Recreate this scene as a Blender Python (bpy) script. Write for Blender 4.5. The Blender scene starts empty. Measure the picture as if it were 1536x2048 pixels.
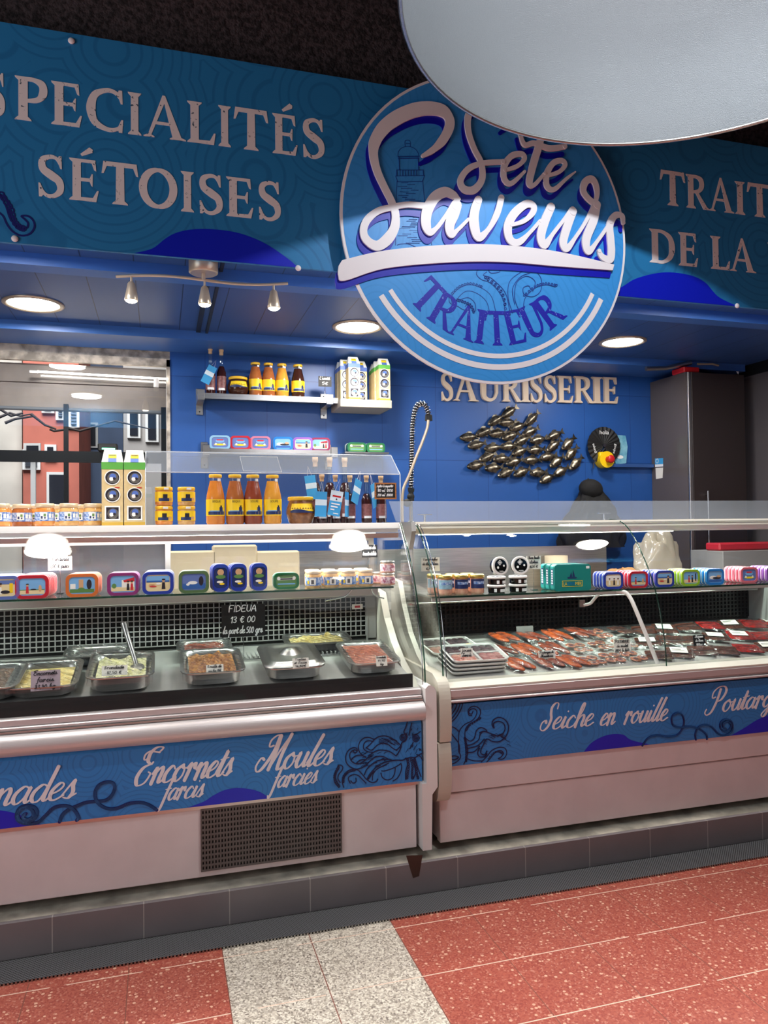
import bpy, math, random
from mathutils import Vector, Matrix, geometry
random.seed(7)
PI = math.pi
R = math.radians
scene = bpy.context.scene
COL = scene.collection

# ---------------------------------------------------------------- camera
FPX, W_PX, H_PX, EYE = 1500.0, 1536, 2048, 1.55
_yaw, _pit, _rol = R(16.58), R(1.17), R(-0.68)
_f = Vector((math.sin(_yaw)*math.cos(_pit), math.cos(_yaw)*math.cos(_pit), math.sin(_pit)))
_r = Vector((math.cos(_yaw), -math.sin(_yaw), 0))
_u = _r.cross(_f)
CR = _r*math.cos(_rol)+_u*math.sin(_rol)
CU = -_r*math.sin(_rol)+_u*math.cos(_rol)
CF = _f
cd = bpy.data.cameras.new('camera'); cam = bpy.data.objects.new('camera', cd); COL.objects.link(cam)
cd.sensor_fit = 'VERTICAL'; cd.sensor_height = 24.0; cd.lens = FPX/H_PX*24.0
cd.clip_start = 0.02; cd.clip_end = 100
cam.matrix_world = Matrix(((CR.x, CU.x, -CF.x, 0), (CR.y, CU.y, -CF.y, 0), (CR.z, CU.z, -CF.z, EYE), (0, 0, 0, 1)))
scene.camera = cam

def _ray(px, py): return CR*((px-W_PX/2)/FPX)+CU*((H_PX/2-py)/FPX)+CF
def at(px, py, Y):                                  # measured point of the photo on the upright plane Y
    d = _ray(px, py); t = Y/d.y
    return Vector((d.x*t, Y, EYE+d.z*t))
def atz(px, py, Z):                                 # measured point on the level plane Z
    d = _ray(px, py); t = (Z-EYE)/d.z
    return Vector((d.x*t, d.y*t, Z))

# ---------------------------------------------------------------- world, lights, exposure
world = bpy.data.worlds.new('world'); scene.world = world; world.use_nodes = True
bg = world.node_tree.nodes['Background']
bg.inputs[0].default_value = (0.80, 0.78, 0.86, 1); bg.inputs[1].default_value = 0.05
scene.view_settings.view_transform = 'Standard'; scene.view_settings.look = 'None'
scene.view_settings.gamma = 1; scene.view_settings.use_curve_mapping = False
scene.view_settings.exposure = 0.35
def area(name, loc, size, power, col=(1, 1, 1), target=None, sizey=None):
    l = bpy.data.lights.new(name, 'AREA'); l.energy = power; l.color = col; l.size = size
    l.shape = 'RECTANGLE' if sizey else 'DISK'
    if sizey: l.size_y = sizey
    o = bpy.data.objects.new(name, l); COL.objects.link(o); o.location = loc
    d = (Vector(target)-Vector(loc)) if target else Vector((0, 0, -1))
    o.rotation_euler = d.to_track_quat('-Z', 'Y').to_euler()
    return o
def point(name, loc, power, rad, col=(1, 1, 1)):
    l = bpy.data.lights.new(name, 'POINT'); l.energy = power; l.color = col; l.shadow_soft_size = rad
    o = bpy.data.objects.new(name, l); COL.objects.link(o); o.location = loc
    return o
def spot(name, loc, target, power, deg, rad=.02, blend=.3, col=(1, 1, 1)):
    l = bpy.data.lights.new(name, 'SPOT'); l.energy = power; l.color = col; l.shadow_soft_size = rad
    l.spot_size = R(deg); l.spot_blend = blend
    o = bpy.data.objects.new(name, l); COL.objects.link(o); o.location = loc
    o.rotation_euler = (Vector(target)-Vector(loc)).to_track_quat('-Z', 'Y').to_euler()
    return o
for hx, hy, hp in ((-1.2, .30, 330), (1.3, .30, 330), (3.8, .30, 300)):        # the neighbouring pendants of the hall
    spot('hall_pendant', (hx, hy, 3.5), (hx, hy, 0), hp, 78, .05, .35, (1.0, .95, .92))
area('left_fill', (-3.0, .8, 1.9), 2.0, 38, (.95, .97, 1), (.8, 2.7, 1.9), 1.8)  # unseen fill added at the left so brightness falls off to the right
area('daylight_outside', (-1.2, 6.0, 5.5), 3.0, 420, (.95, .97, 1), (-2.2, 9.5, 1.5))

# ---------------------------------------------------------------- materials
def lin(c):
    return tuple(((v/255)/12.92 if v/255 <= .04045 else ((v/255+.055)/1.055)**2.4) for v in c)+(1,)
MATS = {}
def _new(name):
    m = bpy.data.materials.new(name); m.use_nodes = True
    nt = m.node_tree; b = nt.nodes['Principled BSDF']; MATS[name] = m
    return m, nt, b
def N(nt, typ, **kw):
    n = nt.nodes.new(typ)
    for k, v in kw.items():
        if k in n.inputs: n.inputs[k].default_value = v
        else: setattr(n, k, v)
    return n
def mat(name, c, rough=.5, metal=0, spec=.5, var=0, vscale=20, bump=0, bscale=60, stretch=None, trans=0, coat=0, emit=0, c2=None):
    if name in MATS: return MATS[name]
    m, nt, b = _new(name); L = nt.links
    b.inputs['Base Color'].default_value = lin(c); b.inputs['Roughness'].default_value = rough
    b.inputs['Metallic'].default_value = metal; b.inputs['Specular IOR Level'].default_value = spec
    b.inputs['Transmission Weight'].default_value = trans; b.inputs['Coat Weight'].default_value = coat
    if emit: b.inputs['Emission Color'].default_value = lin(c); b.inputs['Emission Strength'].default_value = emit
    if var or bump or c2:
        tc = N(nt, 'ShaderNodeTexCoord'); mp = N(nt, 'ShaderNodeMapping')
        if stretch: mp.inputs['Scale'].default_value = stretch
        L.new(tc.outputs['Object'], mp.inputs[0])
    if var or c2:
        no = N(nt, 'ShaderNodeTexNoise', Scale=vscale, Detail=5.0); L.new(mp.outputs[0], no.inputs[0])
        mx = N(nt, 'ShaderNodeMixRGB'); lo = c2 or tuple(v*(1-var) for v in c)
        mx.inputs[1].default_value = lin(c); mx.inputs[2].default_value = lin(lo)
        rp = N(nt, 'ShaderNodeValToRGB'); rp.color_ramp.elements[0].position = .38; rp.color_ramp.elements[1].position = .62
        L.new(no.outputs[0], rp.inputs[0]); L.new(rp.outputs[0], mx.inputs[0]); L.new(mx.outputs[0], b.inputs['Base Color'])
    if bump:
        nb = N(nt, 'ShaderNodeTexNoise', Scale=bscale, Detail=4.0); L.new(mp.outputs[0], nb.inputs[0])
        bp = N(nt, 'ShaderNodeBump', Strength=bump, Distance=.01); L.new(nb.outputs[0], bp.inputs['Height']); L.new(bp.outputs[0], b.inputs['Normal'])
    return m
def glassmat(name, tint=(1, 1, 1), refl=1.0, base=.05, rough=0.0, density=0.0, dcol=(200, 210, 220), power=4.0):
    m, nt, b = _new(name); L = nt.links; nt.nodes.remove(b)
    out = nt.nodes['Material Output']
    tr = N(nt, 'ShaderNodeBsdfTransparent'); tr.inputs[0].default_value = (*tint, 1)
    gl = N(nt, 'ShaderNodeBsdfGlossy'); gl.inputs['Roughness'].default_value = rough
    lw = N(nt, 'ShaderNodeLayerWeight', Blend=.5)
    pw = N(nt, 'ShaderNodeMath', operation='POWER'); pw.inputs[1].default_value = power; L.new(lw.outputs['Facing'], pw.inputs[0])
    ma = N(nt, 'ShaderNodeMath', operation='MULTIPLY_ADD'); ma.inputs[1].default_value = refl*.8; ma.inputs[2].default_value = base
    L.new(pw.outputs[0], ma.inputs[0])
    mx = N(nt, 'ShaderNodeMixShader'); L.new(ma.outputs[0], mx.inputs[0]); L.new(tr.outputs[0], mx.inputs[1]); L.new(gl.outputs[0], mx.inputs[2])
    last = mx
    if density:
        df = N(nt, 'ShaderNodeBsdfDiffuse'); df.inputs[0].default_value = lin(dcol)
        m2 = N(nt, 'ShaderNodeMixShader'); m2.inputs[0].default_value = density
        L.new(mx.outputs[0], m2.inputs[1]); L.new(df.outputs[0], m2.inputs[2]); last = m2
    L.new(last.outputs[0], out.inputs['Surface'])
    return m
# painted and plain
mat('white', (232, 228, 226), .45); mat('panel_white', (226, 214, 214), .38, var=.03, vscale=6)
mat('beige_plastic', (196, 190, 176), .4); mat('grey_plastic', (150, 150, 150), .5)
mat('black', (14, 14, 15), .45); mat('gloss_black', (10, 10, 11), .18); mat('rubber', (20, 20, 21), .7)
mat('steel', (186, 184, 182), .3, 1, var=.08, vscale=9, stretch=(1, 30, 30)); mat('alu', (196, 192, 190), .36, 1, bump=.05, bscale=90, stretch=(.05, 8, 8))
mat('alu_rail', (206, 198, 198), .38, .35, bump=.03, bscale=90, stretch=(.05, 8, 8))
mat('nickel', (196, 180, 158), .34, .55); mat('chrome', (205, 205, 208), .1, 1)
mat('navy_ink', (12, 20, 105), .5); mat('dark_ink', (10, 26, 74), .5); mat('wave_blue', (10, 28, 196), .4); mat('shadow_blue', (14, 18, 176), .4)
mat('sign_white', (236, 232, 236), .4); mat('soffit_blue', (50, 86, 148), .42, var=.07, vscale=3); mat('beam_blue', (58, 104, 176), .38)
mat('black_foam', (60, 52, 54), .95, bump=1.0, bscale=45, var=.5, vscale=30)
mat('fascia_dark', (78, 66, 68), .95, bump=1.0, bscale=60, var=.5, vscale=60)
mat('plinth_top', (196, 188, 172), .7, var=.3, vscale=7); mat('grey_wall', (88, 84, 88), .4, var=.06, vscale=2)
mat('cabinet_dark', (72, 66, 66), .3); mat('cabinet_front', (50, 42, 42), .42)
mat('red', (190, 24, 30), .4); mat('yellow', (240, 200, 20), .4); mat('paper', (232, 228, 220), .7); mat('slate', (22, 22, 24), .6)
mat('chalk', (236, 236, 236), .8); mat('ink', (20, 20, 30), .6); mat('wood', (176, 112, 62), .5, var=.25, vscale=30, stretch=(1, 8, 8))
glassmat('glass', (.985, .995, .99), 1.0, .028); glassmat('acrylic', (.98, .985, .99), .8, .02, .02)
glassmat('acrylic_scuffed', (.96, .965, .97), .8, .05, .12, .10, (205, 212, 222)); glassmat('film', (.99, .99, .99), 1.0, .05, .10, .02)
glassmat('glass_edge', (.25, .42, .36), 1.0, .10, .05, .25, (40, 80, 66)); glassmat('grey_pane', (.5, .5, .52), .8, .08, .12, .25, (150, 150, 155))
glassmat('window_glass', (.86, .88, .9), 1.0, .06)
glassmat('shelf_glass', (.86, .95, .91), 1.0, .08)
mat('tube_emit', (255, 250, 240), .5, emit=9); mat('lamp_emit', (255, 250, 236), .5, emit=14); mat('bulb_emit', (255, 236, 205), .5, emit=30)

def wave_print(name, base, line, scale=3.2, rings=44, amt=.5):      # printed pattern of overlapping ring waves
    m, nt, b = _new(name); L = nt.links
    tc = N(nt, 'ShaderNodeTexCoord'); mp = N(nt, 'ShaderNodeMapping'); mp.inputs['Scale'].default_value = (1, 0, 1)
    L.new(tc.outputs['Object'], mp.inputs[0])
    v = N(nt, 'ShaderNodeTexVoronoi', Scale=scale); L.new(mp.outputs[0], v.inputs['Vector'])
    mu = N(nt, 'ShaderNodeMath', operation='MULTIPLY'); mu.inputs[1].default_value = rings; L.new(v.outputs['Distance'], mu.inputs[0])
    si = N(nt, 'ShaderNodeMath', operation='SINE'); L.new(mu.outputs[0], si.inputs[0])
    rp = N(nt, 'ShaderNodeValToRGB'); rp.color_ramp.elements[0].position = .55; rp.color_ramp.elements[1].position = .9; L.new(si.outputs[0], rp.inputs[0])
    ml = N(nt, 'ShaderNodeMath', operation='MULTIPLY'); ml.inputs[1].default_value = amt; L.new(rp.outputs[0], ml.inputs[0])
    mx = N(nt, 'ShaderNodeMixRGB'); mx.inputs[1].default_value = lin(base); mx.inputs[2].default_value = lin(line)
    L.new(ml.outputs[0], mx.inputs[0]); L.new(mx.outputs[0], b.inputs['Base Color']); b.inputs['Roughness'].default_value = .42
    return m
wave_print('banner_print', (40, 126, 184), (30, 106, 162), 3.0, 70, .6)
wave_print('sign_print', (58, 150, 226), (46, 138, 212), 3.4, 80, .45)
wave_print('counter_print', (40, 130, 204), (28, 106, 176), 4.2, 100, .55)

def worn(name, c, hole, scale=90):                                   # lettering ink with worn specks
    m, nt, b = _new(name); L = nt.links
    tc = N(nt, 'ShaderNodeTexCoord'); no = N(nt, 'ShaderNodeTexNoise', Scale=scale, Detail=3.0); L.new(tc.outputs['Object'], no.inputs[0])
    n2 = N(nt, 'ShaderNodeTexNoise', Scale=scale*.14, Detail=2.0); L.new(tc.outputs['Object'], n2.inputs[0])
    r2 = N(nt, 'ShaderNodeValToRGB'); r2.color_ramp.elements[0].position = .48; r2.color_ramp.elements[1].position = .56; L.new(n2.outputs[0], r2.inputs[0])
    rp = N(nt, 'ShaderNodeValToRGB'); rp.color_ramp.elements[0].position = .62; rp.color_ramp.elements[1].position = .65; L.new(no.outputs[0], rp.inputs[0])
    mu = N(nt, 'ShaderNodeMath', operation='MULTIPLY'); L.new(rp.outputs[0], mu.inputs[0]); L.new(r2.outputs[0], mu.inputs[1])
    mx = N(nt, 'ShaderNodeMixRGB'); mx.inputs[1].default_value = lin(c); mx.inputs[2].default_value = lin(hole)
    L.new(mu.outputs[0], mx.inputs[0]); L.new(mx.outputs[0], b.inputs['Base Color']); b.inputs['Roughness'].default_value = .5
worn('letter_worn', (232, 224, 224), (60, 84, 104)); worn('traiteur_ink', (18, 20, 168), (120, 150, 226), 130)

def panel_boards(name, c, groove, sx, sz, off=(0, 0)):                # painted boards with thin joints
    m, nt, b = _new(name); L = nt.links
    tc = N(nt, 'ShaderNodeTexCoord'); se = N(nt, 'ShaderNodeSeparateXYZ'); L.new(tc.outputs['Object'], se.inputs[0])
    g = None
    for ax, s, o in ((sx[0], sx[1], off[0]), (sz[0], sz[1], off[1])):
        if not s: continue
        a = N(nt, 'ShaderNodeMath', operation='ADD'); a.inputs[1].default_value = 50*s+o; L.new(se.outputs[ax], a.inputs[0])
        d = N(nt, 'ShaderNodeMath', operation='MODULO'); d.inputs[1].default_value = s; L.new(a.outputs[0], d.inputs[0])
        q = N(nt, 'ShaderNodeMath', operation='LESS_THAN'); q.inputs[1].default_value = .005; L.new(d.outputs[0], q.inputs[0])
        if g is None: g = q
        else:
            mxm = N(nt, 'ShaderNodeMath', operation='MAXIMUM'); L.new(g.outputs[0], mxm.inputs[0]); L.new(q.outputs[0], mxm.inputs[1]); g = mxm
    mx = N(nt, 'ShaderNodeMixRGB'); mx.inputs[1].default_value = lin(c); mx.inputs[2].default_value = lin(groove)
    L.new(g.outputs[0], mx.inputs[0]); L.new(mx.outputs[0], b.inputs['Base Color']); b.inputs['Roughness'].default_value = .4
    bp = N(nt, 'ShaderNodeBump', Strength=.6, Distance=.004, invert=True); L.new(g.outputs[0], bp.inputs['Height']); L.new(bp.outputs[0], b.inputs['Normal'])
panel_boards('soffit_boards', (48, 82, 142), (20, 38, 76), ('X', .222), ('Y', 0))
panel_boards('wall_boards', (36, 84, 156), (28, 70, 136), ('X', .40), ('Z', .52), (.12, .06))

def terrazzo(name):
    m, nt, b = _new(name); L = nt.links
    tc = N(nt, 'ShaderNodeTexCoord'); se = N(nt, 'ShaderNodeSeparateXYZ'); L.new(tc.outputs['Object'], se.inputs[0])
    def cmp_(o, op, val):
        n = N(nt, 'ShaderNodeMath', operation=op); n.inputs[1].default_value = val; L.new(o, n.inputs[0]); return n.outputs[0]
    def two(op, a, c):
        n = N(nt, 'ShaderNodeMath', operation=op); L.new(a, n.inputs[0]); L.new(c, n.inputs[1]); return n.outputs[0]
    stripe = two('MULTIPLY', cmp_(se.outputs['X'], 'GREATER_THAN', .206), cmp_(se.outputs['X'], 'LESS_THAN', .856))
    fine = N(nt, 'ShaderNodeTexVoronoi', Scale=170.0); L.new(tc.outputs['Object'], fine.inputs['Vector'])
    big = N(nt, 'ShaderNodeTexVoronoi', Scale=62.0); L.new(tc.outputs['Object'], big.inputs['Vector'])
    sep = N(nt, 'ShaderNodeSeparateColor'); L.new(fine.outputs['Color'], sep.inputs[0])
    sepb = N(nt, 'ShaderNodeSeparateColor'); L.new(big.outputs['Color'], sepb.inputs[0])
    blot = N(nt, 'ShaderNodeTexNoise', Scale=2.2, Detail=6.0); L.new(tc.outputs['Object'], blot.inputs[0])
    def ramp(inp, stops):
        r = N(nt, 'ShaderNodeValToRGB'); r.color_ramp.interpolation = 'CONSTANT'
        while len(r.color_ramp.elements) < len(stops): r.color_ramp.elements.new(.5)
        for e, (p, c) in zip(r.color_ramp.elements, stops): e.position = p; e.color = lin(c)
        L.new(inp, r.inputs[0]); return r.outputs[0]
    def mix(f, a, c):
        n = N(nt, 'ShaderNodeMixRGB')
        for i, v in ((0, f), (1, a), (2, c)):
            if isinstance(v, (int, float)): n.inputs[i].default_value = v
            elif isinstance(v, tuple): n.inputs[i].default_value = lin(v)
            else: L.new(v, n.inputs[i])
        return n.outputs[0]
    redc = ramp(sep.outputs[0], [(0, (160, 88, 74)), (.3, (146, 74, 64)), (.6, (170, 96, 80)), (.9, (190, 130, 112))])
    chips = two('MULTIPLY', cmp_(sepb.outputs[1], 'GREATER_THAN', .80), cmp_(big.outputs['Distance'], 'LESS_THAN', .34))
    redc = mix(chips, redc, (222, 178, 152))
    redc = mix(cmp_(blot.outputs[0], 'MULTIPLY', .5), redc, (158, 66, 52))
    gry = ramp(sep.outputs[0], [(0, (176, 166, 154)), (.2, (150, 140, 128)), (.45, (194, 184, 170)), (.75, (214, 206, 192)), (.95, (120, 110, 102))])
    c = mix(stripe, redc, gry)
    def joint(o, size, off, w):
        a = cmp_(o, 'ADD', 50*size+off); mo = cmp_(a, 'MODULO', size); return cmp_(mo, 'LESS_THAN', w)
    jx = joint(se.outputs['X'], .325, .119, .0035); c = mix(jx, c, (126, 76, 64))
    n2 = N(nt, 'ShaderNodeTexNoise', Scale=6.0); L.new(tc.outputs['Object'], n2.inputs[0])
    jy = two('MULTIPLY', joint(se.outputs['Y'], .325, .125, .0045), cmp_(n2.outputs[0], 'GREATER_THAN', .40)); c = mix(jy, c, (222, 192, 172))
    L.new(c, b.inputs['Base Color']); b.inputs['Roughness'].default_value = .32; b.inputs['Specular IOR Level'].default_value = .35
terrazzo('terrazzo')

def tile_mat(name, c, grout, w, off):
    m, nt, b = _new(name); L = nt.links
    tc = N(nt, 'ShaderNodeTexCoord'); se = N(nt, 'ShaderNodeSeparateXYZ'); L.new(tc.outputs['Object'], se.inputs[0])
    a = N(nt, 'ShaderNodeMath', operation='ADD'); a.inputs[1].default_value = 40*w+off; L.new(se.outputs['X'], a.inputs[0])
    d = N(nt, 'ShaderNodeMath', operation='MODULO'); d.inputs[1].default_value = w; L.new(a.outputs[0], d.inputs[0])
    q = N(nt, 'ShaderNodeMath', operation='LESS_THAN'); q.inputs[1].default_value = .0035; L.new(d.outputs[0], q.inputs[0])
    no = N(nt, 'ShaderNodeTexNoise', Scale=3.0, Detail=6.0); L.new(tc.outputs['Object'], no.inputs[0])
    m1 = N(nt, 'ShaderNodeMixRGB'); m1.inputs[1].default_value = lin(c); m1.inputs[2].default_value = lin(tuple(v*.78 for v in c)); L.new(no.outputs[0], m1.inputs[0])
    mx = N(nt, 'ShaderNodeMixRGB'); mx.inputs[2].default_value = lin(grout); L.new(m1.outputs[0], mx.inputs[1]); L.new(q.outputs[0], mx.inputs[0])
    L.new(mx.outputs[0], b.inputs['Base Color']); b.inputs['Roughness'].default_value = .38
tile_mat('plinth_tile', (138, 130, 132), (176, 168, 162), .32, .072)

# ---------------------------------------------------------------- mesh builder
def catmull(P, n=8, closed=False):
    P = [Vector(p) for p in P]; out = []; m = len(P)
    if m < 3 and not closed: 
        return [P[0].lerp(P[1], i/n) for i in range(n+1)]
    for i in range(m if closed else m-1):
        if closed: p0, p1, p2, p3 = P[i-1], P[i], P[(i+1) % m], P[(i+2) % m]
        else: p0, p1, p2, p3 = P[max(i-1, 0)], P[i], P[i+1], P[min(i+2, m-1)]
        for k in range(n):
            t = k/n
            out.append(.5*((2*p1)+(p2-p0)*t+(2*p0-5*p1+4*p2-p3)*t*t+(3*p1-p0-3*p2+p3)*t**3))
    if not closed: out.append(P[-1].copy())
    return out
class MB:
    def __init__(s, m=None):
        s.v = []; s.f = []; s.mi = []; s.sm = []; s.mats = []; s.M = None; s.cur = 0; s.lay = 0
        if m: s.m(m)
    def m(s, name):
        if name not in s.mats: s.mats.append(name)
        s.cur = s.mats.index(name); return s
    def _add(s, vs, fs, smooth=False):
        o = len(s.v)
        for p in vs:
            p = Vector(p); s.v.append(s.M @ p if s.M is not None else p)
        for f in fs:
            s.f.append(tuple(i+o for i in f)); s.mi.append(s.cur); s.sm.append(smooth)
        return s
    def box(s, lo, hi, bev=0, rot=None):
        lo = Vector(lo); hi = Vector(hi)
        if bev:
            b = min(bev, min(hi-lo)*.49); vs = []; idx = {}
            c = (lo+hi)/2; h = (hi-lo)/2
            for sx in (-1, 1):
                for sy in (-1, 1):
                    for sz in (-1, 1):
                        for ax in range(3):
                            p = [sx*h.x, sy*h.y, sz*h.z]
                            for a2 in range(3):
                                if a2 != ax: p[a2] -= (sx, sy, sz)[a2]*b
                            idx[(sx, sy, sz, ax)] = len(vs); vs.append(c+Vector(p))
            fs = []
            for ax in range(3):
                a1, a2 = (ax+1) % 3, (ax+2) % 3
                for sg in (-1, 1):
                    q = []
                    for u, w in ((-1, -1), (1, -1), (1, 1), (-1, 1)):
                        k = [0, 0, 0]; k[ax] = sg; k[a1] = u; k[a2] = w; q.append(idx[(*k, ax)])
                    fs.append(q if sg > 0 else q[::-1])
                for u in (-1, 1):
                    for w in (-1, 1):
                        q = []
                        for e in (-1, 1):
                            k = [0, 0, 0]; k[ax] = e; k[a1] = u; k[a2] = w
                            q.append((idx[(*k, a1)], idx[(*k, a2)]))
                        z = [q[0][0], q[0][1], q[1][1], q[1][0]]
                        fs.append(z[::-1] if u*w > 0 else z)
            for sx in (-1, 1):
                for sy in (-1, 1):
                    for sz in (-1, 1):
                        t = [idx[(sx, sy, sz, 0)], idx[(sx, sy, sz, 1)], idx[(sx, sy, sz, 2)]]
                        fs.append(t if sx*sy*sz > 0 else t[::-1])
        else:
            x0, y0, z0 = lo; x1, y1, z1 = hi
            vs = [Vector(p) for p in ((x0, y0, z0), (x1, y0, z0), (x1, y1, z0), (x0, y1, z0), (x0, y0, z1), (x1, y0, z1), (x1, y1, z1), (x0, y1, z1))]
            fs = [(0, 3, 2, 1), (4, 5, 6, 7), (0, 1, 5, 4), (1, 2, 6, 5), (2, 3, 7, 6), (3, 0, 4, 7)]
        if rot is not None:
            c = (lo+hi)/2; vs = [c+rot @ (p-c) for p in vs]
        return s._add(vs, fs)
    def lathe(s, prof, c=(0, 0, 0), n=24, smooth=True, capb=True, capt=True, sx=1, sy=1):
        c = Vector(c); vs = []; fs = []; k = len(prof)
        for r, z in prof:
            for i in range(n):
                a = 2*PI*i/n; vs.append(c+Vector((r*math.cos(a)*sx, r*math.sin(a)*sy, z)))
        for j in range(k-1):
            for i in range(n):
                i2 = (i+1) % n; fs.append((j*n+i, j*n+i2, (j+1)*n+i2, (j+1)*n+i))
        s._add(vs, fs, smooth)
        if capb and prof[0][0] > 1e-5: s._add(vs[:n], [tuple(range(n))[::-1]])
        if capt and prof[-1][0] > 1e-5: s._add(vs[-n:], [tuple(range(n))])
        return s
    def tube(s, pts, r, n=10, closed=False, caps=True, flat=None):
        P = [Vector(p) for p in pts]; m = len(P); vs = []; fs = []
        rr = r if isinstance(r, (list, tuple)) else [r]*m
        ref = None
        for i, p in enumerate(P):
            t = (P[(i+1) % m]-P[i-1]) if closed else (P[min(i+1, m-1)]-P[max(i-1, 0)])
            if t.length < 1e-9: t = Vector((0, 0, 1))
            t.normalize()
            if ref is None: ref = t.orthogonal().normalized()
            ref = (ref-t*ref.dot(t)); ref = ref.normalized() if ref.length > 1e-6 else t.orthogonal().normalized()
            b = t.cross(ref)
            for k in range(n):
                a = 2*PI*k/n; vs.append(p+(ref*math.cos(a)+b*math.sin(a))*rr[i])
        for i in range(m if closed else m-1):
            j = (i+1) % m
            for k in range(n):
                k2 = (k+1) % n; fs.append((i*n+k, i*n+k2, j*n+k2, j*n+k))
        s._add(vs, fs, True)
        if caps and not closed: s._add(vs[:n], [tuple(range(n))[::-1]]); s._add(vs[-n:], [tuple(range(n))])
        return s
    def cyl(s, a, b, r, n=16, r2=None): return s.tube([a, b], [r, r if r2 is None else r2], n)
    def ball(s, c, r, nu=16, nv=10, rot=None):
        r = Vector(r) if isinstance(r, (tuple, list, Vector)) else Vector((r, r, r)); c = Vector(c); vs = []; fs = []
        for j in range(nv+1):
            t = PI*j/nv
            for i in range(nu):
                a = 2*PI*i/nu; p = Vector((r.x*math.sin(t)*math.cos(a), r.y*math.sin(t)*math.sin(a), -r.z*math.cos(t)))
                vs.append(c+(rot @ p if rot is not None else p))
        for j in range(nv):
            for i in range(nu):
                i2 = (i+1) % nu; fs.append((j*nu+i, j*nu+i2, (j+1)*nu+i2, (j+1)*nu+i))
        return s._add(vs, fs, True)
    def quad(s, a, b, c, d): return s._add([a, b, c, d], [(0, 1, 2, 3)])
    def grid(s, fn, nu, nv, smooth=True):
        vs = [fn(i/nu, j/nv) for j in range(nv+1) for i in range(nu+1)]
        fs = [(j*(nu+1)+i, j*(nu+1)+i+1, (j+1)*(nu+1)+i+1, (j+1)*(nu+1)+i) for j in range(nv) for i in range(nu)]
        return s._add(vs, fs, smooth)
    def sheet(s, fn, nu, nv, th, smooth=True):                # a grid with real thickness (fn gives point; offset along th vector)
        th = Vector(th); A = [Vector(fn(i/nu, j/nv)) for j in range(nv+1) for i in range(nu+1)]; n = len(A)
        vs = A+[p+th for p in A]; w = nu+1; fs = []
        for j in range(nv):
            for i in range(nu):
                q = (j*w+i, j*w+i+1, (j+1)*w+i+1, (j+1)*w+i); fs.append(q); fs.append(tuple(k+n for k in q[::-1]))
        rim = [i for i in range(w)]+[j*w+nu for j in range(1, nv+1)]+[nv*w+i for i in range(nu-1, -1, -1)]+[j*w for j in range(nv-1, 0, -1)]
        s._add(vs, fs, smooth)
        s._add(vs, [(rim[k], rim[k]+n, rim[(k+1) % len(rim)]+n, rim[(k+1) % len(rim)]) for k in range(len(rim))])
        return s
    # --- flat art: T(u, v, d) gives the point at art coordinates with d towards the viewer
    def poly(s, loops, T, t=.001):
        if not isinstance(loops[0][0], (tuple, list, Vector)): loops = [loops]
        L3 = [[Vector((p[0], p[1], 0)) for p in l] for l in loops]
        s.lay += 1; t = t+(s.lay % 40)*6e-5
        tri = geometry.tessellate_polygon(L3); flat = [p for l in loops for p in l]; n = len(flat)
        vs = [T(p[0], p[1], t) for p in flat]+[T(p[0], p[1], 0) for p in flat]
        fs = [tuple(f) for f in tri]; o = 0
        for l in loops:
            k = len(l)
            for i in range(k): fs.append((o+i, o+(i+1) % k, o+(i+1) % k+n, o+i+n))
            o += k
        return s._add(vs, fs)
    def rib(s, pts, w, T, t=.001, n=8, closed=False, caps=True, pen=None):
        C = catmull([(p[0], p[1], 0) for p in pts], n, closed); m = len(C)
        if isinstance(w, (list, tuple)):
            k = len(w)-1; ws = []
            for i in range(m):
                x = i/(m-1)*k; a = min(int(x), k-1); fr = x-a; fr = fr*fr*(3-2*fr); ws.append(w[a]*(1-fr)+w[a+1]*fr)
        else: ws = [w]*m
        A = []; B = []
        for i in range(m):
            d = (C[(i+1) % m]-C[i-1]) if closed else (C[min(i+1, m-1)]-C[max(i-1, 0)])
            if d.length < 1e-9: d = Vector((1, 0, 0))
            d.normalize()
            if pen: ws[i] = pen(d)
            nn = Vector((-d.y, d.x, 0))*ws[i]/2; A.append(C[i]+nn); B.append(C[i]-nn)
        vs = []; fs = []; s.lay += 1; t = t+(s.lay % 40)*6e-5; t0 = t
        for a, b in zip(A, B):
            t += 4e-6; vs += [T(a.x, a.y, t), T(b.x, b.y, t), T(a.x, a.y, 0), T(b.x, b.y, 0)]
        for i in range(m if closed else m-1):
            p, q = 4*i, 4*((i+1) % m); fs += [(p, q, q+1, p+1), (p, p+2, q+2, q), (p+1, q+1, q+3, p+3)]
        s._add(vs, fs)
        if caps and not closed:
            for e in (0, m-1):
                r = ws[e]/2
                if r > 1e-6: s.poly([(C[e].x+r*math.cos(2*PI*k/10), C[e].y+r*math.sin(2*PI*k/10)) for k in range(10)], T, t)
        return s
    def disc(s, u, v, r, T, t=.001, n=24, ry=None):
        ry = ry or r
        return s.poly([(u+r*math.cos(2*PI*k/n), v+ry*math.sin(2*PI*k/n)) for k in range(n)], T, t)
    def ring(s, u, v, r0, r1, T, t=.001, n=28):
        return s.poly([[(u+r1*math.cos(2*PI*k/n), v+r1*math.sin(2*PI*k/n)) for k in range(n)], [(u+r0*math.cos(2*PI*k/n), v+r0*math.sin(2*PI*k/n)) for k in range(n)]], T, t)
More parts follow.
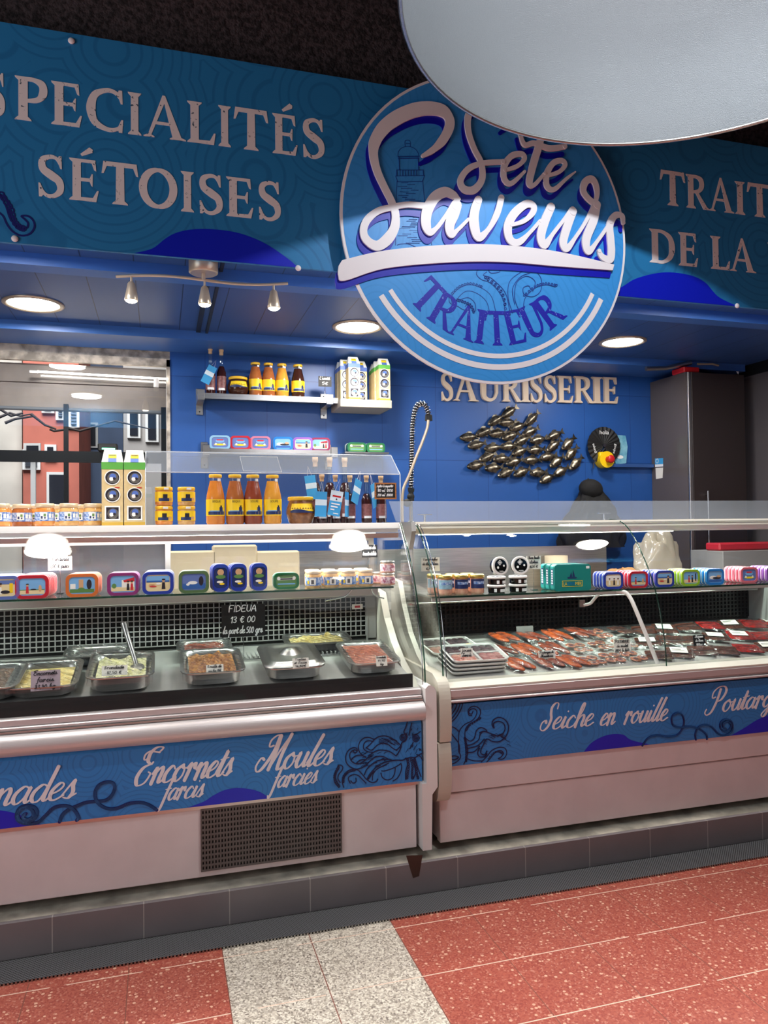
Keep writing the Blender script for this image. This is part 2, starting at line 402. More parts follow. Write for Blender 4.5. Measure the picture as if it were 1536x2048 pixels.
    def prism(s, prof, axis, a, b):                            # profile polygon swept along an axis ('X': prof is (y,z); 'Y': (x,z); 'Z': (x,y))
        if axis == 'X': T = lambda u, v, d: Vector((a if d else b, u, v))
        elif axis == 'Y': T = lambda u, v, d: Vector((u, a if d else b, v))
        else: T = lambda u, v, d: Vector((u, v, a if d else b))
        n = len(prof); tri = geometry.tessellate_polygon([[Vector((p[0], p[1], 0)) for p in prof]])
        vs = [T(p[0], p[1], 1) for p in prof]+[T(p[0], p[1], 0) for p in prof]
        fs = [tuple(f) for f in tri]+[tuple(i+n for i in f[::-1]) for f in tri]+[(i, (i+1) % n, (i+1) % n+n, i+n) for i in range(n)]
        return s._add(vs, fs)
    def text(s, string, T, h, width=None, t=.0006, align=0):
        key = string
        if key not in TXT:
            cu = bpy.data.curves.new('t', 'FONT'); cu.body = string; cu.resolution_u = 3
            ob = bpy.data.objects.new('t', cu); COL.objects.link(ob)
            dg = bpy.context.evaluated_depsgraph_get(); me = bpy.data.meshes.new_from_object(ob.evaluated_get(dg))
            V = [v.co.copy() for v in me.vertices]; F = [tuple(p.vertices) for p in me.polygons]
            TXT[key] = (V, F); bpy.data.objects.remove(ob); bpy.data.curves.remove(cu); bpy.data.meshes.remove(me)
        V, F = TXT[key]
        if not V: return s
        x0 = min(v.x for v in V); x1 = max(v.x for v in V); sc = h/.69; sx = sc if width is None else width/(x1-x0)
        off = -(x1-x0)*sx*align
        return s._add([T((v.x-x0)*sx+off, v.y*sc, t) for v in V], F)
TXT = {}
ORG = {}
def build(mb, name, parent=None, origin=None, smooth_angle=None):
    if parent is not None: og = ORG[parent.name]
    elif origin is not None: og = Vector(origin)
    else:
        xs = [p.x for p in mb.v]; ys = [p.y for p in mb.v]; zs = [p.z for p in mb.v]
        og = Vector(((min(xs)+max(xs))/2, (min(ys)+max(ys))/2, min(zs)))
    me = bpy.data.meshes.new(name); me.from_pydata([p-og for p in mb.v], [], mb.f)
    for mn in mb.mats: me.materials.append(MATS[mn])
    me.polygons.foreach_set('material_index', mb.mi); me.polygons.foreach_set('use_smooth', mb.sm); me.update()
    o = bpy.data.objects.new(name, me); COL.objects.link(o); ORG[o.name] = og
    if parent is not None: o.parent = parent
    else: o.location = og
    return o
def tag(o, label=None, cat=None, group=None, kind=None):
    if label: o['label'] = label
    if cat: o['category'] = cat
    if group: o['group'] = group
    if kind: o['kind'] = kind
    return o
def empty(name, loc=(0, 0, 0), label=None, cat=None, group=None):
    o = bpy.data.objects.new(name, None); COL.objects.link(o); o.location = loc; o.empty_display_size = .05
    ORG[o.name] = Vector(loc); return tag(o, label, cat, group)
def copy_tree(o, parent=None):
    c = o.copy(); COL.objects.link(c); ORG[c.name] = ORG[o.name]
    if parent is not None: c.parent = parent
    for ch in list(KIDS.get(o.name, [])):
        cc = copy_tree(ch, c); KIDS.setdefault(c.name, []).append(cc)
    return c
KIDS = {}
PROTO = {}
def inst(key, fn, name, label, cat, loc, rz=0, group=None, rot=None, scale=None):    # build one, then copy the thing and each part
    if key not in PROTO:
        r = empty(name); fn(r); PROTO[key] = r
        def reg(o):
            KIDS[o.name] = [c for c in bpy.data.objects if c.parent == o]
            for c in KIDS[o.name]: reg(c)
        reg(r)
    else:
        r = copy_tree(PROTO[key])
        for k in ('label', 'category', 'group'):
            if k in r: del r[k]
    r.location = loc; r.rotation_euler = rot if rot is not None else (0, 0, rz)
    r.scale = (1, 1, 1) if not scale else (scale,)*3 if isinstance(scale, (int, float)) else scale
    return tag(r, label, cat, group)
def struct(mb, name, origin=(0, 0, 0)): return tag(build(mb, name, None, origin), kind='structure')
def wallT(Y): return lambda u, v, d=0: Vector((u, Y-d, v))
def px(pts, Y, ox=0, oy=0, s=1.0): return [(q.x, q.z) for q in (at(ox+p[0]*s, oy+p[1]*s, Y) for p in pts)]

# ---------------------------------------------------------------- lettering
def stem(a, b, lo=0, hi=1, sf=.09, top=True, bot=True):
    p = []
    if bot: p += [(a-sf, lo), (b+sf, lo), (b+sf*.9, lo+.03), (b+.01, lo+.09)]
    else: p += [(a, lo), (b, lo)]
    if top: p += [(b+.01, hi-.09), (b+sf*.9, hi-.03), (b+sf, hi), (a-sf, hi), (a-sf*.9, hi-.03), (a-.01, hi-.09)]
    else: p += [(b, hi), (a, hi)]
    if bot: p += [(a-.01, lo+.09), (a-sf*.9, lo+.03)]
    return p
def glyph(ch):
    P = []; B = []            # polygons, ribbons (points, widths)
    if ch == 'I': P = [stem(.1, .28)]; w = .38
    elif ch in 'EÉ':
        P = [stem(.1, .28), [(.2, 1), (.64, 1), (.66, .74), (.61, .76), (.55, .92), (.2, .93)], [(.2, .55), (.5, .55), (.55, .66), (.58, .66), (.57, .36), (.54, .38), (.5, .47), (.2, .47)],
             [(.2, 0), (.66, 0), (.72, .27), (.68, .27), (.58, .09), (.2, .08)]]; w = .72
        if ch == 'É': P += [[(.28, 1.12), (.50, 1.30), (.58, 1.25), (.57, 1.18), (.32, 1.07)]]
    elif ch == 'L': P = [stem(.1, .28), [(.2, 0), (.66, 0), (.70, .28), (.66, .28), (.56, .09), (.2, .08)]]; w = .70
    elif ch == 'T': P = [stem(.31, .49, top=False), [(.02, 1.02), (.78, 1.02), (.82, .72), (.77, .73), (.70, .91), (.10, .91), (.03, .73), (-.02, .72)]]; w = .80
    elif ch == 'A': P = [[(.06, 0), (.13, 0), (.45, .86), (.46, 1.03), (.40, 1.03)], [(.40, 1.03), (.46, 1.03), (.84, 0), (.63, 0)], [(.24, .32), (.62, .32), (.60, .39), (.26, .39)], [(-.02, 0), (.22, 0), (.22, .025), (.12, .07), (.08, .07), (-.02, .025)], [(.56, 0), (.92, 0), (.92, .025), (.80, .07), (.66, .07), (.56, .025)]]; w = .90
    elif ch == 'O': B = [([(.44+.36*math.cos(2*PI*k/12), .5+.45*math.sin(2*PI*k/12)) for k in range(12)], 'O')]; w = .88
    elif ch == 'C': B = [([(.72, .80), (.62, .93), (.44, .96), (.2, .82), (.12, .5), (.2, .18), (.46, .04), (.66, .08), (.76, .2)], [.05, .09, .10, .15, .19, .15, .10, .08, .05])]; P = [[(.69, 1.0), (.76, 1.0), (.77, .68), (.73, .68), (.66, .90)], [(.69, 0), (.76, 0), (.78, .30), (.74, .30), (.66, .1)]]; w = .78
    elif ch == 'S': B = [([(.54, .80), (.46, .94), (.30, .96), (.14, .86), (.16, .66), (.34, .53), (.52, .40), (.55, .18), (.40, .04), (.22, .05), (.09, .22)], [.05, .08, .10, .15, .18, .20, .18, .15, .10, .08, .05])]; P = [[(.52, 1.0), (.58, 1.0), (.59, .70), (.55, .70), (.48, .90)], [(.06, 0), (.12, 0), (.2, .08), (.09, .32), (.05, .32)]]; w = .62
    elif ch == 'P': P = [stem(.1, .28)]; B = [([(.2, .95), (.42, .95), (.60, .86), (.62, .66), (.50, .50), (.22, .45)], [.09, .10, .17, .18, .12, .07])]; w = .70
    elif ch == 'R': P = [stem(.1, .28), [(.34, .5), (.46, .5), (.80, .07), (.88, .03), (.88, 0), (.66, 0)]]; B = [([(.2, .95), (.42, .95), (.58, .86), (.60, .68), (.48, .53), (.22, .49)], [.09, .10, .17, .17, .12, .07])]; w = .88
    elif ch == 'D': P = [stem(.1, .28)]; B = [([(.2, .95), (.45, .94), (.68, .78), (.74, .5), (.68, .22), (.45, .05), (.2, .05)], [.09, .10, .15, .19, .15, .10, .09])]; w = .86
    elif ch == 'U': P = [stem(.1, .28, lo=.3, bot=False), stem(.62, .71, lo=.3, bot=False)]; B = [([(.19, .34), (.22, .15), (.40, .05), (.58, .13), (.665, .34)], [.18, .16, .12, .09, .09])]; w = .80
    elif ch == 'M': P = [stem(.1, .18), stem(.80, .98), [(.1, 1), (.28, 1), (.56, .2), (.5, 0)], [(.98, 1), (.84, 1), (.50, .02), (.53, .18)]]; w = 1.08
    return P, B, w
def serif(mb, ch, x0, x1, z0, h, T, t=.0015, bold=1.0):
    P, B, w = glyph(ch); ks = (x1-x0)/w
    T2 = lambda u, v, d=0: T(x0+u*ks, z0+v*h, d)
    for p in P: mb.poly(p, T2, t)
    for pts, ws in B:
        if ws == 'O': mb.rib(pts, 1, T2, t, 6, True, pen=lambda d: .09+.10*abs(d.y))
        else: mb.rib(pts, [q*bold for q in ws], T2, t, 6, caps=False)
# single-line cursive hand: strokes in units of the x-height
H = {
 'a': (1.0, [[(.75, .85), (.45, 1), (.12, .65), (.1, .25), (.35, 0), (.65, .3), (.8, .97), (.75, .3), (.88, .02), (1.12, .25)]]),
 'b': (.9, [[(0, .2), (.35, 1.3), (.4, 1.9), (.25, 1.9), (.15, 1.2), (.15, .2), (.4, 0), (.68, .3), (.62, .8), (.4, .95), (.7, .85), (.95, .9)]]),
 'c': (.8, [[(.7, .8), (.45, 1), (.12, .6), (.15, .15), (.45, 0), (.9, .25)]]),
 'd': (1.0, [[(.75, .85), (.45, 1), (.12, .65), (.1, .25), (.35, 0), (.65, .3), (.88, 2)], [(.88, 2), (.77, .35), (.9, .02), (1.12, .25)]]),
 'e': (.78, [[(.05, .35), (.5, .55), (.65, .85), (.42, 1), (.12, .6), (.15, .15), (.45, 0), (.88, .25)]]),
 'f': (.62, [[(.66, 1.72), (.54, 2.0), (.38, 1.75), (.28, .6), (.22, -.5), (.06, -.85), (-.08, -.6)], [(.02, .95), (.62, 1.02)]]),
 'g': (1.0, [[(.75, .85), (.45, 1), (.12, .65), (.1, .25), (.35, 0), (.65, .3), (.8, .97), (.72, -.4), (.45, -.85), (.22, -.65), (.5, -.25), (1.12, .25)]]),
 'h': (1.0, [[(0, .2), (.4, 1.3), (.45, 1.9), (.3, 1.95), (.2, 1.4), (.18, 0)], [(.18, 0), (.28, .65), (.58, 1), (.77, .75), (.74, .2), (.87, .02), (1.1, .25)]]),
 'i': (.52, [[(0, .25), (.22, 1), (.18, .3), (.3, .02), (.58, .25)], [(.3, 1.38), (.31, 1.42)]]),
 'j': (.5, [[(.25, 1), (.22, -.4), (.05, -.8), (-.1, -.5), (.5, .25)], [(.3, 1.38), (.31, 1.42)]]), 'w': (1.2, [[(0, .9), (.25, 0), (.5, .8), (.75, 0), (1.05, .95)]]),
 'k': (.9, [[(0, .2), (.4, 1.4), (.35, 1.95), (.2, 1.3), (.15, 0)], [(.7, .95), (.2, .45), (.5, .3), (.7, 0), (.95, .25)]]),
 'l': (.52, [[(0, .25), (.42, 1.3), (.5, 2)], [(.5, 2), (.2, .6), (.2, .12), (.32, .02), (.58, .25)]]),
 'm': (1.35, [[(-.02, .6), (.15, 1), (.2, .7), (.18, 0)], [(.18, 0), (.26, .65), (.52, 1), (.63, .75), (.6, 0)], [(.6, 0), (.68, .65), (.94, 1), (1.06, .75), (1.03, .2), (1.16, .02), (1.42, .25)]]),
 'n': (.95, [[(-.02, .6), (.15, 1), (.2, .7), (.18, 0)], [(.18, 0), (.27, .65), (.56, 1), (.7, .75), (.68, .2), (.8, .02), (1.05, .25)]]),
 'o': (.92, [[(.5, 1), (.14, .72), (.1, .25), (.4, 0), (.7, .3), (.68, .75), (.42, 1), (.62, .78), (.95, .8)]]),
 'p': (.9, [[(0, .4), (.2, 1), (.15, .2), (.1, -.9)], [(.15, .4), (.4, 1), (.7, .75), (.6, .1), (.25, .05), (.95, .25)]]),
 'q': (.9, [[(.75, .85), (.45, 1), (.12, .65), (.1, .25), (.35, 0), (.65, .3), (.78, .97), (.72, -.9), (1.0, .2)]]),
 'r': (.80, [[(-.02, .75), (.17, 1.05), (.2, .6), (.15, 0)], [(.17, .45), (.34, .92), (.52, 1.02), (.58, .74)]]),
 's': (.68, [[(0, .2), (.38, 1.08), (.42, .75), (.56, .35), (.42, .02), (.12, .1)], [(.42, .02), (.78, .25)]]),
 't': (.55, [[(0, .25), (.32, 1.65), (.22, .3), (.36, .02), (.64, .25)], [(.02, 1.05), (.6, 1.15)]]),
 'u': (.95, [[(-.02, .4), (.15, 1), (.12, .3), (.32, 0), (.6, .3), (.75, 1), (.7, .3), (.82, .02), (1.05, .25)]]),
 'v': (.8, [[(0, .8), (.15, .95), (.3, 0), (.65, .95), (.85, .85)]]), 'x': (.8, [[(.05, .95), (.65, 0)], [(.65, .95), (.05, 0)]]),
 'y': (.9, [[(0, .8), (.15, 1), (.15, .3), (.35, .05), (.65, .4), (.72, 1), (.6, -.6), (.3, -.8), (.9, .2)]]), 'z': (.75, [[(.05, .95), (.62, .95), (.05, 0), (.7, .05)]]),
 'A': (1.1, [[(0, 0), (.5, 1.7), (.9, 0)], [(.2, .6), (.8, .6)]]), 'B': (1.0, [[(.1, 0), (.15, 1.7), (.7, 1.4), (.2, .9), (.8, .5), (.1, 0)]]), 'D': (1.1, [[(.1, 0), (.15, 1.7), (.8, 1.2), (.8, .4), (.1, 0)]]),
 'F': (.95, [[(.8, 1.7), (.1, 1.65), (.1, 0)], [(.1, .9), (.6, .9)]]), 'I': (.4, [[(.15, 0), (.18, 1.7)]]), 'L': (.85, [[(.12, 1.7), (.1, .05), (.75, .05)]]), 'U': (1.0, [[(.1, 1.7), (.1, .4), (.45, 0), (.8, .4), (.85, 1.7)]]), 'T': (1.0, [[(0, 1.65), (.95, 1.7)], [(.45, 1.65), (.42, 0)]]), 'O': (1.1, [[(.5, 1.7), (.1, 1.2), (.1, .4), (.5, 0), (.9, .4), (.9, 1.3), (.5, 1.7)]]), 'R': (1.0, [[(.1, 0), (.1, 1.7), (.7, 1.4), (.15, .85), (.8, 0)]]), 'G': (1.1, [[(.85, 1.4), (.5, 1.7), (.1, 1), (.3, .1), (.85, .2), (.85, .8), (.5, .8)]]),
 'E': (1.35, [[(1.18, 1.95), (1.35, 2.2), (.85, 2.25), (.5, 1.95), (.55, 1.45), (.9, 1.25), (1.0, 1.35)], [(.95, 1.25), (.4, 1.05), (.18, .5), (.45, 0), (.95, .1), (1.15, .6), (.95, .75)], [(.55, 1.6), (.2, 1.55), (.12, 1.85), (.4, 2.05), (.75, 2.0), (1.2, 1.92)]]),
 'M': (2.1, [[(.75, 1.6), (.45, 1.55), (.4, 1.95), (.75, 2.25), (1.05, 2.15)], [(1.0, 2.2), (.95, 1.2), (.55, .2), (.2, 0), (-.02, .35), (.15, .85), (.4, .75)], [(1.05, 2.2), (1.12, 1.2), (1.05, .05)], [(1.05, .05), (1.45, 1.3), (1.85, 2.25)], [(1.85, 2.25), (1.68, 1.0), (1.72, .1), (1.9, .02), (2.15, .25)]]),
 'S': (1.15, [[(1.08, 1.7), (1.02, 2.12), (.72, 2.2), (.50, 1.85), (.60, 1.35), (.80, .85), (.72, .25), (.40, -.05), (.06, .15), (.04, .6), (.30, .8), (.42, .6)]]),
 'P': (1.55, [[(.75, 2.0), (.72, 1.0), (.5, .1), (.12, -.15), (-.15, .05), (-.1, .35)], [(.45, 1.35), (.15, 1.3), (.1, 1.8), (.5, 2.2), (1.1, 2.2), (1.4, 1.75), (1.15, 1.1), (.75, .95)]]),
 '0': (.9, [[(.4, 1.6), (.1, 1.1), (.12, .3), (.4, 0), (.7, .4), (.7, 1.2), (.4, 1.6)]]), '1': (.55, [[(.05, 1.1), (.35, 1.6), (.3, 0)]]), '2': (.85, [[(.1, 1.2), (.4, 1.6), (.65, 1.2), (.05, .05), (.75, .05)]]),
 '3': (.85, [[(.1, 1.5), (.5, 1.55), (.6, 1.1), (.25, .85), (.65, .5), (.4, 0), (.05, .15)]]), '4': (.85, [[(.5, 1.6), (.05, .5), (.75, .5)], [(.5, .9), (.48, 0)]]), '5': (.85, [[(.65, 1.6), (.15, 1.55), (.12, .95), (.6, .85), (.6, .2), (.1, .05)]]),
 '6': (.85, [[(.6, 1.6), (.15, .8), (.15, .15), (.6, .1), (.6, .7), (.15, .6)]]), '7': (.8, [[(.05, 1.55), (.65, 1.6), (.2, 0)]]), '8': (.85, [[(.4, .85), (.1, 1.3), (.45, 1.6), (.65, 1.25), (.1, .4), (.4, 0), (.68, .4), (.4, .85)]]), '9': (.85, [[(.6, 1.2), (.3, 1.6), (.1, 1.1), (.5, .9), (.6, 1.3), (.45, 0)]]),
 '€': (.9, [[(.75, 1.4), (.4, 1.6), (.15, .8), (.4, 0), (.75, .2)], [(0, 1.0), (.6, 1.0)], [(0, .65), (.55, .65)]]), ',': (.3, [[(.15, .1), (.05, -.3)]]), '/': (.7, [[(.05, -.2), (.6, 1.7)]]), ' ': (.6, []), '-': (.6, [[(.1, .6), (.5, .6)]]), "'": (.3, [[(.15, 1.7), (.1, 1.4)]]), '.': (.3, [[(.1, .05), (.12, .08)]])}
for _a, _b, _s in (('é', 'e', [(.35, 1.25), (.65, 1.6)]), ('è', 'e', [(.3, 1.6), (.6, 1.25)]), ('à', 'a', [(.3, 1.6), (.6, 1.25)])): H[_a] = (H[_b][0], H[_b][1]+[_s])
H['Ê'] = (1.0, [[(.8, 1.65), (.12, 1.6), (.1, .05), (.8, .05)], [(.1, .85), (.6, .9)]])
for _c in 'CNHVJKW': H[_c] = (H.get(_c.lower(), H['n'])[0]*1.25, [[(x*1.25, y*1.6) for x, y in st] for st in H.get(_c.lower(), H['n'])[1]])
def script_w(txt): return sum(H[c][0] for c in txt)
def script(mb, txt, x0, z0, s, T, shear=.42, wmin=.10, wmax=.30, width=None, t=.0012, n=5, rise=0):
    k = s if width is None else width/script_w(txt); x = 0
    for c in txt:
        adv, st = H[c]
        for stroke in st:
            pts = [(x0+(x+p[0])*k+p[1]*s*shear, z0+p[1]*s+rise*(x+p[0])*k) for p in stroke]
            mb.rib(pts, 1, T, t, n, pen=(lambda d: s*(wmin+(wmax-wmin)*max(0, -d.y)**1.2+(wmax-wmin)*.25*max(0, d.y))))
        x += adv
    return x*k
# ================================================================ THE SETTING
YW, ZC = 5.0, 2.75
YB, YS = 2.70, 2.65            # banner plane, round sign plane
def grate_mat():
    m, nt, b = _new('grate'); L = nt.links
    tc = N(nt, 'ShaderNodeTexCoord'); se = N(nt, 'ShaderNodeSeparateXYZ'); L.new(tc.outputs['Object'], se.inputs[0])
    o = []
    for ax in 'XY':
        k = N(nt, 'ShaderNodeMath', operation='MULTIPLY'); k.inputs[1].default_value = 2*PI/.0125; L.new(se.outputs[ax], k.inputs[0])
        s_ = N(nt, 'ShaderNodeMath', operation='SINE'); L.new(k.outputs[0], s_.inputs[0]); o.append(s_)
    p = N(nt, 'ShaderNodeMath', operation='MULTIPLY'); L.new(o[0].outputs[0], p.inputs[0]); L.new(o[1].outputs[0], p.inputs[1])
    g = N(nt, 'ShaderNodeMath', operation='GREATER_THAN'); g.inputs[1].default_value = .12; L.new(p.outputs[0], g.inputs[0])
    mx = N(nt, 'ShaderNodeMixRGB'); mx.inputs[1].default_value = lin((92, 92, 95)); mx.inputs[2].default_value = lin((8, 8, 8)); L.new(g.outputs[0], mx.inputs[0])
    L.new(mx.outputs[0], b.inputs['Base Color']); b.inputs['Roughness'].default_value = .5
grate_mat()
struct(MB('terrazzo').box((-4, -4, -.1), (6.5, 5.2, 0)), 'floor')
f = MB('plinth_tile'); f.box((-3.5, 3.02, 0), (5.5, 3.04, .133)); f.m('plinth_top').box((-3.5, 3.0401, 0), (5.5, 4.1, .1335))
struct(f, 'trim_1')                                            # tiled plinth under the counters
g = MB('grate'); g.box((-3.5, 2.862, .0), (5.5, 3.012, .006)); g.m('steel')
for i in range(420): g.box((-1.2+i*.0125, 2.8575, 0), (-1.2+i*.0125+.0062, 2.863, .008))
g.m('black').box((-3.5, 3.012, 0), (5.5, 3.02, .004))
tag(build(g, 'drain_grate'), 'long dark perforated drain grate set in the floor along the grey plinth', 'drain')
st = MB('plinth_stain' if mat('plinth_stain', (58, 44, 38), .3) else '')
st.poly(px([(812, 1711), (845, 1710), (838, 1752), (826, 1756)], 3.0195), wallT(3.0195), .0006)
tag(build(st, 'water_stain'), 'dark drip stain running down the grey plinth tile between the counters', 'stain')
struct(MB('fascia_dark').box((-4, 2.84, 2.80), (6.5, 2.95, 4.7)), 'wall_fascia')
struct(MB('black_foam').box((-4, -4, 4.7), (6.5, 2.95, 4.8)), 'ceiling')
struct(MB('soffit_boards').box((-3.5, 2.84, ZC), (5.5, 5.2, ZC+.05)), 'ceiling_stall', (.11, 0, 0))
struct(MB('beam_blue').box((-3.5, 3.50, 2.697), (5.5, 3.60, ZC)), 'trim_2')
struct(MB('beam_blue').box((-3.5, 4.64, 2.697), (4.25, 4.999, ZC)), 'trim_3')
struct(MB('black').box((.21, 2.96, 2.738), (.235, 4.63, 2.7499)).box((.265, 2.96, 2.735), (.28, 4.63, 2.7499)), 'trim_4')   # dark cable slot
WX = .062
w = MB('wall_boards'); w.box((WX, YW, 0), (5.5, YW+.12, 2.9))
struct(w, 'wall_back')
w = MB('wall_boards'); w.box((-3.5, YW, 0), (WX, YW+.12, .95)); struct(w, 'wall_back_low')
struct(MB('grey_wall').box((4.27, 2.84, 0), (4.4, YW, 2.66)).m('black').box((4.262, 4.40, 0), (4.27, 4.412, 2.62)), 'wall_right')
struct(MB('black').box((4.28, 2.84, 2.66), (4.4, YW, 2.75)), 'trim_5')  # black strip stands in for the shadow gap above the right wall
# window with its dirty white frame, lowered shutter and dark bars
wz = at(170, 712, YW).z
f = MB('window_paint' if mat('window_paint', (206, 194, 180), .6, var=.35, vscale=14) else '')
f.box((-3.5, YW+.01, wz-.02), (WX, YW+.11, 2.75)).box((WX-.022, YW-.012, .95), (WX, YW+.11, wz)).box((-3.5, YW-.012, wz-.045), (WX, YW+.02, wz+.005)).box((-3.5, YW+.02, .95), (WX, YW+.11, .99))
struct(f, 'window_1')
sh = MB('shutter' if mat('shutter', (190, 172, 158), .5, var=.10, vscale=5) else '')
z1 = at(170, 818, YW+.09).z; zm = at(170, 770, YW+.07).z
sh.box((-3.4, YW+.06, zm+.004), (WX-.025, YW+.10, wz-.05)).box((-3.4, YW+.065, z1), (WX-.025, YW+.10, zm-.002)).m('grey_plastic').box((-3.4, YW+.055, z1-.02), (WX-.025, YW+.10, z1), .005)
tag(build(sh, 'roller_shutter'), 'beige roller shutter lowered a third of the way inside the window', 'shutter')
tl_ = empty('window_glint_bar', at(205, 750, 4.97), 'thin glowing white bar standing in for a reflection across the top of the window', 'light')  # emissive bar imitates a bright line reflected in the window glass
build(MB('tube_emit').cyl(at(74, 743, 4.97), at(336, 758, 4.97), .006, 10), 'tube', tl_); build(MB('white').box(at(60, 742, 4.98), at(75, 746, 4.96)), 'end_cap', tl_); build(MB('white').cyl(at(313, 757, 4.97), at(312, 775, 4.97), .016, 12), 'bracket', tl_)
g = MB('window_glass').box((-3.4, YW+.03, .99), (WX-.024, YW+.036, wz-.045)); struct(g, 'window_2')
b = MB('black')
for a, c in (((127, 815), (137, 908)),):
    p, q = at(*a, YW+.045), at(*c, YW+.045); b.box((p.x, YW+.04, .99), (q.x, YW+.055, z1+.02))
p = at(300, 905, YW+.045); q = at(300, 927, YW+.045); b.box((-3.4, YW+.038, q.z), (WX-.03, YW+.054, p.z)); p = at(322, 830, YW+.045); b.box((p.x, YW+.038, .99), (WX-.026, YW+.056, z1+.02))
struct(b, 'window_3')
# the street beyond the window
struct(MB('asphalt' if mat('asphalt', (110, 106, 104), .9, var=.2) else '').box((-14, 5.2, -.2), (8, 16, -.1)), 'floor_street')
def facade(name, c, pxl, pxr, Y, top, label, wins, dep=1.5):
    mn = 'render_'+name; mat(mn, c, .85, var=.12, vscale=2); e = empty(name, (at(pxl, 900, Y).x, Y, -.1), label, 'building')
    x0 = at(pxl, 900, Y).x; x1 = at(pxr, 900, Y).x
    build(MB(mn).box((x0, Y, -.1), (x1, Y+dep, top)), 'wall', e)
    for (a, b_, c_, d, kind) in wins:
        p = at(a, b_, Y); q = at(c_, d, Y); wv = MB('paper'); wv.box((p.x-.03, Y-.05, q.z-.03), (q.x+.03, Y, p.z+.03)); wo = build(wv, 'window', e)
        m2 = MB(kind)
        if kind == 'shut_blue':
            n = 8
            for k in range(n): m2.box((p.x, Y-.085, q.z+(p.z-q.z)*k/n+.01), (q.x, Y-.05, q.z+(p.z-q.z)*(k+1)/n-.01))
        else: m2.box((p.x, Y-.07, q.z), (q.x, Y-.05, p.z))
        build(m2, 'shutter' if kind == 'shut_blue' else 'pane', wo)
    return e
mat('shut_blue', (120, 132, 150), .6); mat('dark_pane', (38, 40, 48), .2)
facade('cream_house', (226, 216, 200), -260, 44, 9.4, 6, 'cream rendered house at the left of the street beyond the window', [])
facade('pink_house', (206, 116, 96), 46, 158, 9.2, 6, 'salmon pink house seen through the window left of the black bar', [(52, 905, 76, 935, 'shut_blue'), (96, 895, 108, 915, 'dark_pane'), (90, 800, 104, 822, 'shut_blue'), (118, 800, 126, 836, 'shut_blue'), (143, 800, 154, 852, 'shut_blue'), (100, 950, 130, 1060, 'dark_pane')])
facade('blue_house', (110, 128, 158), 160, 246, 11.2, 6, 'blue grey house seen through the window behind the green light', [(180, 850, 192, 892, 'dark_pane')])
facade('stone_house', (176, 168, 160), 247, 420, 9.3, 6, 'pale stone house at the right edge of the window view', [(260, 820, 276, 872, 'dark_pane'), (296, 822, 312, 880, 'dark_pane')])
tr = MB('bark' if mat('bark', (70, 60, 56), .9) else '')
for L_ in ([(-10, 838), (20, 826), (40, 832), (62, 828)], [(0, 818), (22, 832), (46, 826)], [(62, 828), (90, 850), (112, 858)], [(10, 846), (30, 838), (70, 832)], [(136, 856), (160, 862), (230, 842), (300, 858)], [(100, 858), (108, 862), (160, 856)]):
    tr.tube([at(a, b_, 7.4) for a, b_ in L_], [.014-.0028*k for k in range(len(L_))], 6)
tr.tube([at(-8, 838, 7.4), at(-12, 980, 7.4), Vector((at(-14, 980, 7.4).x, 7.4, -.1))], [.03, .04, .05], 8)
tag(build(tr, 'bare_tree'), 'bare tree with thin twisting branches outside the window', 'tree')
s = empty('street_sign', at(66, 905, 7.0), 'white framed sign board standing outside the window', 'sign')
T = wallT(7.0); P = px([(48, 887), (82, 887), (82, 906), (48, 908)], 7.0)
build(MB('paper').poly(P, T, .03), 'frame', s); build(MB('dark_pane').poly(px([(54, 892), (78, 892), (78, 906), (54, 908)], 7.0), wallT(6.969), .004), 'panel', s)
p0 = at(66, 906, 7.0); build(MB('paper').box((p0.x-.02, 7.0, -.1), (p0.x+.02, 7.03, p0.z)), 'post', s)
rt = empty('router_box', at(214, 900, YW-.05), 'small black box with a green light bar behind the tall gift boxes', 'device')
p, q = at(197, 889, YW-.03), at(236, 905, YW-.03)
build(MB('black').box((p.x, YW-.10, q.z), (q.x, YW-.012, p.z), .006), 'case', rt)
mat('green_led', (120, 240, 190), .4, emit=2.5)
build(MB('green_led').box((at(204, 897, YW-.1).x, YW-.103, at(210, 899, YW-.1).z), (at(230, 897, YW-.1).x, YW-.1, at(210, 896, YW-.1).z)), 'light_bar', rt)

# ================================================================ PENDANT, DOWNLIGHTS, TRACK SPOTS
PX_, PY_, PZ_ = 1.39, 1.61, 2.96
pl = empty('pendant_lamp', (PX_, PY_, PZ_), 'very large brushed grey metal dome pendant lamp hanging close overhead', 'lamp')
mat('lamp_in', (100, 104, 108), .42, .25, bump=.25, bscale=420); mat('lamp_out', (120, 122, 126), .4, .7)
prof = [(.815, 0), (.80, .10), (.765, .22), (.70, .36), (.60, .48), (.46, .60), (.30, .68), (.14, .72), (.06, .74)]
build(MB('lamp_in').lathe([(r-.004, z+.002) for r, z in prof], (PX_, PY_, PZ_), 96, capb=False, capt=False).m('lamp_out').lathe([(r, z) for r, z in prof], (PX_, PY_, PZ_), 96, capb=False).m('steel').tube([Vector((PX_+.815*math.cos(a), PY_+.815*math.sin(a), PZ_)) for a in [2*PI*k/96 for k in range(96)]], .007, 8, True), 'shade', pl)
build(MB('bulb_emit').ball((PX_, PY_, PZ_+.56), .05), 'bulb', pl)
build(MB('black').cyl((PX_, PY_, PZ_+.61), (PX_, PY_, PZ_+.75), .045), 'socket', pl)
build(MB('black').cyl((PX_, PY_, PZ_+.74), (PX_, PY_, 4.7), .008), 'cord', pl)
point('pendant_bulb', (PX_, PY_, PZ_+.49), 54, .03, (.90, .96, 1))
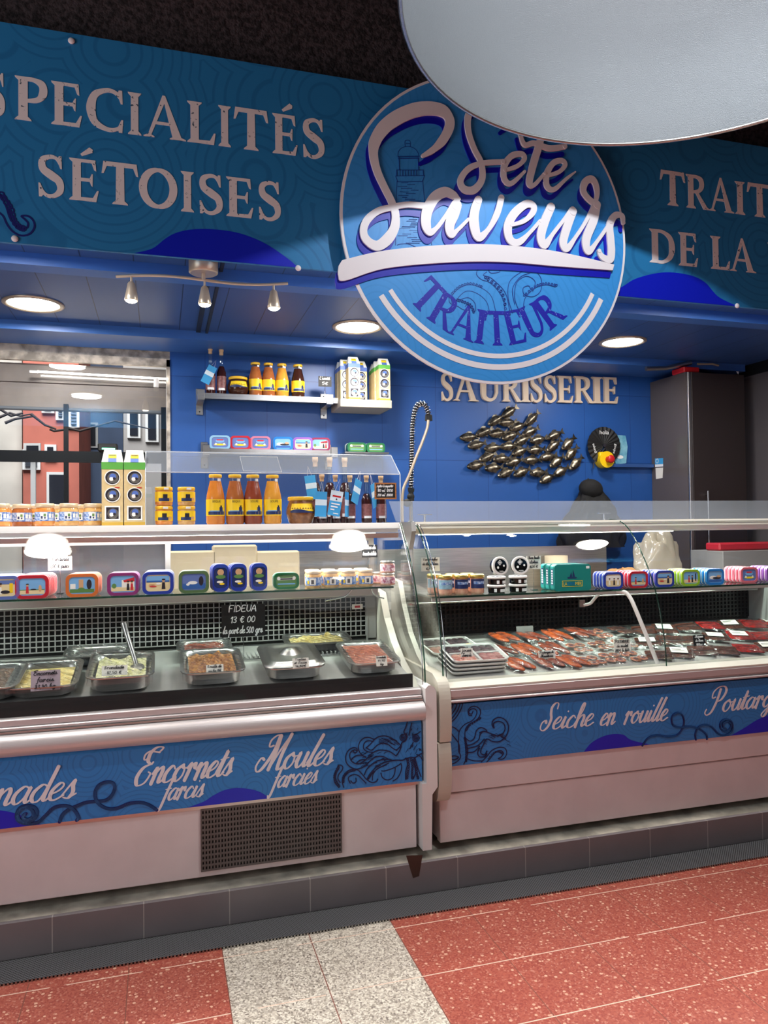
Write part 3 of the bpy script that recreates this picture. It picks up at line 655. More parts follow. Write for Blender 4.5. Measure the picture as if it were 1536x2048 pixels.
def downlight(r):
    build(MB('nickel').lathe([(.150, 0), (.152, -.006), (.138, -.012), (.128, -.008), (.126, 0)], (0, 0, 0), 40, capb=False, capt=False), 'rim', r)
    build(MB('lamp_emit').lathe([(.127, -.004), (.06, -.0055), (0.001, -.006)], (0, 0, 0), 40, capb=False), 'diffuser', r)
for i, (a, b_, lb) in enumerate(((67, 607, 'round recessed ceiling light at the far left of the blue soffit'), (715, 653, 'round recessed ceiling light just left of the round sign'), (1245, 683, 'round recessed ceiling light right of the round sign'))):
    p = atz(a, b_, ZC); inst('downlight', downlight, 'ceiling_light', lb, 'light', (p.x, p.y, ZC), group='recessed ceiling lights')
    area('ceiling_light_glow', (p.x, p.y, ZC-.02), .24, (17, 17, 8)[i], (1, .96, .9))
for x_, lb in ((-.62, 'left recessed ceiling light hidden behind the banner'), (1.15, 'middle recessed ceiling light hidden behind the round sign'), (2.92, 'right recessed ceiling light hidden behind the banner')):
    inst('downlight', downlight, 'ceiling_light', lb, 'light', (x_, 3.02, ZC), group='recessed ceiling lights of the front row')
    area('ceiling_light_glow', (x_, 3.02, ZC-.02), .24, 17, (1, .96, .9))
def track(r):
    build(MB('nickel').lathe([(.064, 0), (.064, -.052), (.056, -.057)], (0, 0, 0), 32).cyl((0, 0, -.057), (0, 0, -.085), .009), 'canopy', r)
    zr = lambda x: -.085-.012*math.sin(x/.375*PI)
    build(MB('nickel').tube([Vector((x/12*.375, 0, zr(x/12*.375))) for x in range(-12, 13)], .0065, 10), 'rail', r)
    for x in (-.31, .005, .31):
        z = zr(x)
        s_ = MB('nickel'); s_.cyl((x, 0, z), (x, 0, z-.030), .005)
        s_.lathe([(.009, -.028), (.016, -.036), (.021, -.062), (.026, -.088), (.029, -.108), (.027, -.112)], (x, -.003, z), 20)
        so = build(s_, 'spotlight', r)
        build(MB('bulb_emit').lathe([(.025, -.1125), (.017, -.118), (.001, -.120)], (x, -.003, z), 20, capb=False), 'bulb', so)
YTR = 3.42; cp = at(407, 560, YTR)
inst('track', track, 'track_spotlight', 'brushed nickel wavy ceiling bar carrying three small spotlights', 'light', (cp.x, YTR, ZC), rz=-.13)
c2 = at(1184, 640, YTR); c2.x -= .305
inst('track', track, 'track_spotlight', 'nickel spotlight bar hidden behind the round sign, one tip showing', 'light', (c2.x, YTR+.04, ZC), rz=-.13)
for q in (cp, c2):
    for x in (-.32, 0, .32): spot('track_spot_glow', (q.x+x, YTR-.13*x, ZC-.225), (q.x+x, YTR+.5, 1.0), 3.0, 80, .02, .5, (1, .9, .75))

# ================================================================ BANNERS
T = wallT(YB); ZB0, ZB1 = 2.503, 3.236
def banner(name, x0, x1, label):
    e = empty(name, (x0, YB, ZB0), label, 'banner')
    build(MB('banner_print').box((x0, YB, ZB0), (x1, YB+.012, ZB1)), 'board', e); return e
bl = banner('banner_sign', -1.5, 1.235, 'blue banner reading SPECIALITÉS SÉTOISES left of the round sign')
br = banner('banner_sign', 1.237, 4.1, 'shaded blue banner reading TRAITEUR DE LA right of the round sign')
def row(e, spec, ybase, yref, h=None, cap='letter'):
    mb_ = None
    for ch, a, c in spec:
        x0, x1 = at(a, yref(a), YB).x, at(c, yref(c), YB).x
        m_ = MB('letter_worn'); serif(m_, ch, x0, x1, ybase, h, T); build(m_, cap, e)
z_of = lambda x, y: at(x, y, YB).z
s5 = .5
L1 = [('S', -62, 18), ('P', 57, 187), ('E', 203, 328), ('C', 340, 493), ('I', 510, 567), ('A', 577, 740), ('L', 747, 862), ('I', 872, 925), ('T', 938, 1070), ('É', 1088, 1190), ('S', 1205, 1295)]
L1 = [('E', -98, -36)]+[(c, a*s5, b*s5) for c, a, b in L1]
z0 = (z_of(45, 242)+z_of(620, 314))/2; z1_ = (z_of(45, 152)+z_of(620, 238))/2
row(bl, L1, z0, lambda x: 200+.13*x, z1_-z0)
L2 = [('S', 145, 253), ('É', 275, 395), ('T', 410, 550), ('O', 558, 707), ('I', 722, 777), ('S', 790, 888), ('E', 903, 1013), ('S', 1028, 1120)]
z0 = (z_of(97, 395)+z_of(535, 440))/2; z1_ = (z_of(97, 309)+z_of(535, 364))/2
row(bl, [(c, a*s5, b*s5) for c, a, b in L2], z0, lambda x: 340+.1*x, z1_-z0)
k = .22526
R1 = [('T', 582, 795), ('R', 805, 1010), ('A', 1012, 1225), ('I', 1238, 1330), ('T', 1352, 1565), ('E', 1590, 1740), ('U', 1760, 1930), ('R', 1945, 2140)]
z0 = (z_of(1340, 412)+z_of(1515, 432))/2; z1_ = (z_of(1340, 345)+z_of(1515, 367))/2
row(br, [(c, 1190+a*k, 1190+b*k) for c, a, b in R1], z0, lambda x: 380, z1_-z0)
R2 = [('D', 480, 715), ('E', 738, 912), ('L', 1022, 1195), ('A', 1197, 1420), ('M', 1530, 1800), ('E', 1820, 1980), ('R', 2000, 2200)]
z0 = (z_of(1300, 526)+z_of(1490, 543))/2; z1_ = (z_of(1310, 459)+z_of(1490, 479))/2
row(br, [(c, 1190+a*k, 1190+b*k) for c, a, b in R2], z0, lambda x: 500, z1_-z0)
zb = ZB0+.001
wv = px([(305, 497), (330, 478), (352, 466), (385, 459), (430, 459), (480, 467), (530, 487), (575, 517), (596, 536)], YB); wv = [(wv[0][0]-.06, zb)]+wv; wv[-1] = (wv[-1][0], zb)
build(MB('wave_blue').poly([(q.x, q.y) for q in catmull([(a, c, 0) for a, c in wv], 5)], T, .001), 'wave_shape', bl)
wv = px([(1228, 588), (1245, 573), (1270, 558), (1310, 547), (1345, 545), (1385, 552), (1410, 565), (1425, 582), (1440, 596), (1475, 612)], YB); wv[0] = (wv[0][0]-.04, zb); wv[-1] = (wv[-1][0], zb)
build(MB('wave_blue').poly([(q.x, q.y) for q in catmull([(a, c, 0) for a, c in wv], 5)], T, .001), 'wave_shape', br)
def inkline(mb, pts, Y, w, s=(0, 0, 1), closed=False, T=None, t=.0012, n=6): mb.rib(px(pts, Y, *s), w, T or wallT(Y), t, n, closed)
def suckers(mb, pts, Y, r, s, n, lay=.0014):
    C = catmull([(a, c, 0) for a, c in px(pts, Y, *s)], 8); st_ = max(1, len(C)//n)
    for i in range(0, len(C), st_): mb.ring(C[i].x, C[i].y, r*.55, r, wallT(Y), lay, 10)
ink = MB('navy_ink'); S5 = (0, 30, .26042)
inkline(ink, [(-40, 1500), (20, 1540), (55, 1610), (100, 1665), (165, 1695), (230, 1680), (265, 1630), (255, 1580), (215, 1545), (165, 1545), (190, 1570), (215, 1600), (205, 1635), (160, 1640), (125, 1610), (95, 1550), (70, 1470), (30, 1400), (-20, 1370)], YB, .006, S5)
suckers(ink, [(10, 1380), (50, 1440), (85, 1500), (100, 1570), (140, 1625), (175, 1640)], YB, .011, S5, 9)
inkline(ink, [(0, 1385), (45, 1470), (75, 1560), (120, 1620)], YB, .005, S5)
build(ink, 'tentacle_drawing', bl)
for a, c, e in ((143, 83, bl), (596, 537, bl), (1473, 612, br), (30, 478, bl)):
    q = at(a, c, YB); build(MB('sign_white').ball((q.x, YB-.004, q.z), (.011, .006, .011), 12, 8), 'screw_cap', e)

# ================================================================ ROUND SIGN
T = wallT(YS); CX, CZ, CRAD = 1.237, 2.702, .602
rs = empty('round_sign', (CX, YS, CZ-CRAD), 'round blue logo sign reading Sète Saveurs Traiteur above the counters', 'sign')
d = MB('sign_white').disc(CX, CZ, CRAD, wallT(YS+.012), .012, 96); d.m('sign_print').disc(CX, CZ, CRAD-.010, wallT(YS), .0006, 96)
build(d, 'disc', rs)
for sx in (-.3, .3): build(MB('white').cyl((CX+sx, YS+.0245, CZ+.2), (CX+sx, YB-.0005, CZ+.2), .012), 'spacer', rs)
# lower border: darker strip and white arcs
def arc(r, a0, a1, w, m_, t=.002):
    pts = [(CX+r*math.sin(R(a0+(a1-a0)*i/40)), CZ-r*math.cos(R(a0+(a1-a0)*i/40))) for i in range(41)]
    return MB(m_).rib(pts, w, T, t, 1, caps=False)
build(arc(.4935, -57, 64, .018, 'sign_white'), 'white_arc', rs); build(arc(.5365, -57, 64, .022, 'sign_white'), 'white_arc', rs)
# TRAITEUR on the curve
letters = [('T', -43.5), ('R', -30.5), ('A', -17.5), ('I', -7.5), ('T', 2.5), ('E', 14.0), ('U', 26.5), ('R', 39.5)]
rb, hh = .452, .132
for ch, an in letters:
    w_ = glyph(ch)[2]*.118
    def TT(u, v, dd=0, an=an):
        a = R(an)
        return Vector((CX+(rb-v)*math.sin(a)+u*math.cos(a), YS-dd, CZ-(rb-v)*math.cos(a)+u*math.sin(a)))
    m_ = MB('traiteur_ink'); serif(m_, ch, -w_/2, w_/2, 0, hh, TT, .0016); build(m_, 'letter', rs)
# lighthouse drawing
S1 = (700, 180, .182292); lh = MB('ink_blue' if mat('ink_blue', (22, 62, 150), .5) else '')
for pts in ([(505, 1240), (515, 1000)], [(820, 1240), (795, 990)], [(500, 945), (815, 940)], [(500, 945), (520, 1005)], [(815, 940), (795, 1005)], [(515, 1010), (795, 1005)], [(510, 880), (800, 880)], [(510, 880), (510, 945)], [(800, 880), (805, 940)], [(535, 745), (540, 880)], [(745, 745), (750, 880)], [(525, 735), (755, 730)], [(530, 755), (755, 750)],
            [(525, 735), (530, 680), (570, 635), (640, 620), (710, 645), (745, 690), (755, 730)], [(605, 620), (605, 560), (655, 560), (660, 620)], [(615, 590), (660, 590)], [(505, 1240), (500, 1700)], [(820, 1240), (895, 1700)], [(520, 1700), (560, 1690), (640, 1690), (720, 1725)]): inkline(lh, pts, YS, .0022, S1, n=4)
for i in range(9): inkline(lh, [(515+30*i, 885), (515+30*i, 940)], YS, .0014, S1, n=1)
random.seed(3)
for i in range(34):
    y = 1020+i*20; x = random.uniform(520, 700); inkline(lh, [(x, y), (x+random.uniform(30, 110)+(i*2), y+random.uniform(-3, 3))], YS, .0013, S1, n=1)
build(lh, 'lighthouse_drawing', rs)
# tentacles drawing (crop frame of the photo at 640,140)
S2 = (640, 140, .4296875); oc = MB('ink_blue')
for pts in ([(610, 1085), (615, 1050), (650, 1015), (700, 1000), (760, 1020), (800, 1060), (820, 1140)], [(635, 1100), (640, 1065), (680, 1030), (730, 1040), (775, 1080), (790, 1140)], [(600, 1060), (605, 1085), (640, 1100), (665, 1115), (690, 1118), (700, 1105), (688, 1092), (675, 1100)], [(650, 1070), (690, 1060), (720, 1085), (725, 1120)],
            [(860, 1140), (855, 1080), (830, 1030), (790, 990), (750, 975), (728, 950), (740, 925), (775, 925), (795, 945), (835, 940), (832, 925)], [(885, 1140), (870, 1060), (850, 1020), (815, 985), (790, 965), (760, 955), (775, 940)],
            [(895, 1130), (875, 1060), (880, 990), (920, 950), (970, 930), (1010, 945), (1030, 980), (1025, 1030), (990, 1055), (950, 1045), (945, 1015), (970, 1005), (980, 1022)], [(925, 1120), (905, 1060), (915, 990), (960, 960), (1000, 985), (990, 1030)], [(945, 1115), (955, 1060), (1000, 1015), (1050, 1000), (1095, 1010)], [(905, 1090), (895, 1020), (930, 965), (975, 945)]): inkline(oc, pts, YS, .0024, S2)
suckers(oc, [(770, 965), (810, 995), (845, 1035), (860, 1090), (865, 1140)], YS, .0062, S2, 11); suckers(oc, [(615, 1040), (650, 1008), (700, 994), (750, 1008)], YS, .005, S2, 11); suckers(oc, [(950, 1050), (1000, 1008), (1050, 994), (1100, 1002)], YS, .005, S2, 9); suckers(oc, [(640, 1070), (670, 1080), (700, 1095), (715, 1125)], YS, .0055, S2, 8)
build(oc, 'tentacle_drawing', rs)
# script lettering, traced strokes; blue shadow first
S3 = (820, 200, .286458)
SV = [  # (points, widths, frame)
 ([(790, 735), (900, 670), (1010, 560), (1080, 420), (1075, 320), (1000, 240), (860, 215), (700, 235), (520, 310), (370, 420), (270, 570), (250, 720), (290, 900), (370, 1080), (445, 1230), (490, 1370), (480, 1520), (400, 1650), (290, 1720), (180, 1660), (140, 1560), (180, 1440), (300, 1340), (450, 1300), (620, 1270), (820, 1285)], [40, 66, 100, 105, 110, 140, 145, 150, 150, 140, 125, 95, 85, 80, 80, 85, 100, 115, 105, 90, 80, 80, 70, 65, 62, 70], S1),
 ([(330, 700), (290, 668), (235, 650), (165, 690), (115, 780), (105, 870), (130, 930), (180, 900), (240, 820), (300, 730)], [34, 60, 70, 74, 74, 70, 50, 30, 28, 36], S3), ([(318, 740), (300, 800), (270, 880), (280, 945), (330, 910), (400, 840)], [76, 76, 70, 52, 26, 22], S3),
 ([(470, 705), (445, 780), (440, 870), (470, 965), (540, 910), (600, 800), (630, 690)], [56, 66, 74, 60, 34, 46, 44], S3),
 ([(700, 880), (790, 850), (850, 790), (850, 745), (800, 735), (720, 800), (675, 890), (690, 980), (750, 1000), (830, 930), (900, 850)], [24, 32, 44, 50, 56, 62, 64, 58, 48, 26, 24], S3),
 ([(975, 755), (930, 860), (905, 960), (930, 1020), (990, 940), (1060, 850), (1125, 775)], [62, 66, 66, 56, 28, 26, 50], S3), ([(1128, 785), (1085, 900), (1060, 1000), (1085, 1045), (1150, 960), (1220, 850), (1290, 700), (1290, 610), (1260, 560), (1215, 580), (1200, 640), (1230, 690), (1290, 740)], [60, 64, 62, 48, 26, 26, 34, 46, 50, 54, 48, 44, 44], S3),
 ([(1295, 740), (1270, 850), (1220, 980), (1235, 1065), (1300, 990), (1390, 860)], [60, 66, 66, 50, 26, 26], S3), ([(1478, 865), (1470, 815), (1420, 815), (1385, 880), (1390, 980), (1395, 1060), (1385, 1120), (1330, 1100), (1310, 1060)], [30, 36, 50, 56, 60, 60, 56, 44, 30], S3),
 ([(600, 60), (520, 40), (450, 50), (400, 120), (400, 230), (440, 350), (490, 450), (495, 560), (440, 635), (370, 630), (345, 570), (400, 490), (500, 450), (640, 440)], [36, 44, 50, 48, 44, 42, 40, 46, 54, 50, 44, 42, 34, 34], S3),
 ([(650, 500), (740, 470), (790, 420), (770, 385), (700, 400), (650, 470), (650, 560), (700, 590), (790, 510)], [22, 30, 34, 36, 42, 46, 44, 34, 22], S3), ([(930, 180), (890, 330), (840, 500), (825, 590), (860, 600), (930, 520)], [48, 54, 54, 50, 30, 22], S3), ([(755, 230), (790, 320), (860, 310), (960, 345), (1070, 335)], [26, 34, 36, 40, 36], S3),
 ([(935, 540), (1030, 510), (1075, 460), (1050, 430), (990, 450), (945, 530), (950, 610), (1000, 630), (1080, 560), (1145, 510)], [22, 30, 34, 36, 42, 46, 44, 34, 24, 12], S3), ([(640, 185), (710, 130), (760, 80)], [26, 34, 30], S3), ([(690, 90), (740, 130)], [26, 26], S3)]
sw_up = [(100, 890), (300, 845), (600, 818), (850, 820), (1100, 850), (1362, 910)]; sw_lo = [(1355, 936), (1100, 918), (850, 898), (600, 900), (300, 928), (112, 985), (82, 960), (84, 915)]
swp = px([(q.x, q.y) for q in catmull([(a, c, 0) for a, c in sw_up], 6)]+[(q.x, q.y) for q in catmull([(a, c, 0) for a, c in sw_lo], 6)], YS, *S2)
mm = YS*1.07/FPX
for nm, mt, off, lay in (('lettering_shadow', 'shadow_blue', (-.010, -.030), .004), ('script_lettering', 'sign_white', (0, 0), .011)):
    m_ = MB(mt); T0 = wallT(YS if off[0] else YS-.0042)
    TO = lambda u, v, dd=0: T0(u+off[0], v+off[1], dd)
    lay_ = .004 if off[0] else .007
    for pts, ws, S in SV: m_.rib(px(pts, YS, *S), [q*S[2]*mm*1.02 for q in ws], TO, lay_, 7)
    m_.poly(swp, TO, lay_+.0005); build(m_, nm, rs)
# ================================================================ REFRIGERATED COUNTERS
GPL = [(3.112, .850), (3.116, .93), (3.136, 1.03), (3.18, 1.16), (3.243, 1.31), (3.31, 1.42), (3.38, 1.51), (3.425, 1.566)]
GPR = [(3.117, .858), (3.122, .93), (3.132, 1.0), (3.168, 1.153), (3.215, 1.272), (3.29, 1.395), (3.385, 1.51), (3.475, 1.566), (3.575, 1.577)]
def curve2(P, n=5): return [(q.x, q.y) for q in catmull([(a, b, 0) for a, b in P], n)]
def curved_glass(prof, x0, x1, e, name='front_glass'):
    C = curve2(prof); n = len(C)-1; m_ = MB('glass')
    m_.sheet(lambda u, v: Vector((x0+(x1-x0)*u, C[round(v*n)][0], C[round(v*n)][1])), 1, n, (0, .005, -.003)); return build(m_, name, e)
def edge_tube(prof, x, e, r=.0035, mt='glass_edge', name='glass_edge'):
    return build(MB(mt).tube([Vector((x, a, b)) for a, b in curve2(prof)], r, 6), name, e)
def end_glass(prof, x, yb, zl, e):
    C = curve2(prof)+[(yb, prof[-1][1]), (yb, zl)]; return build(MB('glass').prism([(a+.006, b) for a, b in C], 'X', x-.003, x+.003), 'end_glass', e)
mat('liner_white', (216, 210, 198), .4); mat('grid_grey', (150, 148, 148), .45); mat('deck_steel', (200, 198, 196), .36, .55, var=.1, vscale=6)
mat('cool_black', (12, 12, 13), .35)
# ---------------------------------------------------------------- left counter
LX0, LX1 = -1.40, 1.083
L = empty('display_counter', (-.15, 3.10, .1335), 'left refrigerated glass counter reading Encornets farcis and Moules farcies', 'counter')
build(MB('panel_white').box((LX0, 3.135, .17), (1.06, 4.05, .80)), 'body', L)
build(MB('panel_white').box((LX0, 3.097, .167), (1.052, 3.134, .438), .003), 'lower_panel', L)
for x_ in (-1.2, -.2, .8): build(MB('black').cyl((x_, 3.35, .1336), (x_, 3.35, .17), .03), 'foot', L)
pp = build(MB('counter_print').box((LX0, 3.086, .452), (1.076, 3.133, .700)).m('sign_print').prism([(3.086, .700), (3.096, .710), (3.133, .710), (3.133, .700)], 'X', LX0, 1.076), 'printed_panel', L)  # folded top edge gets a lighter print, painting in its lit look
build(MB('alu').box((LX0, 3.088, .4385), (1.076, 3.133, .4515)), 'panel_trim', L)
bp_ = [(3.12, .712), (3.085, .716), (3.055, .722), (3.036, .742), (3.034, .765), (3.044, .785), (3.066, .797), (3.12, .800)]
build(MB('alu_rail').prism(curve2(bp_, 4), 'X', LX0, 1.080), 'bumper_rail', L)
build(MB('alu').box((LX0, 3.075, .801), (1.080, 3.134, .808)).m('alu_rail').box((LX0, 3.082, .8085), (1.080, 3.134, .822), .003).box((LX0, 3.090, .8225), (1.080, 3.134, .849), .003), 'upper_trim', L)
build(MB('slate').box((LX0, 3.140, .846), (1.058, 3.152, .905)), 'kick_strip', L)
def deckz(y): return .886+(y-3.16)*.16
build(MB('deck_steel').prism([(3.155, deckz(3.155)), (3.745, deckz(3.745)), (3.745, deckz(3.745)-.012), (3.155, deckz(3.155)-.012)], 'X', LX0, 1.056), 'deck', L)
rk = MB('grid_grey')
for i in range(46): x_ = .12+i*.0204; rk.box((x_, 3.50, deckz(3.5)+.012), (x_+.005, 3.735, deckz(3.5)+.022))
for y_ in (3.50, 3.60, 3.72): rk.box((.115, y_, deckz(3.5)+.007), (1.05, y_+.006, deckz(3.5)+.0125))
build(rk, 'wire_rack', L)
gr = MB('grid_grey'); gx0, gx1, gz0, gz1 = LX0, 1.005, 1.0, 1.196
nx = int((gx1-gx0)/.0262)
for i in range(nx+1): x_ = gx1-i*.0262; gr.box((x_-.0050, 3.715, gz0), (x_, 3.721, gz1))
for j in range(9): z_ = gz0+j*(gz1-gz0)/8; gr.box((gx0, 3.7155, z_-.0024), (gx1, 3.7205, z_+.0024))
gr.box((1.012, 3.713, .985), (1.056, 3.722, 1.205)); gr.box((gx1, 3.71, .97), (1.012, 3.724, 1.21))
build(gr, 'back_grid', L); build(MB('cool_black').box((LX0, 3.745, .80), (1.056, 3.76, 1.2)), 'back_lining', L)
build(MB('alu').box((LX0, 3.66, 1.205), (1.056, 3.75, 1.245), .004), 'shelf_support', L)
for x_ in (.955,): build(MB('paper').box((x_-.025, 3.709, 1.135), (x_+.03, 3.7145, 1.16)).m('red').box((x_-.012, 3.7085, 1.142), (x_+.016, 3.7091, 1.153)), 'warning_label', L)
build(MB('shelf_glass').box((LX0, 3.385, 1.264), (1.05, 3.68, 1.272)).m('glass_edge').box((LX0, 3.380, 1.264), (1.05, 3.3845, 1.272)), 'glass_shelf', L)
for x_ in (.86, .95): build(MB('chrome').tube(catmull([(x_, 3.42, 1.262), (x_-.03+.06*(x_ > .9), 3.46, 1.225), (x_-.10+.2*(x_ > .9), 3.55, 1.2)], 6), .004, 8), 'shelf_hook', L)
build(MB('white').prism([(3.42, 1.545), (3.425, 1.572), (3.86, 1.572), (3.86, 1.545)], 'X', LX0, 1.095).box((LX0, 3.432, 1.525), (1.09, 3.48, 1.544)).m('alu').prism([(3.428, 1.500), (3.420, 1.522), (3.47, 1.522), (3.47, 1.500)], 'X', LX0, 1.09), 'top_ledge', L)
build(MB('tube_emit').cyl((LX0, 3.52, 1.528), (1.0, 3.52, 1.528), .011, 10), 'light_tube', L)
build(MB('alu').box((LX0, 3.86, 1.2), (1.09, 3.885, 1.24)).box((LX0, 3.86, 1.48), (1.09, 3.885, 1.544)).box((.020, 3.858, 1.24), (.045, 3.886, 1.48)).box((1.06, 3.858, 1.24), (1.09, 3.886, 1.48)), 'rear_frame', L)
build(MB('grey_pane').box((-.62, 3.868, 1.24), (.02, 3.874, 1.48)), 'sliding_pane', L); build(MB('acrylic').box((.045, 3.868, 1.24), (1.06, 3.874, 1.48)), 'sliding_pane', L)
area('counter_tube_glow', (-.15, 3.52, 1.510), 2.3, 18, (1, .97, .92), (-.15, 3.50, 0), .03)
curved_glass(GPL, LX0, 1.099, L); end_glass(GPL, 1.102, 3.86, .86, L); edge_tube(GPL, 1.1055, L); edge_tube([(a-.003, b) for a, b in GPL], 1.094, L, .0022, 'chrome', 'glass_seal')
for z_ in (.95, 1.1, 1.25, 1.40): pass
build(MB('liner_white').prism([(3.13, .845), (3.20, .865), (3.35, .925), (3.47, 1.0), (3.58, 1.10), (3.66, 1.22), (3.86, 1.24), (3.86, .845)], 'X', 1.060, 1.094), 'end_wall', L)
def side(x0, x1, z0, z1, r): return [(x0+r, z1), (x0, z1-r), (x0, z0), (x1, z0), (x1, z1-2.2*r), (x1-.6*r, z1-.8*r), (x1-1.8*r, z1)]
build(MB('white').prism(side(1.086, 1.136, .43, .868, .014), 'Y', 3.055, 4.02).prism([(1.066, .45), (1.066, .166), (1.106, .166), (1.112, .40), (1.136, .4295), (1.136, .45)], 'Y', 3.056, 4.02), 'end_panel', L)
gm = MB('alu' if mat('grille_grey', (98, 92, 90), .5, .3) else ''); gm.cur = 0
q0, q1 = at(403, 1617, 3.09), at(403, 1740, 3.09); q2, q3 = at(684, 1590, 3.09), at(680, 1705, 3.09)
ga, gb, gt, gl = (q0.x+q1.x)/2, (q2.x+q3.x)/2, (q0.z+q2.z)/2, (q1.z+q3.z)/2
gb_ = MB('black').box((ga, 3.0955, gl), (gb, 3.0968, gt)); gv = build(gb_, 'vent_grille', L)
gm = MB('grille_grey'); nc, nr = 46, 12
for i in range(nc+1): x_ = ga+(gb-ga)*i/nc; gm.box((x_-.0032, 3.088, gl), (x_+.0032, 3.0935, gt))
for j in range(nr+1): z_ = gl+(gt-gl)*j/nr; gm.box((ga-.003, 3.0875, z_-.0042), (gb+.003, 3.0935, z_+.0042))
build(gm, 'grille_bars', gv)
# ---------------------------------------------------------------- printing on the left counter
YL_ = 3.0858; TL = wallT(YL_)
def pscript(txt, xl, xr, yb, xh, Y, e, sh=.42, wmax=.235, wmin=.075):
    a, b = at(xl, yb[0], Y), at(xr, yb[1], Y); m_ = MB('sign_white'); s_ = xh*(Y*1.04)/FPX
    wd = b.x-a.x-sh*s_*.9
    script(m_, txt, a.x, a.z, s_, wallT(Y), sh, wmin, wmax, wd, .0012, 6, rise=(b.z-a.z)/(b.x-a.x)); return build(m_, 'script_lettering', e)
pscript('Encornets', 262, 470, (1572, 1549), 29, YL_, pp); pscript('farcis', 322, 411, (1602, 1592), 21, YL_, pp)
pscript('Moules', 508, 671, (1544, 1527), 29, YL_, pp); pscript('farcies', 542, 638, (1577, 1564), 21, YL_, pp)
pscript('Limonades', -158, 158, (1630, 1594), 29, YL_, pp)
def wave(pts, Y, e, zb):
    P = px(pts, Y); P[0] = (P[0][0], zb); P[-1] = (P[-1][0], zb)
    build(MB('wave_blue').poly([(q.x, max(q.y, zb)) for q in catmull([(a, b, 0) for a, b in P], 5)], wallT(Y), .0006), 'wave_shape', e)
wave([(375, 1612), (408, 1603), (425, 1592), (450, 1580), (480, 1576), (515, 1582), (540, 1595)], YL_, pp, .4525)
wave([(-160, 1680), (-120, 1640), (-40, 1622), (10, 1622), (50, 1634), (78, 1648), (100, 1648)], YL_, pp, .4525)
def rope(pts, Y, s, e, w=.0125):
    m_ = MB('navy_ink'); P = px(pts, Y, *s); T_ = wallT(Y); m_.rib(P, w, T_, .0016, 8); C = catmull([(a, b, 0) for a, b in P], 10)
    m_.m('rope_light' if mat('rope_light', (48, 100, 160), .5) else '')
    for i in range(1, len(C)-1):
        d = (C[i+1]-C[i-1]).normalized(); n_ = Vector((-d.y, d.x, 0)); a = C[i]-n_*w*.42-d*w*.25; b = C[i]+n_*w*.42+d*w*.25
        m_.rib([(a.x, a.y), (b.x, b.y)], w*.07, T_, .0042, 1, caps=False)
    return build(m_, 'rope_drawing', e)
S6 = (0, 1520, .21484)
rope([(240, 500), (215, 520), (225, 545), (270, 550), (310, 520), (300, 470), (250, 440), (190, 460), (165, 510), (190, 560), (250, 575), (320, 545), (345, 490), (320, 440), (250, 425), (180, 450), (155, 520), (180, 570), (260, 592), (350, 580), (420, 520), (500, 445), (590, 425), (660, 440), (710, 490), (730, 540), (715, 560)], YL_, S6, pp)
rope([(555, 575), (580, 510), (640, 460), (720, 425), (800, 395), (900, 385), (980, 375), (1040, 330), (1068, 260), (1050, 215), (990, 205), (920, 235), (885, 300), (895, 370), (940, 425), (1020, 455), (1100, 445), (1200, 405), (1300, 395), (1380, 415), (1460, 465)], YL_, S6, pp)
S7 = (640, 1420, .143229); oc = MB('dark_ink')
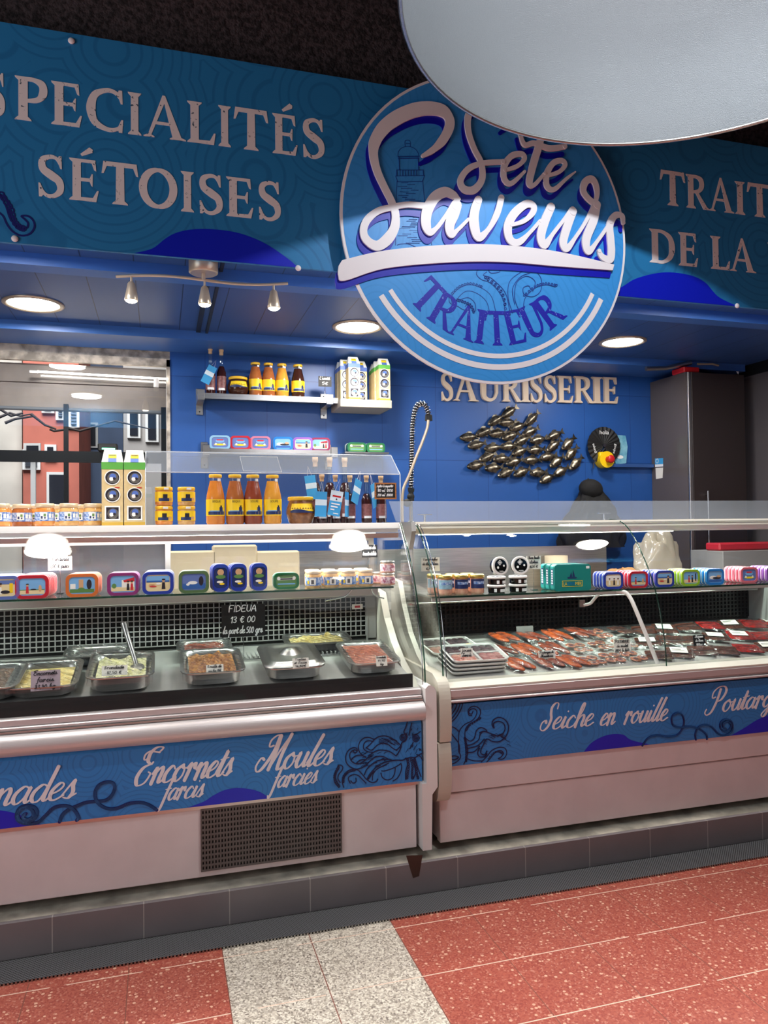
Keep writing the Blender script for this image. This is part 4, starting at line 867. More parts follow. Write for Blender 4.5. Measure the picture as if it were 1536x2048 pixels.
for pts in ([(750, 410), (690, 385), (620, 390), (560, 440), (535, 520), (560, 600), (630, 660)], [(740, 440), (690, 430), (640, 440), (610, 480), (610, 540), (660, 580), (730, 590)], [(640, 530), (700, 480), (760, 410), (830, 370), (920, 365), (1010, 400), (1080, 450), (1125, 490)], [(650, 530), (720, 560), (800, 490), (880, 462), (950, 480), (1010, 530), (1070, 565)], [(1125, 490), (1110, 570), (1060, 640)], [(1060, 560), (1090, 540), (1120, 505)],
            [(515, 570), (480, 555), (465, 580), (490, 600), (520, 570), (500, 530), (450, 530), (390, 570), (358, 650), (370, 740), (430, 800), (500, 825), (570, 810), (640, 770), (720, 690), (800, 650), (880, 650), (960, 690)], [(440, 715), (415, 660), (420, 600), (460, 560)], [(445, 720), (500, 750), (560, 745), (640, 690), (720, 610), (800, 565), (880, 560), (970, 580), (1060, 640)], [(430, 700), (480, 650), (540, 630), (600, 640), (640, 660)], [(510, 740), (560, 700), (620, 690)],
            [(620, 900), (650, 830), (720, 760), (800, 710), (900, 690), (990, 690)], [(660, 960), (690, 900), (740, 840), (800, 780), (900, 730), (1050, 700), (1150, 700), (1200, 670)], [(730, 980), (740, 900), (790, 830), (880, 780), (960, 740)], [(860, 850), (900, 850), (1000, 820), (1080, 780), (1130, 745)], [(850, 880), (870, 940), (930, 975), (1000, 955), (1040, 890), (1050, 810)], [(1020, 990), (1080, 950), (1120, 880), (1140, 800), (1130, 750)],
            [(330, 1080), (310, 1000), (330, 920), (390, 850), (460, 830), (530, 840), (590, 900), (650, 970), (720, 1010), (780, 1000), (805, 965)], [(420, 1020), (395, 960), (420, 920), (480, 900), (540, 920), (590, 970), (640, 1020)], [(430, 990), (460, 1020), (500, 1000), (500, 950)], [(250, 770), (290, 770), (318, 800), (300, 850), (260, 900), (250, 960), (280, 1010)], [(250, 770), (265, 810), (230, 870), (200, 930), (205, 1010), (260, 1080)],
            [(1220, 150), (1200, 230), (1170, 310), (1210, 350), (1200, 420), (1140, 460), (1130, 520), (1080, 620)], [(1280, 180), (1260, 260), (1240, 350)], [(1200, 680), (1260, 660), (1330, 660), (1390, 620), (1430, 600)], [(1210, 690), (1220, 760), (1195, 860), (1195, 965)], [(1300, 960), (1330, 880), (1320, 780), (1290, 690)], [(1330, 680), (1350, 760), (1380, 850), (1410, 930)], [(1400, 300), (1360, 330), (1300, 350)], [(1380, 540), (1410, 560)], [(1250, 540), (1280, 500), (1300, 450)], [(1350, 620), (1400, 650), (1430, 700)]): inkline(oc, pts, YL_, .0040, S7, n=6)
for a, b in ((1157, 385), (1338, 395)):
    q = at(S7[0]+a*S7[2], S7[1]+b*S7[2], YL_); T_ = wallT(YL_); oc.ring(q.x, q.z, .013, .016, T_, .0016, 16); oc.ring(q.x, q.z, .008, .010, T_, .0016, 14); oc.disc(q.x, q.z, .005, T_, .0017, 10)
suckers(oc, [(255, 800), (215, 880), (205, 950), (230, 1020), (270, 1070)], YL_, .0062, S7, 9); suckers(oc, [(320, 1000), (330, 930), (380, 870), (440, 845), (490, 835)], YL_, .0062, S7, 9)
for dx in (0, 45, 95): suckers(oc, [(1225+dx, 690), (1240+dx*1.1, 780), (1225+dx*1.3, 870), (1215+dx*1.6, 950)], YL_, .0056, S7, 8)
suckers(oc, [(740, 860), (700, 910), (670, 960)], YL_, .004, S7, 6)
random.seed(5)
for i in range(26):
    x_ = random.uniform(820, 1040); y_ = 400+(x_-900)**2/1500+random.uniform(-15, 60); inkline(oc, [(x_, y_), (x_+35, y_+14), (x_+60, y_+30)], YL_, .0013, S7, n=3)
for i in range(26):
    x_ = random.uniform(560, 900); y_ = random.uniform(600, 800); inkline(oc, [(x_, y_), (x_+25, y_-14), (x_+52, y_-22)], YL_, .0012, S7, n=3)
for i in range(24):
    x_ = random.uniform(1200, 1400); y_ = random.uniform(200, 600); inkline(oc, [(x_, y_), (x_-12, y_+26)], YL_, .0012, S7, n=2)
build(oc, 'octopus_drawing', pp)

# ---------------------------------------------------------------- right counter
RX0, RX1 = 1.163, 3.45
Rr = empty('display_counter', (2.3, 3.10, .1335), 'right refrigerated glass counter reading Seiche en rouille', 'counter')
build(MB('panel_white').box((RX0+.005, 3.145, .17), (RX1, 4.05, .85)), 'body', Rr)
build(MB('panel_white').box((RX0, 3.105, .166), (RX1, 3.144, .376), .003), 'lower_panel', Rr)
build(MB('panel_white').box((RX0+.02, 3.098, .3815), (RX1, 3.144, .4995), .003), 'middle_panel', Rr)
for x_ in (1.4, 2.3, 3.2): build(MB('black').cyl((x_, 3.35, .1336), (x_, 3.35, .17), .03), 'foot', Rr)
rp_ = build(MB('counter_print').box((RX0+.03, 3.088, .500), (RX1, 3.144, .768)), 'printed_panel', Rr)
build(MB('black').box((RX0+.04, 3.10, .7685), (RX1, 3.144, .780)).m('alu_rail').box((RX0+.04, 3.060, .7805), (RX1, 3.144, .793), .004).box((RX0+.04, 3.072, .7935), (RX1, 3.144, .803), .002).box((RX0+.04, 3.064, .8035), (RX1, 3.144, .838), .004), 'upper_trim', Rr)
build(MB('liner_white').prism([(3.066, .8385), (3.066, .846), (3.12, .862), (3.175, .862), (3.175, .8385)], 'X', RX0+.04, RX1), 'front_ledge', Rr)
def deckr(y): return .862+(y-3.18)*.20
build(MB('deck_steel').prism([(3.176, .862), (3.74, deckr(3.74)), (3.74, deckr(3.74)-.012), (3.176, .85)], 'X', RX0+.04, RX1-.03), 'deck', Rr)
bgm = MB('cool_black').box((RX0+.04, 3.755, .97), (RX1-.03, 3.77, 1.215)); bb = build(bgm, 'back_lining', Rr)
sl = MB('black_grid' if mat('black_grid', (26, 26, 27), .25) else '')
for i in range(86): x_ = RX0+.05+i*.0258; sl.box((x_, 3.744, .985), (x_+.012, 3.7545, 1.155))
for j in range(8): z_ = .99+j*.0225; sl.box((RX0+.045, 3.7435, z_), (RX1-.035, 3.7535, z_+.007))
build(sl, 'back_grid', Rr)
build(MB('black').box((RX0+.04, 3.62, 1.185), (RX1-.03, 3.78, 1.205)).box((RX0+.04, 3.66, 1.17), (RX1-.03, 3.78, 1.183)), 'shelf_support', Rr)
build(MB('steel').cyl((RX0+.05, 3.60, 1.162), (RX1-.1, 3.60, 1.162), .0045, 8), 'rod', Rr)
build(MB('shelf_glass').box((RX0+.045, 3.300, 1.215), (RX1-.03, 3.66, 1.224)).m('glass_edge').box((RX0+.045, 3.295, 1.215), (RX1-.03, 3.2995, 1.224)), 'glass_shelf', Rr)
build(MB('alu_rail').box((RX0+.05, 3.305, 1.200), (RX1-.03, 3.318, 1.2145)), 'shelf_trim', Rr)
RZ0, RZ1 = 1.512, 1.575
build(MB('liner_white').prism([(3.478, RZ0+.008), (3.47, RZ0+.03), (3.478, RZ1), (3.80, RZ1), (3.80, RZ1-.02), (3.54, RZ0)], 'X', RX0+.02, RX1).m('black').box((RX0+.021, 3.4685, RZ1-.014), (RX1, 3.471, RZ1-.011)), 'top_rail', Rr)
build(MB('grey_plastic').prism([(3.44, 1.575), (3.43, 1.53), (3.48, 1.44), (3.56, 1.46), (3.60, 1.575)], 'X', RX0-.003, RX0+.019), 'rail_bracket', Rr)
build(MB('tube_emit').cyl((RX0+.08, 3.57, 1.516), (2.75, 3.57, 1.516), .008, 10), 'light_tube', Rr)
area('counter_tube_glow', (2.25, 3.57, 1.500), 2.1, 18, (1, .97, .92), (2.25, 3.50, 0), .03)
curved_glass(GPR, RX0+.036, 2.346, Rr); curved_glass(GPR, 2.352, RX1, Rr); end_glass(GPR, RX0+.032, 3.80, .87, Rr)
edge_tube(GPR, RX0+.029, Rr); edge_tube([(a-.003, b) for a, b in GPR], RX0+.043, Rr, .0022, 'chrome', 'glass_seal'); edge_tube([(a-.002, b) for a, b in GPR], 2.349, Rr, .0034, 'glass_edge', 'glass_joint')
build(MB('liner_white').prism([(3.14, .855), (3.25, .875), (3.40, .94), (3.52, 1.03), (3.62, 1.16), (3.68, 1.27), (3.80, 1.28), (3.80, .855)], 'X', RX0+.003, RX0+.028), 'end_wall', Rr)
build(MB('grey_plastic').prism([(3.18, .86), (3.18, 1.0), (3.45, 1.16), (3.62, 1.20), (3.78, 1.21), (3.78, .86)], 'X', RX1-.028, RX1), 'end_wall', Rr)
up = curve2([(3.145, .90), (3.085, .872), (3.058, .82), (3.050, .74), (3.052, .66), (3.058, .618)], 4)
lo = curve2([(3.062, .612), (3.052, .57), (3.050, .49), (3.060, .41), (3.085, .360), (3.13, .342)], 4)
build(MB('beige_plastic').prism(up+[(4.0, .618), (4.0, .90)], 'X', 1.150, 1.203), 'end_panel', Rr)
build(MB('beige_plastic').prism(lo+[(4.0, .342), (4.0, .612)], 'X', 1.142, 1.201), 'end_panel', Rr)
build(MB('black').box((1.118, 3.2, .1336), (1.160, 4.0, .34)), 'gap_plate', Rr)
gd = MB('acrylic_scuffed'); gy0, gy1 = 3.66, 3.78; ga_ = at(832, 1040, gy0).z; gz_ = at(832, 1003, gy1).z
gd.sheet(lambda u, v: Vector((RX0-.01+(RX1-RX0+.21)*u, gy0+(gy1-gy0)*v, 1.578+(gz_-1.578)*v)), 1, 1, (0, .005, .002)); build(gd, 'top_guard', Rr)
for x_ in (1.33, 2.41): build(MB('chrome').cyl((x_, 3.72, 1.576), (x_, 3.72, 1.615), .006).box((x_-.04, 3.715, 1.612), (x_+.04, 3.725, 1.617)), 'guard_clip', Rr)
build(MB('white').tube(catmull([at(1224, 1184, 3.32), at(1246, 1183, 3.30), at(1258, 1192, 3.28), at(1270, 1216, 3.25), at(1297, 1282, 3.20), at(1321, 1342, 3.165)], 6), .010, 10), 'glass_arm', Rr)
build(MB('white').tube(catmull([at(1204, 1180, 3.34), at(1190, 1196, 3.34), at(1180, 1207, 3.34), at(1166, 1210, 3.34)], 6), .008, 10).m('alu').box(at(1158, 1214, 3.345), at(1170, 1200, 3.335)), 'glass_arm', Rr)
# printing on the right counter
YR_ = 3.0878
pscript('Seiche', 1078, 1190, (1461, 1450), 25, YR_, rp_); pscript('en', 1198, 1234, (1451, 1448), 25, YR_, rp_); pscript('rouille', 1246, 1338, (1448, 1440), 25, YR_, rp_); pscript('Poutargue', 1412, 1580, (1427, 1408), 26, YR_, rp_)
wave([(1168, 1506), (1185, 1484), (1215, 1470), (1245, 1469), (1262, 1480), (1300, 1490)], YR_, rp_, .501)
wave([(1335, 1490), (1350, 1485), (1375, 1482), (1388, 1485)], YR_, rp_, .501); wave([(1462, 1474), (1490, 1455), (1520, 1437), (1560, 1425), (1620, 1425), (1680, 1440)], YR_, rp_, .501)
S8 = (1200, 1360, .21875)
rope([(385, 600), (440, 530), (520, 505), (630, 518), (720, 490), (765, 400), (750, 320), (700, 300), (655, 340), (665, 410), (730, 432), (820, 425), (910, 450), (970, 500), (975, 540)], YR_, S8, rp_, .0095)
rope([(875, 545), (870, 490), (900, 430), (960, 410), (1020, 430), (1080, 490), (1140, 505), (1195, 475), (1212, 420), (1190, 370), (1140, 360), (1100, 390), (1100, 440), (1140, 470), (1180, 450), (1195, 410), (1165, 380), (1125, 395), (1125, 430), (1150, 445)], YR_, S8, rp_, .0095)
S9 = (890, 1380, .208333); oc = MB('dark_ink')
for pts in ([(130, 580), (130, 470), (140, 390), (190, 330), (250, 300), (290, 260), (305, 210), (280, 180), (240, 190), (230, 220), (255, 230), (268, 205)], [(190, 450), (195, 380), (230, 330), (300, 290), (335, 240), (335, 190), (300, 160), (255, 160), (222, 195), (228, 240), (255, 245)], [(130, 590), (150, 640), (110, 690), (40, 720)], [(190, 460), (215, 560), (210, 640), (180, 710)], [(40, 350), (90, 360), (135, 400)], [(35, 370), (70, 430), (130, 510), (140, 590)], [(40, 520), (45, 600), (35, 640)], [(40, 640), (90, 632), (130, 645), (90, 668), (40, 655)],
            [(195, 460), (240, 490), (280, 460), (300, 390), (340, 360), (385, 375), (400, 400), (360, 400), (335, 430), (320, 480), (260, 520), (215, 530)], [(330, 410), (370, 395), (430, 415), (500, 440), (550, 420), (575, 370), (560, 320), (510, 300), (465, 320), (470, 365), (450, 330), (465, 285), (520, 262), (580, 290), (608, 350), (590, 430), (530, 490), (460, 495), (400, 470), (370, 520), (345, 570), (345, 610), (380, 620), (400, 585)], [(220, 560), (300, 540), (340, 510), (375, 470)], [(220, 600), (280, 590), (330, 540)], [(330, 560), (312, 600), (330, 640), (380, 640), (400, 610)],
            [(350, 690), (400, 640), (450, 580), (520, 550), (575, 560), (592, 610), (560, 660), (510, 660), (540, 640), (560, 605), (530, 580), (480, 600), (430, 660), (400, 690)], [(215, 660), (280, 680), (360, 680)], [(175, 110), (150, 190), (100, 270), (40, 320)], [(120, 110), (100, 180), (40, 260)], [(150, 110), (120, 200), (60, 280)], [(90, 110), (60, 180), (35, 210)]): inkline(oc, pts, YR_, .0040, S9, n=6)
suckers(oc, [(335, 270), (290, 300), (230, 340), (205, 380)], YR_, .005, S9, 7); suckers(oc, [(190, 460), (200, 530), (205, 600), (200, 680)], YR_, .0055, S9, 10); suckers(oc, [(420, 660), (460, 610), (510, 590), (550, 610)], YR_, .0045, S9, 8)
for i in range(24):
    x_ = random.uniform(360, 600); y_ = 300+((x_-480)/14)**2*1.2+random.uniform(-10, 40)+100; inkline(oc, [(x_, y_), (x_+20, y_+8), (x_+36, y_+20)], YR_, .0012, S9, n=2)
build(oc, 'octopus_drawing', rp_)
# ================================================================ GOODS: builders
mat('gold_lid', (214, 190, 110), .3, .8); mat('cream_lid', (226, 206, 172), .35, .3); mat('yellow_lid', (238, 190, 50), .35); mat('silver_lid', (200, 196, 186), .3, .9)
mat('cork', (206, 172, 134), .7); mat('label_yellow', (246, 206, 30), .5); mat('label_blue', (56, 104, 180), .5, c2=(190, 206, 232), vscale=90); mat('label_navy', (26, 44, 96), .5); mat('label_pale', (150, 190, 214), .5, var=.15, vscale=60)
mat('tag_blue', (60, 156, 214), .55); mat('tag_pale', (210, 226, 236), .55); mat('kraft', (216, 192, 140), .7, var=.06, vscale=30); mat('kraft_dark', (196, 158, 60), .7)
mat('green_band', (92, 168, 72), .5); mat('blue_band', (84, 112, 184), .5); mat('carton_white', (236, 236, 230), .55)
def food(name, c, c2, sc=60, bump=.6, rough=.35): return mat(name, c, rough, c2=c2, vscale=sc, bump=bump, bscale=sc*1.5)
food('soup_orange', (222, 140, 58), (206, 120, 44), 20, 0, .12); food('soup_amber', (228, 162, 64), (214, 146, 52), 20, 0, .12); food('soup_brown', (176, 104, 56), (160, 90, 48), 20, 0, .12); food('soup_red', (146, 70, 48), (130, 58, 40), 20, 0, .12); mat('soup_dark', (58, 30, 20), .12)
food('spread_orange', (214, 130, 60), (232, 160, 90), 40, 0, .15); food('spread_tan', (222, 178, 116), (200, 150, 90), 40, 0, .15); food('spread_pink', (226, 176, 150), (206, 140, 120), 30, 0, .15); food('terrine', (150, 100, 60), (120, 76, 46), 40, 0, .15)
mat('oil_dark', (52, 22, 22), .1); mat('oil_label', (150, 96, 96), .5, c2=(112, 66, 66), vscale=60); glassmat('bottle_glass', (.9, .95, .94), 1.0, .07)
food('stew_red', (146, 72, 54), (186, 110, 84), 60, 1.0); food('stew_yellow', (206, 178, 96), (232, 214, 150), 50, 1.0); food('salad_pale', (214, 214, 150), (236, 232, 196), 50, 1.2); food('stew_brown', (196, 140, 72), (140, 84, 40), 50, 1.0); food('olive_sauce', (150, 134, 72), (110, 96, 46), 30, .4); food('ink_stew', (70, 50, 40), (110, 80, 60), 50, 1.0)
food('roe_orange', (180, 82, 40), (142, 58, 26), 40, .5, .22); food('roe_brown', (140, 62, 40), (110, 44, 28), 40, .5, .22); food('mojama', (96, 48, 32), (70, 32, 22), 40, .5, .22); food('smoked_red', (168, 36, 32), (120, 22, 22), 40, .4, .22); food('octopus_slice', (206, 140, 110), (150, 70, 50), 90, .6, .25); food('carpaccio_red', (226, 110, 88), (246, 190, 170), 50, .3, .3); food('carpaccio_dark', (70, 30, 38), (110, 60, 70), 50, .3, .3); food('carpaccio_rose', (206, 130, 124), (170, 84, 84), 50, .3, .3)
mat('sticker', (238, 238, 240), .5); mat('sky_print', (120, 172, 222), .45); mat('sand_print', (228, 206, 160), .45); mat('sea_print', (50, 96, 166), .45); mat('grass_print', (92, 134, 72), .45); mat('figure_dark', (40, 36, 48), .45); mat('figure_red', (204, 46, 56), .45); mat('figure_white', (238, 234, 228), .45); mat('figure_tan', (206, 160, 120), .45); mat('dusk_print', (96, 116, 176), .45)
XT = lambda px_, py_, Y: at(px_, py_, Y).x
def cyl_patch(m_, r, a0, a1, z0, z1, n=10, dr=.0008):
    return m_.grid(lambda u, v: Vector(((r+dr)*math.sin(a0+(a1-a0)*u), -(r+dr)*math.cos(a0+(a1-a0)*u), z0+(z1-z0)*v)), n, 1)
def label_art(r, z0, z1, base, deco):
    m_ = MB(base); cyl_patch(m_, r, -1.5, 1.5, z0, z1, 18); h = z1-z0
    for (mn, a0, a1, q0, q1) in deco: m_.m(mn); cyl_patch(m_, r, a0, a1, z0+h*q0, z0+h*q1, 6, .0013)
    return m_
def cyl_text(m_, s_, r, z, h, wid, mt, a=0): m_.m(mt); m_.text(s_, lambda u, v, d=0: Vector(((r+.0016)*math.sin(a+(u-wid/2)/r), -(r+.0016)*math.cos(a+(u-wid/2)/r), z+v)), h, wid); return m_
def round_box(m_, w, h, d0, d1, rad, n=5, z0=0, inset=0):
    P = []
    for cx_, cz_, a0 in ((w/2-rad, h-rad, 0), (-w/2+rad, h-rad, 90), (-w/2+rad, rad, 180), (w/2-rad, rad, 270)):
        for k in range(n+1): a = R(a0+90*k/n); P.append((cx_+(rad-inset)*math.cos(a), z0+cz_+(rad-inset)*math.sin(a)))
    return P
def jar(r, h, lid, fill, lab, deco=(), lz=(.18, .66), tag_=False, neck=.86):
    def fn(o):
        build(MB(fill).lathe([(r*.80, 0), (r*.97, h*.04), (r, h*.12), (r, h*.70), (r*neck, h*.82)], (0, 0, 0), 28), 'body', o)
        build(label_art(r, h*lz[0], h*lz[1], lab, deco), 'paper_label', o)
        build(MB(lid).lathe([(r*neck+.002, h*.81), (r*neck+.004, h*.83), (r*neck+.004, h*.965), (r*neck+.001, h), (0.001, h*1.0)], (0, 0, 0), 28, capt=False), 'lid', o)
        if tag_:
            m_ = MB('sticker'); cyl_patch(m_, r*neck+.004, -.1, .45, h*.85, h*.96, 4, .0012); build(m_, 'price_sticker', o)
    return fn
def soup_bottle(fill, word, r=.0425, h=.232):
    def fn(o):
        build(MB(fill).lathe([(r*.86, 0), (r, .008), (r, h*.50), (r*.93, h*.60), (r*.68, h*.80), (r*.60, h*.87)], (0, 0, 0), 30), 'body', o)
        build(MB('bottle_glass').lathe([(r*.60, h*.87), (r*.60, h*.945)], (0, 0, 0), 30, capb=False, capt=False), 'neck', o)
        m_ = label_art(r, h*.17, h*.50, 'label_yellow', [('label_navy', -.9, 1.0, .06, .26), ('label_navy', .35, .75, .26, .52), ('sky_print', -.7, .9, .26, .32), ('figure_dark', .45, .65, .5, .62)])
        if word: cyl_text(m_, word, r, h*.435, .010, .036, 'figure_dark', .05)
        build(m_, 'paper_label', o)
        build(MB('yellow_lid').lathe([(r*.66, h*.935), (r*.70, h*.945), (r*.70, h*.985), (r*.66, h), (.001, h)], (0, 0, 0), 30, capt=False), 'cap', o)
        m_ = MB('sticker'); cyl_patch(m_, r*.63, .3, .85, h*.86, h*.915, 4, .003); build(m_, 'price_sticker', o)
    return fn
def oil_bottle(r, h, fillh=.55, sq=True):
    def fn(o):
        build(MB('oil_dark').lathe([(r*.95, 0), (r, .006), (r, h*.48), (r*.62, h*.60), (r*.45, h*.62)], (0, 0, 0), 20), 'body', o)
        build(MB('bottle_glass').lathe([(r*.50, h*.60), (r*.42, h*.66), (r*.38, h*.90)], (0, 0, 0), 20, capb=False, capt=False), 'neck', o)
        build(MB('cork').lathe([(r*.40, h*.86), (r*.40, h*.93), (r*.50, h*.935), (r*.50, h), (.001, h)], (0, 0, 0), 20, capt=False), 'stopper', o)
        build(label_art(r, h*.10, h*.40, 'oil_label', [('sticker', -.7, .7, .0, .16)]), 'paper_label', o)
    return fn
def tin(rim, scene_, w=.128, h=.096, t=.0235, rad=.024):
    if rim not in MATS: raise KeyError(rim)
    def fn(o):
        m_ = MB(rim); P = round_box(m_, w, h, 0, 0, rad); m_.prism(P, 'Y', .002, t); m_.m('rimline' if mat('rimline', (226, 222, 226), .35, .4) else '')
        m_.prism(round_box(m_, w, h, 0, 0, rad, inset=-.0012), 'Y', t*.55, t*.75); build(m_, 'can', o)
        m_ = MB(rim); Q = round_box(m_, w*.80, h*.74, 0, 0, rad*.7, z0=h*.13); m_.poly([P, Q], lambda u, v, d=0: Vector((u, .002-d, v)), .0025); build(m_, 'rim', o)
        T_ = lambda u, v, d=0: Vector((u*w*.40, .0018-d, h*.5+v*h*.37)); pm = MB(scene_[0])
        pm.poly([(q[0]/(w*.40), (q[1]-h*.5)/(h*.37)) for q in Q], T_, .0003)
        for mn, pts in scene_[1:]: pm.m(mn); pm.poly(pts, T_, .0008)
        build(pm, 'picture', o)
    return fn
def el(cx_, cy_, rx, ry, n=12): return [(cx_+rx*math.cos(2*PI*k/n), cy_+ry*math.sin(2*PI*k/n)) for k in range(n)]
def rc(a, b, c, d): return [(a, b), (c, b), (c, d), (a, d)]
def fig(x, c1, c2='figure_tan', s=1.0): return [(c1, [(x-.12*s, -.75), (x+.12*s, -.75), (x+.08*s, .05*s), (x-.08*s, .05*s)]), (c2, el(x, .2*s, .09*s, .14*s)), ('figure_dark', el(x+.01, .32*s, .12*s, .08*s))]
GRD = ('sand_print', rc(-.93, -.85, .93, -.35))
SC = {
 'dress': ['sky_print', GRD, ('grass_print', rc(-.93, -.4, .93, -.3))]+fig(-.35, 'figure_red')+[('figure_dark', el(.1, -.3, .22, .08)), ('figure_tan', el(.6, -.2, .12, .4))],
 'port': ['sky_print', ('grass_print', rc(-.93, -.85, .93, -.45)), ('figure_white', rc(-.9, -.4, -.5, .2)), ('figure_tan', rc(-.25, -.5, .1, .7)), ('figure_dark', el(.55, .1, .2, .6)), ('grass_print', el(-.05, -.5, .28, .25))],
 'market': ['sky_print', GRD, ('figure_white', rc(-.1, -.4, .9, .5)), ('figure_red', [(.0, .45), (.9, .8), (.93, .3), (.1, .2)]), ('grass_print', el(-.7, -.2, .18, .3))]+fig(.4, 'figure_dark')+fig(.7, 'figure_red'),
 'beach': ['sand_print', ('sky_print', rc(-.93, .3, .93, .85)), ('sea_print', rc(-.93, .1, .93, .3))]+fig(.45, 'figure_dark', s=1.3)+[('figure_red', el(-.4, -.4, .3, .1)), ('figure_tan', el(-.5, -.2, .25, .1)), ('figure_white', el(.05, -.1, .2, .12))],
 'horse': ['dusk_print', ('sea_print', rc(-.93, -.85, .93, -.2)), ('figure_white', el(-.1, -.1, .4, .2)), ('figure_dark', el(.6, .1, .2, .6)), ('figure_white', el(-.5, -.3, .15, .15))],
 'lady': ['sand_print', ('dusk_print', rc(-.93, .4, .93, .85)), ('yellow', rc(.5, -.6, .75, .5))]+fig(-.2, 'figure_white', s=1.4)+[('figure_dark', el(.2, -.5, .35, .2))],
 'dancers': ['sand_print', ('figure_white', rc(-.93, .0, .93, .8))]+fig(-.5, 'figure_white')+fig(.1, 'figure_dark')+fig(.6, 'figure_white'),
 'couple': ['sky_print', ('sand_print', rc(-.93, -.85, .93, -.3)), ('figure_dark', rc(.6, -.6, .75, .7))]+fig(-.25, 'figure_red')+fig(.2, 'figure_dark'),
 'island': ['sky_print', ('figure_white', el(-.3, -.1, .5, .3)), ('figure_dark', el(.2, -.2, .6, .2)), ('sea_print', rc(-.93, -.85, .93, -.45)), ('figure_tan', el(.5, .1, .3, .2))],
 'crest': ['dusk_print', ('label_yellow', el(0, -.45, .75, .18)), ('sky_print', el(0, .25, .55, .35)), ('figure_white', el(-.5, -.3, .12, .2)), ('figure_white', el(.5, -.3, .12, .2)), ('figure_red', rc(-.4, .35, .4, .6))],
 'sardine': ['label_navy', ('figure_tan', el(0, .55, .5, .32)), ('grass_print', el(0, .1, .75, .2)), ('figure_white', el(-.1, -.4, .5, .12)), ('label_yellow', el(.2, -.6, .4, .10))],
 'green': ['grass_print', ('figure_white', rc(-.85, .15, .85, .5)), ('figure_dark', rc(-.6, .2, .6, .45)), ('figure_white', el(-.75, .45, .16, .3)), ('figure_white', el(.75, .45, .16, .3)), ('sky_print', rc(-.85, -.6, .85, -.4))]}
for n_, c_ in (('slate_blue', (104, 120, 190)), ('tin_red', (206, 46, 62)), ('tin_orange', (226, 120, 62)), ('tin_purple', (152, 62, 124)), ('tin_blue', (50, 70, 172)), ('tin_olive', (98, 124, 84)), ('tin_lime', (156, 196, 52)), ('tin_sky', (40, 128, 210)), ('tin_pink', (226, 112, 128)), ('tin_violet', (146, 96, 180)), ('tin_green', (44, 118, 76)), ('tin_pale', (150, 196, 226)), ('tin_rose', (214, 132, 158)), ('tin_maroon', (134, 40, 76))): mat(n_, c_, .32, .25)
def card(w, h, lines, dark=False, t=.002, stand=.04, frame=None, col=None):
    def fn(o):
        m_ = MB(col or ('slate' if dark else 'paper')); m_.box((-w/2, 0, stand), (w/2, t, stand+h)); b_ = build(m_, 'card', o)
        T_ = lambda u, v, d=0: Vector((u, -d, v)); ink_ = MB('chalk' if dark else 'ink'); n = len(lines)
        for i, ln in enumerate(lines):
            s_, fx = (ln if isinstance(ln, tuple) else (ln, .86)); xh = h/n*.34; zz = stand+h*(1-(i+1)/n)+h/n*.34
            script(ink_, s_, -w*fx/2, zz, xh, T_, .15, .20, .26, w*fx*.95, .0005, 3)
        build(ink_, 'handwriting', b_)
        if frame:
            f_ = MB(frame); e_ = .007
            for a in (((-w/2-e_, -.004, stand-e_), (w/2+e_, .004, stand)), ((-w/2-e_, -.004, stand+h), (w/2+e_, .004, stand+h+e_)), ((-w/2-e_, -.004, stand), (-w/2, .004, stand+h)), ((w/2, -.004, stand), (w/2+e_, .004, stand+h))): f_.box(*a)
            build(f_, 'frame', o)
        if stand > .012: build(MB('chrome').tube([Vector((0, t+.003, 0)), Vector((0, t+.003, stand+h*.25))], .0014, 6).tube([Vector((-.012, t+.003, stand+.012)), Vector((0, t+.003, stand-.004)), Vector((.012, t+.003, stand+.012)), Vector((-.012, t+.003, stand+.012))], .0012, 6).box((-.015, -.012, 0), (.015, .016, .003)), 'holder', o)
    return fn
CN = [0]
def put_card(w, h, lines, loc, label, dark=False, rz=0, stand=.04, tilt=0, frame=None, col=None, name='price_card', cat='price card'):
    CN[0] += 1; return inst('card%d' % CN[0], card(w, h, lines, dark, .002, stand, frame, col), name, label, cat, loc, rot=(tilt, 0, rz))

# ================================================================ TOP OF THE LEFT COUNTER
ZL = 1.5725
blue_deco = [('figure_white', -.35, .35, .15, .95), ('label_navy', -.28, -.08, .25, .55), ('grass_print', .0, .22, .5, .8), ('label_navy', .05, .2, .25, .45), ('figure_white', .5, .75, .35, .8), ('figure_white', .85, 1.1, .35, .8)]
spec = [('spread_orange', 12, 3.74, 'second from the left in the back row of spread jars'), ('soup_brown', 44, 3.63, 'plain blue banded jar of dark brown spread in the back row'), ('spread_orange', 68, 3.70, 'mostly hidden jar of spread behind the second front jar'), ('spread_tan', 113, 3.70, 'mostly hidden jar of spread behind the gap of the front jars'), ('spread_tan', 160, 3.70, 'jar of spread at the right end of the back row'),
        ('spread_orange', 0, 3.52, 'jar of spread cut by the left edge of the picture'), ('spread_orange', 90, 3.52, 'front jar of orange spread with a green word on its label'), ('spread_tan', 138, 3.52, 'front jar of pale spread beside the orange one'), ('spread_tan', 186, 3.55, 'front jar of pale spread next to the tall gift boxes')]
for fl, x_, y_, lb in spec: inst('sj'+fl, jar(.040, .098, 'cream_lid', fl, 'label_blue', blue_deco, (.22, .62)), 'spread_jar', lb, 'jar', (XT(x_, 1040, y_), y_, ZL), group='spread jars on the left counter')
